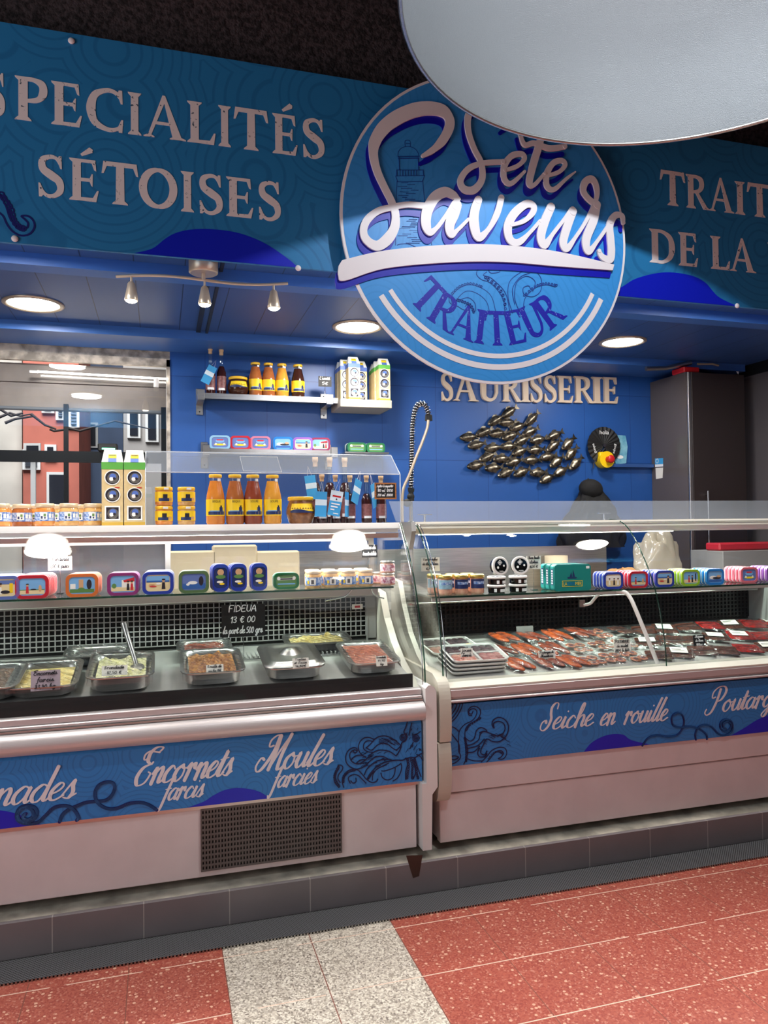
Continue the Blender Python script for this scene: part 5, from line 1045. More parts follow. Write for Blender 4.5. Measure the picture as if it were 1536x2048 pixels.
def gift_box(band, w=.088, h=.335, d=.085):
    def fn(o):
        build(MB('kraft').box((-w/2, -d/2, 0), (w/2, d/2, h*.74)).m('kraft_dark').box((-w/2-.0005, -d/2-.0005, 0), (w/2+.0005, d/2+.0005, .014)), 'carton', o)
        build(MB(band).box((-w/2-.0008, -d/2-.0008, h*.735), (w/2+.0008, d/2+.0008, h*.83)), 'colour_band', o)
        m_ = MB('carton_white'); z0_, z1_ = h*.83, h; v = [(-w/2, -d/2, z0_), (w/2, -d/2, z0_), (w/2, d/2, z0_), (-w/2, d/2, z0_), (-w*.40, -.006, z1_), (w*.40, -.006, z1_), (w*.40, .006, z1_), (-w*.40, .006, z1_)]
        m_._add(v, [(0, 3, 2, 1), (4, 5, 6, 7), (0, 1, 5, 4), (1, 2, 6, 5), (2, 3, 7, 6), (3, 0, 4, 7)])
        sl_ = (d/2-.006)/(z1_-z0_); T_ = lambda u, vv, dd=0: Vector((u, -d/2+vv*sl_-.001-dd, z0_+vv))
        m_.m('label_yellow').poly(rc(-.017, .018, .017, .036), T_, .0006); m_.m('blue_band').poly(rc(-.017, .0, .017, .017), T_, .0006); m_.m('figure_dark').poly(rc(-.014, .030, .014, .033), T_, .001); build(m_, 'gable_top', o)
        T2 = wallT(-d/2-.0004)
        for zc_, kind in ((h*.625, 0), (h*.40, 0), (h*.16, 1)):
            wm = MB('carton_white'); 
            if kind: wm.poly([rc(-.032, zc_-.032, .032, zc_+.032), rc(-.026, zc_-.026, .026, zc_+.026)], T2, .0012)
            else: wm.ring(0, zc_, .029, .033, T2, .0012, 24)
            wo = build(wm, 'window', o); cm = MB('figure_dark')
            if kind: cm.poly(rc(-.026, zc_-.026, .026, zc_+.026), T2, .0002)
            else: cm.disc(0, zc_, .029, T2, .0002, 24)
            cm.m('silver_lid').disc(.002, zc_-.002, .023, T2, .0006, 20); cm.m('blue_band').disc(.002, zc_+.004, .014, T2, .001, 14); cm.m('figure_white').disc(-.004, zc_-.006, .009, T2, .0013, 10); cm.m('figure_dark').disc(.008, zc_-.004, .006, T2, .0015, 8)
            build(cm, 'tin_inside', wo)
        build(MB('red').poly(rc(.008, h*.49, .030, h*.50), T2, .001), 'red_print', o)
    return fn
for x_, lb in ((226, 'left one of the two tall kraft gift boxes on the left counter'), (270, 'right one of the two tall kraft gift boxes on the left counter')):
    inst('giftgreen', gift_box('green_band'), 'gift_box', lb, 'box', (XT(x_, 1000, 3.53), 3.53, ZL), group='tall gift boxes on the counter')
ydeco = [('label_navy', -.7, .5, .05, .35), ('figure_dark', -.2, .3, .35, .75), ('figure_tan', .55, .95, .1, .4)]
for x_, nm in ((328, 'left'), (373, 'right')):
    for k_, (fl, lv) in enumerate((('spread_tan' if nm == 'right' else 'spread_orange', 'bottom'), ('spread_tan' if nm == 'right' else 'spread_orange', 'top'))):
        inst('yj'+fl, jar(.039, .086, 'yellow_lid', fl, 'label_yellow', ydeco, (.22, .74), True, .9), 'yellow_jar', '%s jar with yellow lid and label in the %s stack of two' % (lv, nm), 'jar', (XT(x_, 1040, 3.56), 3.56, ZL+k_*.0865), rz=.1*k_, group='stacked yellow lidded jars')
for x_, fl, wd, lb in ((431, 'soup_orange', 'BISQUE', 'left bottle of orange bisque with yellow label on the counter'), (470, 'soup_brown', 'BISQUE', 'second bottle of bisque from the left on the counter'), (506, 'soup_red', 'SOUPE', 'dark red bottle of soup with yellow label on the counter'), (545, 'soup_amber', 'SOUPE', 'amber bottle of soup at the right of the four counter bottles')):
    inst('sb'+fl, soup_bottle(fl, wd), 'soup_bottle', lb, 'bottle', (XT(x_, 1000, 3.56), 3.56, ZL), group='soup bottles on the counter')
def wide_jar(fill, r=.070, h=.128):
    def fn(o):
        build(MB(fill).lathe([(r*.70, 0), (r*.80, h*.03), (r, h*.38), (r*.98, h*.55), (r*.82, h*.82), (r*.80, h*.86)], (0, 0, 0), 32), 'body', o)
        m_ = MB('label_yellow'); m_.grid(lambda u, v: Vector(((r*(1.0-.14*v)+.0015)*math.sin(-.9+1.8*u), -(r*(1.0-.14*v)+.0015)*math.cos(-.9+1.8*u), h*(.46+.28*v))), 14, 2); m_.m('label_navy').grid(lambda u, v: Vector(((r*1.0+.003)*math.sin(-.9+1.8*u), -(r*1.0+.003)*math.cos(-.9+1.8*u), h*(.40+(.08+.05*math.sin(u*5))*v))), 14, 1); build(m_, 'paper_label', o)
        build(MB('yellow_lid').lathe([(r*.84, h*.86), (r*.88, h*.88), (r*.88, h*.97), (r*.84, h), (.001, h)], (0, 0, 0), 32, capt=False), 'lid', o)
    return fn
inst('wjb', wide_jar('terrine'), 'wide_jar', 'wide bellied jar with yellow lid right of the soup bottles', 'jar', (XT(601, 1000, 3.57), 3.57, ZL))
ob = [(631, 3.72, 1, 'left tall cork stoppered bottle in the back of the counter'), (660, 3.72, 1, 'middle tall cork stoppered bottle in the back of the counter'), (690, 3.72, 1, 'right tall cork stoppered bottle in the back of the counter'), (644, 3.54, 0, 'leftmost small corked bottle right of the wide jar'), (671, 3.56, 0, 'small corked bottle behind the large hanging tag'), (700, 3.58, 0, 'small corked bottle third from the left'), (733, 3.58, 0, 'small corked bottle left of the framed chalk sign'), (762, 3.60, 0, 'small corked bottle behind the framed chalk sign')]
for x_, y_, big, lb in ob:
    inst('ob%d' % big, oil_bottle(.030 if big else .026, .335 if big else .235), 'oil_bottle', lb, 'bottle', (XT(x_, 1000, y_), y_, ZL), group='corked bottles on the counter')
def hang_tag(o):
    build(MB('tag_blue').box((-.028, 0, -.12), (.028, .0012, 0)).m('tag_pale').box((-.0282, -.0006, -.066), (.0282, 0, -.038)), 'paper_tag', o)
    build(MB('sticker').tube([Vector((-.012, .0015, -.006)), Vector((0, .004, .045)), Vector((.012, .0015, -.006))], .0008, 4), 'string', o)
def hang_tag_front(o):
    build(MB('tag_blue').box((-.030, 0, -.12), (.030, .0012, 0)).m('tag_pale').box((-.0302, -.0006, -.05), (.0302, 0, .0002)), 'paper_tag', o)
    T_ = wallT(-.0007); m_ = MB('red').box((-.020, -.0012, -.030), (.022, -.0007, -.022)).m('figure_dark').disc(.002, -.040, .004, T_); m_.m('sticker')
    for i, q in enumerate((.03, .024, .014)): m_.box((-.020, -.0012, -.066-i*.014), (-.020+q*1.4, -.0007, -.060-i*.014))
    m_.box((-.004, -.0012, -.110), (.022, -.0007, -.106)); build(m_, 'printing', o)
    build(MB('sticker').tube([Vector((-.012, .0015, -.006)), Vector((.004, .004, .06)), Vector((.012, .0015, -.006))], .0008, 4), 'string', o)
for x_, y_, Y_, rt_, k_, lb in ((619, 951, 3.68, .15, 0, 'blue hanging tag at the upper left of the corked bottles'), (643, 983, 3.505, -.05, 0, 'blue hanging tag on the leftmost small corked bottle'), (675, 982, 3.50, -.18, 1, 'large blue and white hanging tag with a red word'), (694, 984, 3.52, -.04, 0, 'narrow turned blue tag right of the large tag'), (718, 960, 3.535, -.35, 0, 'crumpled blue tag turned sideways left of the chalk sign'), (745, 968, 3.555, .3, 0, 'small blue tag half hidden behind the chalk sign')):
    q = at(x_, y_, Y_); inst('tag%d' % k_, hang_tag_front if k_ else hang_tag, 'hanging_tag', lb, 'tag', (q.x, Y_, q.z), rot=(0, -rt_, {619: .1, 694: 1.0, 718: .7, 745: .9}.get(x_, 0)), group='paper tags on the bottles')
q = at(771, 982, 3.50); put_card(.096, .066, [('Apéro à emporter', .9), ('100 ml  12€50', .85), ('200 ml  20€00', .85)], (q.x, 3.50, ZL), 'small chalk sign in an orange wooden frame', True, frame='wood', stand=q.z-.033-ZL, name='chalk_sign', cat='sign')
# clear guard standing on the counter
sg = empty('sneeze_guard', (.5, 3.46, ZL), 'bent clear acrylic guard standing around the bottles', 'guard')
xa, xb = XT(291, 980, 3.46), XT(800, 980, 3.46); za = at(600, 947, 3.46).z; zb_ = at(600, 908, 3.60).z
build(MB('acrylic').box((xa, 3.455, ZL), (xb, 3.459, za)), 'front_sheet', sg); mm_ = MB('acrylic_scuffed'); mm_.sheet(lambda u, v: Vector((xa+(xb-xa)*u, 3.457+.145*v, za+(zb_-za)*v)), 1, 1, (0, -.001, .004)); build(mm_, 'sloped_sheet', sg)
build(MB('acrylic_edge' if glassmat('acrylic_edge', (.8, .85, .9), 1, .25, .1, .45, (225, 232, 240)) is None else 'acrylic_edge').tube([(xb, 3.457, ZL), (xb, 3.457, za), (xb, 3.602, zb_)], .0022, 6).tube([(xa, 3.457, za), (xb, 3.457, za)], .0024, 6).tube([(xa, 3.602, zb_), (xb, 3.602, zb_)], .0018, 6).tube([(xa, 3.457, ZL), (xa, 3.457, za), (xa, 3.602, zb_)], .002, 6), 'polished_edge', sg)
build(MB('acrylic').box((xb-.14, 3.60, ZL), (xb-.137, 3.605, zb_)).box((xa+.14, 3.60, ZL), (xa+.143, 3.605, zb_)), 'prop', sg)
P4 = [at(a, b, 3.50) for a, b in ((483, 910), (559, 911), (561, 945), (485, 943))]
build(MB('acrylic_scuffed').quad(*[Vector((p.x, 3.457+.145*(p.z-za)/(zb_-za)-.004, p.z)) for p in P4]).m('acrylic_edge').tube([Vector((p.x, 3.457+.145*(p.z-za)/(zb_-za)-.004, p.z)) for p in P4], .0014, 5, True), 'taped_pocket', sg)

# ================================================================ BACK WALL
def wall_shelf(name, xl, xr, yt, label, brk, end=None):
    z = at((xl+xr)/2, yt, 4.80).z; x0, x1 = XT(xl, yt, 4.80), XT(xr, yt, 4.80); e = empty(name, ((x0+x1)/2, 4.9, z), label, 'shelf')
    build(MB('steel').box((x0, 4.80, z-.010), (x1, 4.998, z)).box((x0, 4.797, z-.034), (x1, 4.80, z+.001)), 'board', e)
    for b in brk:
        xx = XT(b, yt, 4.8); build(MB('steel').box((xx-.022, 4.985, z-.11), (xx+.022, 4.999, z+.06), .002).box((xx-.022, 4.79, z-.045), (xx+.022, 4.985, z-.0105), .002).box((xx-.022, 4.785, z-.045), (xx+.022, 4.7965, z+.022), .002).m('black').cyl((xx, 4.984, z+.04), (xx, 4.9855, z+.04), .005, 10).cyl((xx, 4.984, z-.09), (xx, 4.9855, z-.09), .005, 10), 'bracket', e)
    return z
YG = 4.87
zs = wall_shelf('wall_shelf', 395, 676, 797-6, 'upper stainless wall shelf carrying bottles and a jar', (402, 659))
inst('ob1', oil_bottle(.03, .335), 'oil_bottle', 'left corked bottle on the upper wall shelf, wearing a blue tag', 'bottle', (XT(421, 760, YG), YG, zs), scale=(1.0, 1.0, .92), group='corked bottles on the upper shelf')
inst('ob1', oil_bottle(.03, .335), 'oil_bottle', 'right corked bottle on the upper wall shelf', 'bottle', (XT(443, 760, YG), YG, zs), scale=(1.0, 1.0, .90), group='corked bottles on the upper shelf')
q = at(426, 733, 4.83); inst('tag0', hang_tag, 'hanging_tag', 'blue hanging tag on the bottles of the upper wall shelf', 'tag', (q.x, 4.825, q.z), rot=(0, .45, 0))
inst('wjs', wide_jar('soup_dark', .068, .12), 'wide_jar', 'dark wide jar on the upper wall shelf', 'jar', (XT(476, 770, YG), YG, zs))
for x_, fl, lb in ((511, 'soup_brown', 'first soup bottle from the left on the upper shelf'), (537, 'soup_brown2', 'second soup bottle from the left on the upper shelf'), (564, 'soup_amber2', 'third soup bottle from the left on the upper shelf'), (596, 'soup_dark', 'darkest soup bottle, at the right of the upper shelf')):
    fl2 = fl.rstrip('2'); inst('ss'+fl, soup_bottle(fl2, None, .043, .222), 'soup_bottle', lb, 'bottle', (XT(x_, 770, YG), YG, zs), group='soup bottles on the upper shelf')
q = at(650, 763, 4.83); put_card(.088, .068, [('L\'unité', .8), ('5€', .5)], (q.x, 4.83, zs), 'small black price sign reading 5 euros on the upper shelf', True, stand=q.z-.034-zs, name='price_sign', cat='sign')
bx = empty('box_shelf', (XT(731, 805, 4.72), 4.86, at(731, 812, 4.72).z), 'grey box shaped wall shelf with 14,00 € written on its front', 'shelf')
x0, x1 = XT(681, 805, 4.72), XT(784, 805, 4.72); zt, zb2 = at(735, 799, 4.72).z, at(735, 815, 4.72).z
mat('shelf_grey', (176, 166, 152), .5); build(MB('shelf_grey').box((x0, 4.72, zb2), (x1, 4.999, zt), .003), 'board', bx)
m_ = MB('chalk'); script(m_, '14,00 €', XT(722, 805, 4.72), at(735, 810, 4.72).z, .020, wallT(4.7195), .2, .16, .2, None, .0006, 3); build(m_, 'handwriting', bx)
for x_, y_, bd, lb in ((684, 4.94, 'blue_band', 'rearmost blue banded gift box of the left group on the box shelf'), (690, 4.86, 'blue_band', 'blue banded gift box second from the front in the left group'), (706, 4.77, 'blue_band', 'front blue banded gift box on the box shelf'), (720, 4.88, 'blue_band', 'blue banded gift box at the right of the left group'), (752, 4.94, 'green_band', 'rearmost green banded gift box on the box shelf'), (757, 4.86, 'green_band', 'middle green banded gift box on the box shelf'), (766, 4.77, 'green_band', 'front green banded gift box on the box shelf')):
    yy = y_; inst('gift'+bd+'w', gift_box(bd, .078, .285, .074), 'gift_box', lb, 'box', (XT(x_, 770, yy), yy, zt), group='gift boxes on the box shelf')
z2 = wall_shelf('wall_shelf', 408, 674, 899, 'lower stainless wall shelf carrying six picture tins', (412, 668))
for x_, cm_, sc_, lb in ((440, 'tin_pale', 'crest', 'pale blue picture tin at the left end of the lower wall shelf'), (481, 'tin_red', 'crest', 'red rimmed crest tin on the lower wall shelf'), (521, 'tin_rose', 'crest', 'rose rimmed crest tin on the lower wall shelf'), (566, 'tin_sky', 'island', 'bright blue rimmed tin on the lower wall shelf'), (606, 'tin_violet', 'beach', 'pale violet tin with a standing figure on the lower wall shelf'), (641, 'tin_maroon', 'market', 'maroon rimmed tin at the right end of the lower wall shelf')):
    inst('wt%d' % x_, tin(cm_, SC[sc_], .128, .088, .04), 'picture_tin', lb, 'tin', (XT(x_, 890, 4.84), 4.84, z2+.0005), rz=-.12, group='picture tins on the lower shelf')
zg = at(730, 905, 4.84).z; gs = MB('steel').box((XT(690, 905, 4.80), 4.80, zg-.012), (XT(778, 905, 4.80), 4.999, zg)); tag(build(gs, 'small_shelf'), 'small steel wall ledge under the two green tins', 'shelf')
for x_, lb in ((714, 'left green tin on the small wall ledge'), (752, 'right green tin on the small wall ledge')): inst('wtg', tin('tin_green', SC['green'], .128, .066, .10, .022), 'picture_tin', lb, 'tin', (XT(x_, 897, 4.84), 4.84, zg+.0005), group='green tins on the ledge')
# raised lettering
mat('letter_cream', (222, 200, 176), .5)
YW_ = YW-.0005; e = empty('wall_lettering', at(1056, 780, YW_), 'cream cut out letters reading SAURISSERIE on the blue wall', 'lettering')
k = .414063; LS = [('S', -48, 8), ('A', 14, 130), ('U', 132, 238), ('R', 246, 352), ('I', 335, 384), ('S', 380, 438), ('S', 446, 506), ('E', 511, 588), ('R', 592, 690), ('I', 678, 730), ('E', 731, 805)]
LS[3] = ('R', 246, 340)
zt0 = at(1200, 807, YW_).z; zt1 = at(1200, 755, YW_).z; zl0 = at(890, 803, YW_).z
for ch, a, b in LS:
    xm = 900+(a+b)/2*k; yb_ = 802+(xm-885)*.0165; z0_ = at(xm, yb_, YW_).z
    m_ = MB('letter_cream'); serif(m_, ch, XT(900+a*k, 780, YW_), XT(900+b*k, 780, YW_), z0_, zt1-zt0, wallT(YW_), .022, 1.0); build(m_, 'letter', e)
# fish school
mat('fish_metal', (150, 140, 122), .32, .9, c2=(74, 66, 56), vscale=38)
FS = [(290, 780), (400, 812), (225, 820), (280, 832), (332, 852), (168, 877), (95, 903), (235, 885), (392, 875), (295, 897), (510, 893), (132, 940), (352, 918), (430, 915), (290, 948), (505, 942), (575, 932), (212, 955), (420, 965), (185, 998), (342, 972), (255, 1008), (478, 998), (590, 980), (315, 1022), (400, 1015), (520, 1020), (612, 1028), (130, 1040), (215, 1052), (275, 1075), (350, 1072), (430, 1075), (540, 1068), (475, 1102)]
fe = empty('fish_sculpture', at(1045, 890, 4.98), 'metal wall sculpture of a school of fish on the blue wall', 'wall art')
fk = .414063
for i, (a, b) in enumerate(FS):
    q = at(900+a*fk, 500+b*fk, 4.965); m_ = MB('fish_metal'); an = R(14+10*math.sin(i*1.7)+(18 if b < 830 or a > 500 else 0)); rot = Matrix.Rotation(-an, 3, 'Y'); s_ = .079
    C_ = Vector((q.x, 4.968, q.z)); X_ = lambda x, y, z: C_+rot @ Vector((x*s_, y*s_, z*s_))
    prof_ = [(-1.0, .02), (-.92, .16), (-.75, .26), (-.45, .37), (-.1, .40), (.25, .32), (.5, .19), (.64, .11)]
    m_.grid(lambda u, v: X_(catmull([(p[0], p[1], 0) for p in prof_], 2)[min(int(u*14+.5), 14)].x, -.22*math.sin(PI*min(1, .06+v*.94))*min(1, prof_[min(int(u*7+.5), 7)][1]/.3), (2*v-1)*catmull([(p[0], p[1], 0) for p in prof_], 2)[min(int(u*14+.5), 14)].y), 14, 8)
    T_ = lambda u, v, d=0: X_(u, .06-d/s_, v)
    m_.poly([(.6, .08), (.98, .34), (.90, .05), (1.0, -.30), (.6, -.08)], T_, .006); m_.poly([(-.35, .36), (-.05, .54), (.3, .44), (.2, .30)], T_, .005); m_.poly([(-.1, -.36), (.12, -.52), (.2, -.32)], T_, .005)
    fo = build(m_, 'fish', fe); build(MB('black').ball(X_(-.74, -.14, .06), .007, 8, 6), 'eye', fo)
# fan, card, emergency stop, conduit
YF = 4.965; fq = at(900+742*k, 500+945*k, YF); fn_ = empty('hand_fan', (fq.x, YF, fq.z), 'open black paper fan with white words pinned on the blue wall', 'fan')
fr = .142; m_ = MB('fan_black' if mat('fan_black', (18, 18, 20), .55) else ''); n = 40; P_ = []
a0, a1 = -62, 242
def fp(a, r): return (fq.x+r*math.cos(R(a)), fq.z+r*math.sin(R(a)))
for i in range(n+1):
    a = a0+(a1-a0)*i/n; P_.append((a, .006*(i % 2)))
vs = []; fs = []
for a, d_ in P_:
    for r_ in (.012, fr): u, v = fp(a, r_); vs.append((u, YF-.004-d_*(r_/fr), v))
for i in range(n): fs.append((2*i, 2*i+2, 2*i+3, 2*i+1))
m_._add(vs, fs); m_._add([(x, y+.003, z) for x, y, z in vs], [f_[::-1] for f_ in fs]); build(m_, 'leaf', fn_)
def fan_txt(s_, ang, r_, h_, w_):
    a = R(ang); cx_, cz_ = fp(ang, r_); b = a-PI/2
    m2 = MB('chalk'); m2.text(s_, lambda u, v, d=0: Vector((cx_+(u-w_/2)*math.cos(b)-v*math.sin(b), YF-.013, cz_+(u-w_/2)*math.sin(b)+v*math.cos(b))), h_, w_); build(m2, 'word', fn_)
fan_txt('hola', 90, .085, .030, .080); fan_txt('guapa', 195, .085, .020, .075); fan_txt('guapa', -15, .085, .020, .075)
build(MB('figure_dark').disc(fq.x, fq.z, .012, wallT(YF-.012), .004, 14).tube([Vector((fq.x+.01, YF, fq.z-.02)), Vector((*[fp(235, .16)[0]], YF-.004, fp(235, .17)[1])), Vector((fp(240, .19)[0], YF-.004, fp(240, .2)[1]))], .005, 6), 'rivet_cord', fn_)
mat('wipe_pack', (92, 160, 190), .3, c2=(140, 196, 214), vscale=20); P_ = px([(790, 893), (845, 897), (855, 950), (848, 1030), (800, 1036), (785, 1000)], 4.985, 900, 500, k)
wp = MB('wipe_pack').poly(P_, wallT(4.999), .022); q = at(900+822*k, 500+1000*k, 4.976); wp.m('chalk').poly(el(q.x, q.z, .028, .014), wallT(4.9765), .0008); tag(build(wp, 'blue_packet'), 'pale blue packet on the wall behind the black fan', 'packet')
eq = at(900+760*k, 500+1012*k, 4.93); es = empty('emergency_stop', (eq.x, 4.93, eq.z), 'yellow emergency stop box with a red button under the fan', 'switch')
build(MB('yellow').cyl((eq.x-.004, 4.999, eq.z), (eq.x-.004, 4.925, eq.z), .062, 28).box((eq.x-.062, 4.931, eq.z-.03), (eq.x+.02, 4.999, eq.z+.058), .008), 'housing', es)
build(MB('red').cyl((eq.x+.004, 4.925, eq.z), (eq.x+.004, 4.885, eq.z), .024, 20).ball((eq.x+.004, 4.885, eq.z), (.030, .014, .030), 18, 10), 'button', es)
zc0 = at(1260, 932, 4.98).z; tag(build(MB('soffit_blue').box((XT(1200, 932, 4.98), 4.955, zc0-.012), (3.66, 4.999, zc0+.014), .002), 'cable_duct'), 'blue cable duct running right from the emergency stop', 'duct')
# black jacket on a hook
jq = at(1178, 962, 4.9); jk = empty('black_jacket', (jq.x, 4.93, jq.z-.5), 'black hooded jacket hanging low on the blue wall behind the counter', 'jacket')
mat('black_cloth', (16, 15, 17), .85, bump=.4, bscale=14)
def jf(u, v):
    a = u*2*PI; z_ = jq.z+.005-.50*v; w = (.03+.40*min(1, v*1.3)**.8); d = .04+.06*min(1, v*2.5)
    rr_ = 1+.10*math.sin(5*a+v*9)+.05*math.sin(11*a-v*14); return Vector((jq.x+.02+w*.62*math.cos(a)*rr_+.02*math.sin(v*6), 4.992-d-(d*.9)*math.sin(a)*rr_*.9, z_))
build(MB('black_cloth').grid(jf, 48, 26), 'cloth', jk); build(MB('black_cloth').ball((jq.x+.015, 4.90, jq.z-.060), (.095, .07, .075), 20, 12, Matrix.Rotation(.2, 3, 'Y')), 'hood', jk); build(MB('chrome').tube([(jq.x, 4.999, jq.z+.0), (jq.x, 4.93, jq.z-.01), (jq.x, 4.91, jq.z+.02)], .006, 8), 'hook', jk)
# tall cabinet
kx0, kx1, ky, kz = 3.668, 4.168, 4.56, 2.655
kb = empty('tall_cabinet', ((kx0+kx1)/2, ky, 0), 'tall dark grey cabinet with a bar handle in the right corner', 'cabinet')
mat('cab_side', (88, 80, 78), .16, spec=.7); build(MB('cab_side').box((kx0, ky+.022, 0), (kx1, 4.995, kz)), 'body', kb)
dr = build(MB('cabinet_front').box((kx0+.032, ky, .06), (kx1-.003, ky+.020, kz-.004), .002), 'door', kb); build(MB('alu').box((kx0+.003, ky+.002, .06), (kx0+.029, ky+.021, kz-.004), .002), 'edge_strip', kb)
hx = kx0+.13; build(MB('chrome').cyl((hx, ky-.03, 1.20), (hx, ky-.03, at(1393, 982, ky).z), .007, 10).cyl((hx, ky, 1.76), (hx, ky-.03, 1.76), .005, 8).cyl((hx, ky, 1.25), (hx, ky-.03, 1.25), .005, 8), 'handle', dr)
def side_pt(px_, py_): d = _ray(px_, py_); t = (kx0-.0015)/d.x; return Vector((kx0-.0015, d.y*t, EYE+d.z*t))
TS = lambda u, v, d=0: Vector((kx0-.0004-d, u, v))
def stick(pts, mt): return MB(mt).poly([(q.y, q.z) for q in (side_pt(*p) for p in pts)], TS, .0012)
tag(build(stick([(1310, 917), (1326, 916), (1326, 933), (1310, 934)], 'sticker').m('tag_blue').poly([(q.y, q.z) for q in (side_pt(*p) for p in [(1310, 917), (1326, 916), (1326, 928), (1310, 929)])], TS, .002).m('chalk').ring(side_pt(1314.5, 922).y, side_pt(1314.5, 922).z, .014, .018, TS, .0026, 16), 'blue_sticker'), 'blue and white sticker on the side of the dark cabinet', 'sticker')
tag(build(stick([(1311, 936), (1326, 935), (1325, 956), (1312, 958)], 'paper'), 'paper_note'), 'white paper note below the blue sticker on the cabinet side', 'note')
q = at(1475, 745, ky); tag(build(MB('chalk').poly([(q.x-.012, q.z+.008), (q.x+.010, q.z+.006), (q.x+.006, q.z-.014)], wallT(ky-.0003), .001), 'torn_sticker'), 'small torn white sticker in the top corner of the cabinet door', 'sticker')
clutter = [('metal_bar', [at(1292, 741, 4.62), at(1330, 740, 4.62), at(1382, 729, 4.62)], .016, 'steel', 'grey metal bar sticking out left over the cabinet top'), ('thin_rod', [at(1330, 727, 4.66), at(1405, 722, 4.66)], .010, 'figure_dark', 'dark thin rod lying across the cabinet top'), ('angled_rod', [at(1350, 720, 4.72), at(1386, 711, 4.72)], .012, 'steel', 'grey rod leaning up on top of the cabinet'), ('wire_end', [at(1395, 728, 4.60), at(1425, 728, 4.60), at(1437, 731, 4.60)], .008, 'nickel', 'pale wire end lying at the right on the cabinet top')]
for nm, pts, r_, mt, lb in clutter:
    zlow = min(p.z for p in pts); dz = max(0, kz+r_-zlow); tag(build(MB(mt).tube([p+Vector((0, 0, dz)) for p in pts], r_, 8), nm), lb, 'bar')
p, q = at(1368, 731, 4.58), at(1399, 723, 4.58); tag(build(MB('red').box((p.x, 4.58, kz+.0005), (q.x, 4.72, kz+.04), .006), 'red_box'), 'flat red box lying on top of the dark cabinet', 'box')
# spring rinse tap behind the counters
YT = 4.15; tp = empty('rinse_tap', at(823, 1046, YT), 'tall spring rinse tap standing between the two counters', 'tap')
sk = (760, 780, .136719)
def tpx(pts, Y): return [at(sk[0]+a*sk[2], sk[1]+b*sk[2], Y) for a, b in pts]
hose = catmull(tpx([(452, 1440), (462, 1100), (470, 700), (480, 480), (510, 310), (560, 220), (620, 200), (670, 240), (700, 320), (715, 380)], YT), 14)
build(MB('rubber').tube(hose, .011, 10), 'hose', tp)
hl = []; L_ = 0
for i in range(len(hose)-1):
    t_ = (hose[i+1]-hose[i]); seg = t_.length; t_.normalize(); n1 = Vector((0, 1, 0)); n2 = t_.cross(n1)
    for j in range(8):
        f_ = j/8; p = hose[i].lerp(hose[i+1], f_); ph = 2*PI*(L_+seg*f_)/.0155; hl.append(p+(n1*math.cos(ph)+n2*math.sin(ph))*.0165)
    L_ += seg
build(MB('chrome').tube(hl, .0032, 5), 'spring', tp)
build(MB('rubber').tube(tpx([(712, 370), (712, 450)], YT), [.021, .023], 14), 'end_collar', tp)
build(MB('nickel').tube(catmull(tpx([(708, 440), (690, 560), (620, 760), (530, 980), (430, 1240), (350, 1420), (328, 1560), (325, 1700), (330, 1960)], YT-.05), 8), .0085, 8), 'feed_hose', tp)
build(MB('rubber').tube(tpx([(455, 1440), (455, 1490)], YT), [.020, .018], 12).tube(tpx([(455, 1490), (450, 1620)], YT), [.014, .020], 12).ball(tpx([(450, 1560)], YT)[0], .022).ball(tpx([(400, 1650)], YT)[0], (.026, .024, .024)), 'valve', tp)
pz = tpx([(450, 1620)], YT)[0]; build(MB('chrome').cyl(pz, (pz.x, YT, 1.105), .012, 12).cyl((pz.x, YT, 1.105), (pz.x, YT, 1.08), .03, 16), 'riser', tp)
# stainless back worktop and what lies on it
wt = empty('back_worktop', (1.5, 4.6, 0), 'stainless worktop along the blue wall behind the counters', 'worktop')
build(MB('steel').box((.12, 4.12, 1.04), (3.55, 4.55, 1.08), .004), 'top', wt); build(MB('steel').box((.14, 4.15, .02), (3.53, 4.53, 1.04)), 'body', wt); build(MB('steel').box((.12, 4.535, 1.0801), (2.95, 4.55, 1.41)), 'splashback', wt)
mat('paper_bag', (206, 190, 160), .8, bump=.3, bscale=12); mat('brown_bag', (186, 140, 88), .75, bump=.6, bscale=14); glassmat('poly_bag', (.95, .95, .92), .8, .12, .15, .5, (214, 204, 184)); 
def lumpy(name, mt, c, r, label, cat, seed, flat=.0):
    random.seed(seed); ks = [(random.uniform(2, 7), random.uniform(0, 6), random.uniform(2, 6)) for _ in range(4)]
    def f_(u, v):
        a = u*2*PI; t_ = PI*v; s_ = 1+sum(.06*math.sin(k1*a+p1)*math.sin(k2*t_) for k1, p1, k2 in [(round(q_[0]), q_[1], q_[2]) for q_ in ks])
        return Vector((c[0]+r[0]*math.sin(t_)**.7*math.cos(a)*s_, c[1]+r[1]*math.sin(t_)**.7*math.sin(a)*s_, c[2]+r[2]*(1-math.cos(t_))*s_))
    return tag(build(MB(mt).grid(f_, 32, 18), name), label, cat)
lumpy('plastic_bag', 'poly_bag', (XT(1318, 1100, 4.3), 4.32, 1.085), (.17, .10, .19), 'large pale translucent plastic bag behind the right counter glass', 'bag', 4)
lumpy('brown_paper', 'brown_bag', (XT(1246, 1120, 4.26), 4.27, 1.081), (.13, .10, .085), 'crumpled brown paper bag behind the right counter glass', 'bag', 9)
rl = empty('paper_roll', (XT(1112, 1100, 4.42), 4.42, 1.0805), 'upright cream paper roll behind the right counter', 'roll'); rx = XT(1112, 1100, 4.42); build(MB('paper_bag').lathe([(.075, 0), (.075, .27), (.02, .27), (.02, .2)], (rx, 4.42, 1.0805), 28, capt=False), 'paper', rl)
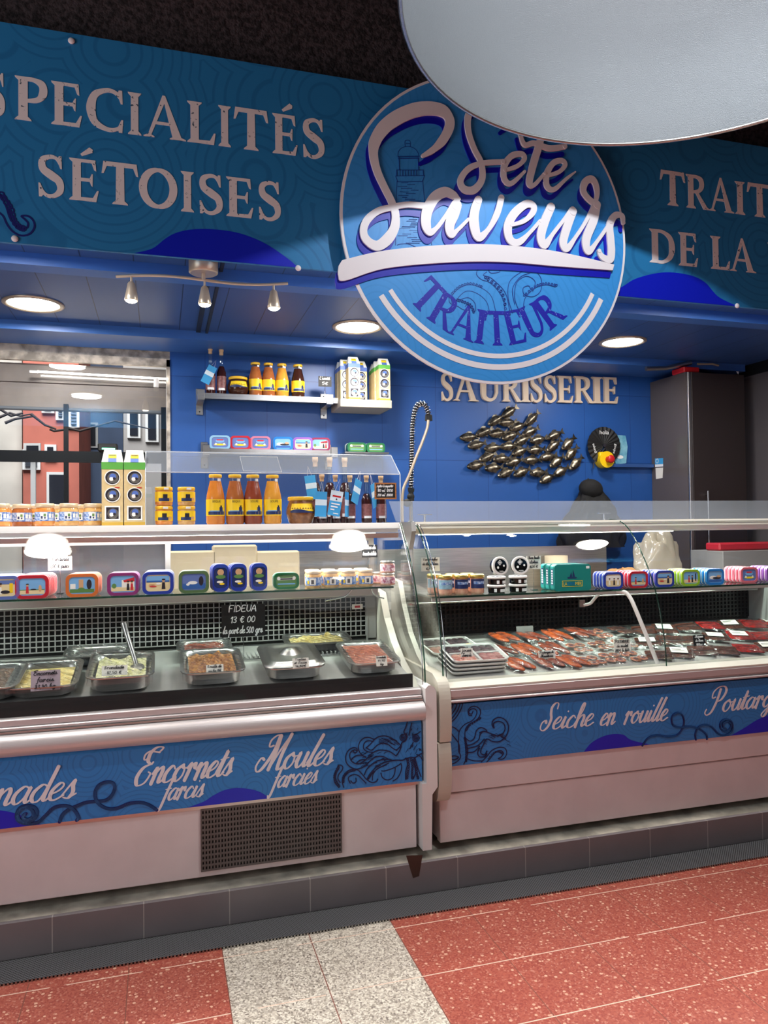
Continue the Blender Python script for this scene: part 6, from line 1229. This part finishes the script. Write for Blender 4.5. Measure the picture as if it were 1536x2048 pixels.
for x_, w_, h_, lb in ((385, .26, .37, 'left sheaf of cream paper behind the left counter'), (470, .25, .40, 'middle sheaf of cream paper behind the left counter'), (556, .25, .36, 'right sheaf of cream paper behind the left counter')):
    xx = XT(x_, 1100, 4.3); tag(build(MB('paper_bag').box((xx-w_/2, 4.30, 1.0805), (xx+w_/2, 4.36, 1.0805+h_*.95), .01), 'paper_sheaf'), lb, 'paper')
# ================================================================ INSIDE THE LEFT COUNTER
ZSL = 1.2725
LT = [(5, 'slate_blue', 'lady', 6, 'slate blue', 'a seated lady picture'), (64, 'tin_red', 'dress', 7, 'red', 'a girl in a red dress'), (164, 'tin_orange', 'port', 5, 'orange', 'a tree and a street picture'), (246, 'tin_purple', 'market', 4, 'purple', 'a red parasol picture'), (316, 'tin_blue', 'beach', 6, 'blue', 'a beach picture'), (388, 'tin_olive', 'horse', 3, 'olive green', 'a white horse picture')]
YF_ = 3.398
for x_, cm_, sc_, n, cn, ds in LT:
    xx = XT(x_, 1180, YF_)
    for i in range(n):
        lb = 'front %s tin with %s, left counter' % (cn, ds) if i == 0 else '%s tin standing behind the front one, left counter' % cn
        inst('L'+cm_, tin(cm_, SC[sc_]), 'picture_tin', lb, 'tin', (xx+i*.0012, YF_+i*.030, ZSL), group='row of %s tins in the left counter' % cn)
for j, x_ in enumerate((441, 477, 518)):
    xx = XT(x_, 1150, 3.42)
    for i in range(3 if j < 2 else 2):
        nm = ('leftmost', 'middle', 'rightmost')[j]
        lb = 'front upright blue sardine tin of the %s column' % nm if i == 0 else 'upright blue sardine tin behind the front one in the %s column' % nm
        inst('tall', tin('tin_blue', SC['sardine'], .072, .122, .026, .026), 'sardine_tin', lb, 'tin', (xx-i*.003, 3.41+i*.029, ZSL), group='upright blue tins, %s column' % nm)
inst('Lg', tin('tin_green', SC['green'], .118, .074, .05, .024), 'picture_tin', 'dark green tin lying left of the small jars in the left counter', 'tin', (XT(573, 1160, 3.43), 3.43, ZSL))
sdeco = [('figure_white', -.5, .3, .1, .9), ('figure_dark', -.3, .05, .2, .7), ('label_yellow', -.9, -.6, .2, .6)]
for x_, y_, lb in ((627, 3.45, 'first small jar from the left, front row, left counter shelf'), (662, 3.45, 'second small jar from the left, front row, left counter shelf'), (697, 3.45, 'third small jar from the left, front row, left counter shelf'), (731, 3.45, 'fourth small jar from the left, front row, left counter shelf'), (624, 3.55, 'first small jar from the left, back row, left counter shelf'), (656, 3.55, 'second small jar from the left, back row, left counter shelf'), (690, 3.55, 'third small jar from the left, back row, left counter shelf'), (722, 3.55, 'fourth small jar from the left, back row, left counter shelf')):
    inst('smj', jar(.0355, .080, 'cream_lid', 'spread_tan', 'label_blue', sdeco, (.15, .62)), 'small_jar', lb, 'jar', (XT(x_, 1150, y_), y_, ZSL), rz=.2*math.sin(x_), group='small jars on the left counter shelf')
mat('label_pink', (226, 206, 214), .5, c2=(150, 60, 90), vscale=70)
for k_, (x_, y_, zz, lb) in enumerate(((775, 3.47, 0, 'lower pink labelled jar of the stack of two'), (775, 3.47, 1, 'upper pink labelled jar of the stack of two'), (756, 3.58, 0, 'pink labelled jar behind the stack of two'))):
    inst('pinkj', jar(.036, .058, 'silver_lid', 'spread_pink', 'label_pink', (), (.15, .70)), 'pink_jar', lb, 'jar', (XT(x_, 1150, y_), y_, ZSL+zz*.0585), group='pink labelled jars')
q = at(119, 1127, 3.60); put_card(.098, .062, [('Sardines', .8), ('5,00 € pièce', .9)], (q.x, 3.62, ZSL), 'white sardine price card standing behind the red tins', stand=q.z-.031-ZSL, rz=.1)
q = at(746, 1103, 3.56); put_card(.080, .062, [('Délice de', .8), ('tomate séchée', .9)], (q.x, 3.62, ZSL), 'small black card with white writing above the pink jars', True, stand=q.z-.031-ZSL)
q = at(487, 1241, 3.53); put_card(.200, .150, [('FIDÊUA', .68), ('13 € 00', .6), ('la part de 500 grs', .95)], (q.x, 3.53, deckz(3.53)), 'black chalkboard reading FIDEUA 13 euros in the left counter', True, stand=q.z-.075-deckz(3.53), name='chalkboard', cat='sign')
# trays and pans on the sloping deck
TILT = math.atan(.16)
def pan(w, d, h, fill, film=True, lid=False, handle=False, seed=1, lvl=.72, flat=0):
    def fn(o):
        m_ = MB('steel'); fl = .012; t = .004
        def lp(s_, z, r_): return [Vector((x*s_[0]+r_*math.cos(R(a)) , y*s_[1]+r_*math.sin(R(a)), z)) for (x, y, a0_) in ((1, 1, 0), (-1, 1, 90), (-1, -1, 180), (1, -1, 270)) for a in (a0_, a0_+30, a0_+60, a0_+90)]
        rings = [lp((w/2-.075, d/2-.075), 0, .045), lp((w/2-.06, d/2-.06), .012, .05), lp((w/2-.045, d/2-.045), h*.92, .034), lp((w/2-.040, d/2-.040), h, .040), lp((w/2-.040, d/2-.040), h, .034+t), lp((w/2-.05, d/2-.05), h*.9, .036), lp((w/2-.062, d/2-.062), .015, .046)]
        n = 16; vs = [p for r_ in rings for p in r_]; fs = []
        for j in range(len(rings)-1):
            for i in range(n): fs.append((j*n+i, j*n+(i+1) % n, (j+1)*n+(i+1) % n, (j+1)*n+i))
        m_._add(vs, fs, True); m_._add(rings[0], [tuple(range(n))[::-1]]); m_._add(rings[-1], [tuple(range(n))])
        m_._add(lp((w/2-.040, d/2-.040), h+.0015, .050)+lp((w/2-.040, d/2-.040), h+.0015, .038)+lp((w/2-.040, d/2-.040), h-.003, .050), [(i, (i+1) % n, n+(i+1) % n, n+i) for i in range(n)]+[(i, 2*n+i, 2*n+(i+1) % n, (i+1) % n) for i in range(n)]); build(m_, 'tray', o)
        if fill:
            random.seed(seed); kk = [(random.uniform(8, 40), random.uniform(8, 40), random.uniform(0, 6)) for _ in range(6)]
            amp = .0016 if flat else .0055
            build(MB(fill).grid(lambda u, v: Vector(((u-.5)*(w-.052), (v-.5)*(d-.052), h*lvl+amp*sum(math.sin(a*u+b*v+c) for a, b, c in kk)*min(1, 8*u, 8*v, 8*(1-u), 8*(1-v))+.012*math.sin(PI*u)*math.sin(PI*v))), 40, 32), 'food', o)
        if lid:
            m_ = MB('steel'); L_ = [lp((w/2-.040, d/2-.040), h+.002, .052), lp((w/2-.040, d/2-.040), h+.007, .050), lp((w/2-.055, d/2-.055), h+.007, .042), lp((w/2-.06, d/2-.06), h+.016, .036), lp((w/2-.07, d/2-.07), h+.018, .034), lp((w/2-.085, d/2-.085), h+.012, .03), lp((w/2-.10, d/2-.10), h+.013, .02)]
            vs = [p for r_ in L_ for p in r_]; m_._add(vs, [(j*n+i, j*n+(i+1) % n, (j+1)*n+(i+1) % n, (j+1)*n+i) for j in range(len(L_)-1) for i in range(n)], True); m_._add(L_[-1], [tuple(range(n))])
            lo_ = build(m_, 'lid', o); build(MB('steel').lathe([(.050, h+.013), (.044, h+.017), (.030, h+.030), (.015, h+.035), (.001, h+.036)], (0, .01, 0), 28, sx=1.0, sy=.9), 'lid_dome', lo_)
        if film:
            random.seed(seed+50); kk = [(random.uniform(20, 70), random.uniform(20, 70), random.uniform(0, 6)) for _ in range(6)]
            def ff(u, v):
                a_, b_ = u*1.12-.06, v*1.12-.06; ov = max(0, -a_, a_-1, -b_, b_-1); wv = sum(math.sin(a*u+b*v+c) for a, b, c in kk)
                x = (min(1, max(0, a_))-.5)*(w-.0)+math.copysign(min(ov, .06)*.05, u-.5); y = (min(1, max(0, b_))-.5)*(d-.0)
                return Vector((x, y, h+.004+.0016*wv*(1 if ov == 0 else .3)-ov*.55))
            build(MB('film').grid(ff, 46, 40), 'cling_film', o)
        if handle:
            sp = catmull([(.06, .0, h*lvl), (.045, .03, h+.03), (.02, .075, h+.10), (.005, .10, h+.15)], 6)
            sm_ = MB('steel').tube(sp, [.009+.005*(i/len(sp)) for i in range(len(sp))], 8); sm_.ball((.062, -.004, h*lvl+.004), (.03, .04, .012)); build(sm_, 'serving_spoon', o)
    return fn
def put_pan(key, x_, y_, w, d, h, fill, label, Yc, rz=0, zup=0, **kw):
    xx = XT(x_, y_, Yc-d/2); return inst(key, pan(w, d, h, fill, **kw), 'food_tray', label, 'food tray', (xx, Yc, deckz(Yc)+.0015+zup+.004), rot=(TILT, 0, rz))
put_pan('pA', -42, 1390, .25, .30, .060, 'ink_stew', 'dark food tray cut by the left edge of the picture', 3.335, seed=2)
put_pan('pB', 82, 1392, .245, .32, .052, 'stew_yellow', 'shallow film covered tray with the grey stuffed squid card', 3.345, seed=3, flat=1, lvl=.5)
put_pan('pC', 240, 1368, .245, .31, .070, 'salad_pale', 'film covered tray of pale salad with a serving spoon standing in it', 3.345, seed=4, handle=True)
put_pan('pD', 428, 1352, .245, .31, .064, 'stew_brown', 'film covered tray of golden brown stew left of the lidded pan', 3.345, seed=5)
put_pan('pE', 592, 1345, .245, .31, .062, None, 'closed stainless pan with a domed lid in the left counter', 3.345, film=False, lid=True)
put_pan('pF', 752, 1333, .225, .31, .058, 'stew_red', 'film covered tray of pink red filling at the right end of the left counter', 3.345, seed=6, flat=1, lvl=.85)
put_pan('pG', 410, 1300, .23, .155, .05, 'roe_brown', 'tray of dark reddish brown food standing behind the golden stew', 3.610, seed=7)
put_pan('pH', 640, 1280, .31, .165, .05, 'stew_yellow', 'film covered tray of yellowish food at the back right', 3.620, seed=8)
put_pan('pI', 195, 1310, .27, .15, .05, None, 'empty film covered tray at the back behind the salad', 3.605, seed=9)
def tcard(px_, py_, Yc, w, h, lines, lb, dark=False, col=None, rz=0, tilt=-.25):
    q = at(px_, py_, Yc); put_card(w, h, lines, (q.x, Yc, q.z-h/2-.003), lb, dark, rz, .003, tilt, None, col); return q
mat('card_grey', (168, 152, 164), .6)
tcard(91, 1361, 3.17, .105, .076, [('Encornets', .85), ('farcis', .6), ('33,90 kg', .75)], 'grey handwritten stuffed squid card at the left', col='card_grey', rz=.08)
tcard(229, 1341, 3.215, .098, .040, [('Brandade', .8), ('12,50 €', .6)], 'white price card leaning on the pale salad tray')
tcard(430, 1338, 3.20, .070, .036, [('Rouille de', .85), ('seiche 19€', .8)], 'white price card on the golden brown stew tray')
tcard(602, 1326, 3.160, .070, .042, [('Tielles', .7), ('et Sauce', .8), ('14,50€', .7)], 'white price card leaning on the lidded pan')
tcard(764, 1322, 3.165, .050, .044, [('Brandade', .9), ('19,90', .7), ('kg', .3)], 'white price card on the pink red filling')
# ================================================================ INSIDE THE RIGHT COUNTER
ZSR = 1.2245; YR0 = 3.315
for x_, lab_, y_, lb in ((890, 'label_pale', 3.36, 'pale labelled gold lid jar at the front left of the right counter'), (922, 'label_navy', 3.36, 'middle front navy labelled gold lid jar in the right counter'), (954, 'label_navy', 3.36, 'right front navy labelled gold lid jar beside the black pots'), (904, 'label_navy', 3.45, 'left navy labelled jar in the back row of the right counter'), (934, 'label_navy', 3.45, 'right navy labelled jar in the back row of the right counter'), (868, 'label_pale', 3.47, 'jar half hidden behind the white card at the left end of the shelf')):
    inst('rj'+lab_, jar(.0335, .094, 'gold_lid', 'spread_pink', lab_, [('label_blue', -.9, .9, .45, .75)], (.30, .76), neck=.93), 'gold_lid_jar', lb, 'jar', (XT(x_, 1150, y_), y_, ZSR), group='gold lid jars in the right counter')
def pot(o):
    build(MB('gloss_black').lathe([(.038, 0), (.041, .004), (.042, .028)], (0, 0, 0), 30), 'body', o); m_ = MB('chalk'); cyl_patch(m_, .0425, .0, .8, .006, .02, 6); cyl_patch(m_, .0425, -.7, -.4, .006, .022, 4); build(m_, 'print', o)
    build(MB('white').lathe([(.042, .028), (.0455, .029), (.0455, .037), (.043, .040), (.036, .0385)], (0, 0, 0), 30, capt=False), 'lid_rim', o)
    m_ = MB('gloss_black').lathe([(.0365, .038), (.001, .0385)], (0, 0, 0), 30, capb=False); T_ = lambda u, v, d=0: Vector((u, v, .0387+d)); m_.m('chalk').poly([(-.004, .002), (.010, .016), (-.002, .030), (-.016, .016)], T_, .0004); m_.m('gloss_black').ring(-.003, .016, .006, .008, T_, .001, 10); m_.m('chalk').disc(-.016, -.008, .006, T_, .0004, 12).disc(.018, .0, .005, T_, .0004, 12).box((-.012, -.026, .0387), (.012, -.0245, .0392)).box((-.006, -.030, .0387), (.016, -.0285, .0392)).ring(0, 0, .034, .035, T_, .0003, 28); build(m_, 'lid_print', o)
for x_, nm in ((993, 'left'), (1036, 'right')):
    xx = XT(x_, 1170, 3.36)
    for k_, lv in ((0, 'lower'), (1, 'upper')): inst('pot', pot, 'black_pot', '%s black and white pot of the %s stack, lying flat' % (lv, nm), 'pot', (xx, 3.36, ZSR+k_*.0405), rz=.3*k_, group='black and white pots')
    x2 = XT(x_+2, 1128, 3.36); inst('pot', pot, 'black_pot', 'black and white pot standing on edge on the %s stack' % nm, 'pot', (x2, 3.372, ZSR+.081+.0455), rot=(R(82), 0, .12 if nm == 'left' else -.1), group='black and white pots')
mat('tin_teal', (28, 138, 132), .38, .15)
def teal(o):
    w, h = .200, .130
    build(MB('tin_teal').prism(round_box(None, w, h, 0, 0, .016), 'Y', 0, .045).prism(round_box(None, w, h, 0, 0, .016, inset=-.0016), 'Y', .006, .010), 'box', o)
    T_ = lambda u, v, d=0: Vector((u, -d, v)); m_ = MB('label_yellow'); m_.poly([rc(-.058, .020, .052, .050), rc(-.056, .022, .050, .048)], T_, .0006); 
    for (s_, x_, w_, mt) in (('LA', -.052, .020, 'label_yellow'), ('BONNE', -.030, .040, 'tin_sky'), ('MER', .013, .034, 'label_yellow')): m_.m(mt); m_.text(s_, lambda u, v, d=0, x_=x_: Vector((x_+u, -d-.0004, .027+v)), .016, w_)
    build(m_, 'title', o); m_ = MB('label_navy'); m_.poly([(-.028, .060), (.018, .060), (.024, .066), (-.030, .068)], T_, .0005).poly([(-.002, .068), (.002, .105), (.012, .068)], T_, .0005).poly([(-.018, .068), (-.008, .092), (-.004, .068)], T_, .0005); build(m_, 'boat_emblem', o)
    m_ = MB('chalk'); m_.poly(rc(.074, .108, .092, .120), T_, .0006); build(m_, 'price_sticker', o)
    m_ = MB('label_navy').box((-w/2-.0012, .012, .028), (-w/2+.001, .034, .108)); m_.m('chalk')
    for i in range(6): m_.box((-w/2-.0018, .016, .034+i*.012), (-w/2-.0010, .030, .042+i*.012))
    build(m_, 'side_print', o)
for i, lb in enumerate(('front teal tin box reading LA BONNE MER in the right counter', 'teal tin box directly behind the front one', 'rearmost teal tin box on the right counter shelf')):
    inst('teal', teal, 'teal_tin', lb, 'tin', (XT(1146, 1150, 3.31), 3.312+i*.05, ZSR), rz=-.04, group='teal tin boxes')
RT = [(1227, 'tin_blue', 'dancers', 4, 'blue', 'white dancers', 3.318), (1277, 'tin_red', 'dress', 5, 'red', 'a girl in a red dress', 3.318), (1330, 'tin_blue', 'beach', 5, 'dark blue', 'a beach picture', 3.318), (1382, 'tin_lime', 'couple', 5, 'lime green', 'a couple picture', 3.318), (1431, 'tin_sky', 'island', 5, 'sky blue', 'an island picture', 3.318), (1499, 'tin_pink', 'crest', 5, 'pink', 'a crest picture', 3.36), (1550, 'tin_violet', 'crest', 5, 'violet', 'a crest picture', 3.36)]
for j, (x_, cm_, sc_, n, cn, ds, y0_) in enumerate(RT):
    xx = XT(x_, 1160, y0_)
    for i in range(n):
        lb = 'front %s tin with %s, right counter' % (cn, ds) if i == 0 else '%s tin standing behind the front one, right counter' % cn
        inst('R%d' % j, tin(cm_, SC[sc_], .112, .084, .0215, .022), 'picture_tin', lb, 'tin', (xx, y0_+i*.027, ZSR), group='row of %s tins in the right counter' % cn)
q = at(864, 1129, 3.40); put_card(.094, .066, [('Ventrèche', .85), ('de thon blanc', .9), ('6,80 €', .5)], (q.x, 3.42, ZSR), 'white price card above the pale jar at the left end of the shelf', stand=q.z-.033-ZSR)
q = at(1079, 1126, 3.38); put_card(.080, .066, [('Thon huile', .9), ('d\'olive', .6), ('6,00 €', .6)], (q.x, 3.44, ZSR), 'white price card between the black pots and the teal boxes', stand=q.z-.033-ZSR)
mat('plastic_red', (196, 46, 60), .35)
rdp = at(1450, 1092, 4.2); tag(build(MB('plastic_red').box((max(3.57, XT(1365, 1092, 4.2)), 4.16, rdp.z-.03), (XT(1600, 1092, 4.2), 4.30, rdp.z+.022), .01), 'red_crate'), 'red plastic crate seen through the glass at the right', 'crate')
p = Vector((XT(1365, 1092, 4.2), 0, 0)); tag(build(MB('grey_plastic').box((3.57, 4.13, 0), (p.x+.9, 4.45, rdp.z-.031), .004), 'side_unit'), 'low grey cupboard under the red crate behind the right counter', 'cupboard')
# meat trays at the left end
def meat_tray(full):
    def fn(o):
        w, d = .285, .215; P = [Vector((x, y, 0)) for x, y in ((-w/2+.02, -d/2+.02), (w/2-.02, -d/2+.02), (w/2-.02, d/2-.02), (-w/2+.02, d/2-.02))]
        m_ = MB('white'); a = round_box(None, w-.03, d-.03, 0, 0, .02); b = round_box(None, w, d, 0, 0, .03); n = len(a)
        va = [Vector((p[0], p[1]-d/2+.015, 0)) for p in a]; vb = [Vector((p[0], p[1]-d/2, .016)) for p in b]; vc = [Vector((p[0]*.96, (p[1]-d/2)*.95, .016)) for p in b]; vd = [Vector((p[0]*.92, (p[1]-d/2+.015)*.92, .004)) for p in a]
        m_._add(va+vb+vc+vd, [(j*n+i, j*n+(i+1) % n, (j+1)*n+(i+1) % n, (j+1)*n+i) for j in range(3) for i in range(n)], True); m_._add(va, [tuple(range(n))[::-1]]); m_._add(vd, [tuple(range(n))]); m_.box((-.006, -d/2+.02, .004), (.006, d/2-.02, .014)).box((-w/2+.02, -.006, .004), (w/2-.02, .006, .014)); build(m_, 'tray', o)
        if full:
            for cx_, cy_, mt in ((-.068, -.05, 'carpaccio_red'), (.068, -.05, 'carpaccio_rose'), (-.068, .05, 'carpaccio_dark'), (.068, .05, 'carpaccio_dark')):
                fm = MB(mt); random.seed(int(cx_*900+cy_*70))
                for i in range(9): fm.ball((cx_+(i % 3-1)*.034, cy_+(i//3-1)*.024, .0085), (.022, .017, .0055), 12, 6, Matrix.Rotation(random.uniform(-.3, .3), 3, 'X'))
                build(fm, 'sliced_meat', o)
        build(MB('film').box((-w/2+.008, -d/2+.008, .0165), (w/2-.008, d/2-.008, .0168)), 'film', o)
    return fn
txx = XT(945, 1345, 3.28)
for i in range(4):
    Yc = 3.300-.004*i; lb = 'top white tray of sliced meats at the left of the right counter' if i == 3 else 'white meat tray, %s of the stack at the left' % ('bottom', 'second from the bottom', 'third from the bottom')[i]
    inst('mt%d' % (i == 3), meat_tray(i == 3), 'meat_tray', lb, 'tray', (txx+.004*i, Yc, deckr(Yc)+.003+.0185*i), rot=(math.atan(.2), 0, -.02*(i-1)), group='stacked white meat trays')
q = at(902, 1296, 3.48); inst('mt1', meat_tray(True), 'meat_tray', 'white meat tray at the back left behind the stack', 'tray', (q.x+.02, 3.55, deckr(3.55)+.004), rot=(math.atan(.2), 0, .1))
q = at(939, 1299, 3.47); lm = empty('lemon', (q.x+.005, 3.49, deckr(3.49)), 'yellow lemon behind the meat trays at the left of the right counter', 'lemon'); mat('lemon_skin', (238, 176, 24), .35, bump=.25, bscale=160); LZ = q.z
build(MB('lemon_skin').ball((q.x+.005, 3.49, LZ-.012), (.052, .040, .038), 24, 16).ball((q.x+.058, 3.49, LZ-.012), (.010, .010, .010), 10, 8), 'fruit', lm); build(MB('white').lathe([(.035, deckr(3.49)+.001), (.038, LZ-.046), (.030, LZ-.046)], (q.x+.005, 3.49, 0), 20), 'cup', lm)
# vacuum packs
def pack(kind, w, d, seed):
    def fn(o):
        random.seed(seed); kk = [(random.uniform(15, 50), random.uniform(15, 50), random.uniform(0, 6)) for _ in range(5)]
        hgt = {'roe': .017, 'slice': .012, 'strip': .011, 'red': .009}[kind[0]]
        def ff(u, v):
            e_ = min(1, 5*u, 5*(1-u), 5*v, 5*(1-v)); wv = sum(math.sin(a*u+b*v+c) for a, b, c in kk)
            return Vector(((u-.5)*w, (v-.5)*d, .002+e_*hgt+.0012*wv+.004*(1-e_)*math.sin(9*u+7*v+seed)))
        build(MB('film').grid(ff, 26, 22), 'plastic_bag', o)
        if kind[0] == 'roe':
            m_ = MB(kind[1])
            for s_ in (-1, 1): m_.ball((s_*w*.20, .0, .0100), (w*.20, d*.45, .0105), 18, 10, Matrix.Rotation(s_*.10, 3, 'Z'))
            build(m_, 'roe', o)
        elif kind[0] == 'slice':
            m_ = MB('octopus_slice')
            for i in range(4):
                cx_, cy_ = (i % 2-.5)*w*.40+random.uniform(-.006, .006), (i//2-.5)*d*.40; m_.lathe([(.001, .006), (w*.18, .0065), (w*.19, .004), (w*.18, .0025)], (cx_, cy_, 0), 18); m_.m('carpaccio_dark').lathe([(w*.09, .0066), (w*.06, .0072), (.001, .0072)], (cx_, cy_, 0), 12, capb=False); m_.m('octopus_slice')
            build(m_, 'slices', o)
        else:
            m_ = MB(kind[1])
            for i in range(2 if kind[0] == 'strip' else 1):
                y_ = (i-.5)*d*.38 if kind[0] == 'strip' else 0; m_.box((-w*.42, y_-d*(.15 if kind[0] == 'strip' else .36), .002), (w*.42, y_+d*(.15 if kind[0] == 'strip' else .36), .0095), .004)
            build(m_, 'fillet', o)
        if kind[2]: build(MB('paper').box((-w*.3, -d*.12, hgt+.0052), (w*.25, d*.26, hgt+.0056)).m('figure_dark').box((-w*.25, d*.10, hgt+.0056), (w*.05, d*.13, hgt+.0059)).box((-w*.25, d*.02, hgt+.0056), (w*.15, d*.04, hgt+.0059)), 'label', o)
    return fn
ro, rbw = ('roe', 'roe_orange', 0), ('roe', 'roe_brown', 0); sc_ = ('slice', '', 0); mj, mjl = ('strip', 'mojama', 0), ('strip', 'mojama', 1); rd, rdl = ('red', 'smoked_red', 0), ('red', 'smoked_red', 1)
PK = [  # photo position, kind, turn, where
 (1034, 1346, ro, .35, 'front'), (1092, 1341, rbw, .3, 'front'), (1144, 1336, ro, .4, 'front'), (1000, 1306, rbw, .4, 'middle'), (1052, 1301, ro, .3, 'middle'), (1105, 1300, rbw, .2, 'middle'), (1006, 1283, ro, .3, 'back'), (1062, 1279, rbw, .4, 'back'), (1112, 1276, ro, .35, 'back'), (1158, 1272, rbw, .5, 'back'),
 (1186, 1345, sc_, .2, 'front'), (1226, 1341, sc_, -.1, 'front'), (1268, 1336, sc_, .3, 'front'), (1160, 1312, sc_, .1, 'middle'), (1204, 1308, sc_, .3, 'middle'), (1250, 1302, sc_, .2, 'middle'), (1200, 1280, sc_, .3, 'back'), (1244, 1276, mj, .4, 'back'),
 (1318, 1332, mj, -.5, 'front'), (1360, 1330, mjl, -.5, 'front'), (1404, 1326, mj, -.45, 'front'), (1450, 1322, mj, -.5, 'front'), (1296, 1300, mjl, -.5, 'middle'), (1338, 1298, mj, -.5, 'middle'), (1384, 1296, mj, -.4, 'middle'), (1432, 1294, mjl, -.5, 'middle'), (1288, 1276, mj, -.5, 'back'), (1330, 1274, mjl, -.4, 'back'), (1374, 1272, mj, -.3, 'back'),
 (1496, 1316, rd, -.4, 'front'), (1540, 1312, mjl, -.4, 'front'), (1480, 1292, rdl, -.4, 'middle'), (1524, 1288, rd, -.3, 'middle'), (1420, 1270, rd, -.3, 'back'), (1462, 1268, mjl, -.4, 'back'), (1506, 1264, rd, -.4, 'back'), (1546, 1262, rdl, -.4, 'back')]
KN = {'roe_orange': 'orange brown roe', 'roe_brown': 'dark brown roe', '': 'round octopus slices', 'mojama': 'dark dried tuna', 'smoked_red': 'deep red smoked fish'}
ORD = {}
ords = ['first', 'second', 'third', 'fourth', 'fifth', 'sixth', 'seventh', 'eighth', 'ninth', 'tenth', 'eleventh', 'twelfth', 'thirteenth']
rowY = {'front': 3.265, 'middle': 3.42, 'back': 3.585}
for n_, (a, b_, kd, tz, row_) in enumerate(PK):
    Yc = rowY[row_]+.012*math.sin(n_*2.3); xx = XT(a, b_, Yc); i_ = ORD[row_] = ORD.get(row_, -1)+1
    w, d = {'roe': (.158, .190), 'slice': (.148, .170), 'strip': (.150, .180), 'red': (.155, .175)}[kd[0]]
    zup = .0045+{'front': 0, 'middle': .006, 'back': .012}[row_]+.002*(n_ % 2)
    inst('pk%s%s%d' % kd, pack(kd, w, d, n_+3), 'vacuum_pack', '%s pack of %s%s, %s row' % (ords[i_], KN[kd[1]], ' with white label' if kd[2] else '', row_), 'vacuum pack', (xx, Yc, deckr(Yc)+zup), rot=(math.atan(.2)+.05*math.sin(n_*1.7), .04*math.sin(n_*3.1), tz), group='vacuum packs in the right counter')
def rcard(px_, py_, Yc, w, h, lines, lb, dark=False, rz=0, col=None):
    q = at(px_, py_, Yc); put_card(w, h, lines, (q.x, Yc, deckr(Yc)+.004), lb, dark, rz, max(.004, q.z-h/2-deckr(Yc)-.004), -.12, None, col)
rcard(935, 1312, 3.23, .058, .070, [('Joues', .8), ('Seriole', .8), ('4,50 €', .8)], 'tilted white price card on the meat trays', rz=-.1)
rcard(1095, 1318, 3.27, .090, .055, [('Poutargue de', .9), ('Mauritanie', .8), ('entière', .6)], 'white poutargue price card among the roe packs')
rcard(1246, 1306, 3.32, .098, .066, [('POUTARGUÊ', .9), ('de mulet', .7), ('225€ le kilo', .9)], 'white price card among the round slice packs')
rcard(1400, 1304, 3.33, .072, .062, [('Mojama', .7), ('de thon', .7), ('100gr', .6)], 'black price card with white writing among the dark packs', True)
rcard(1051, 1278, 3.62, .098, .058, [], 'blank grey card at the back behind the roe packs', col='grey_plastic')
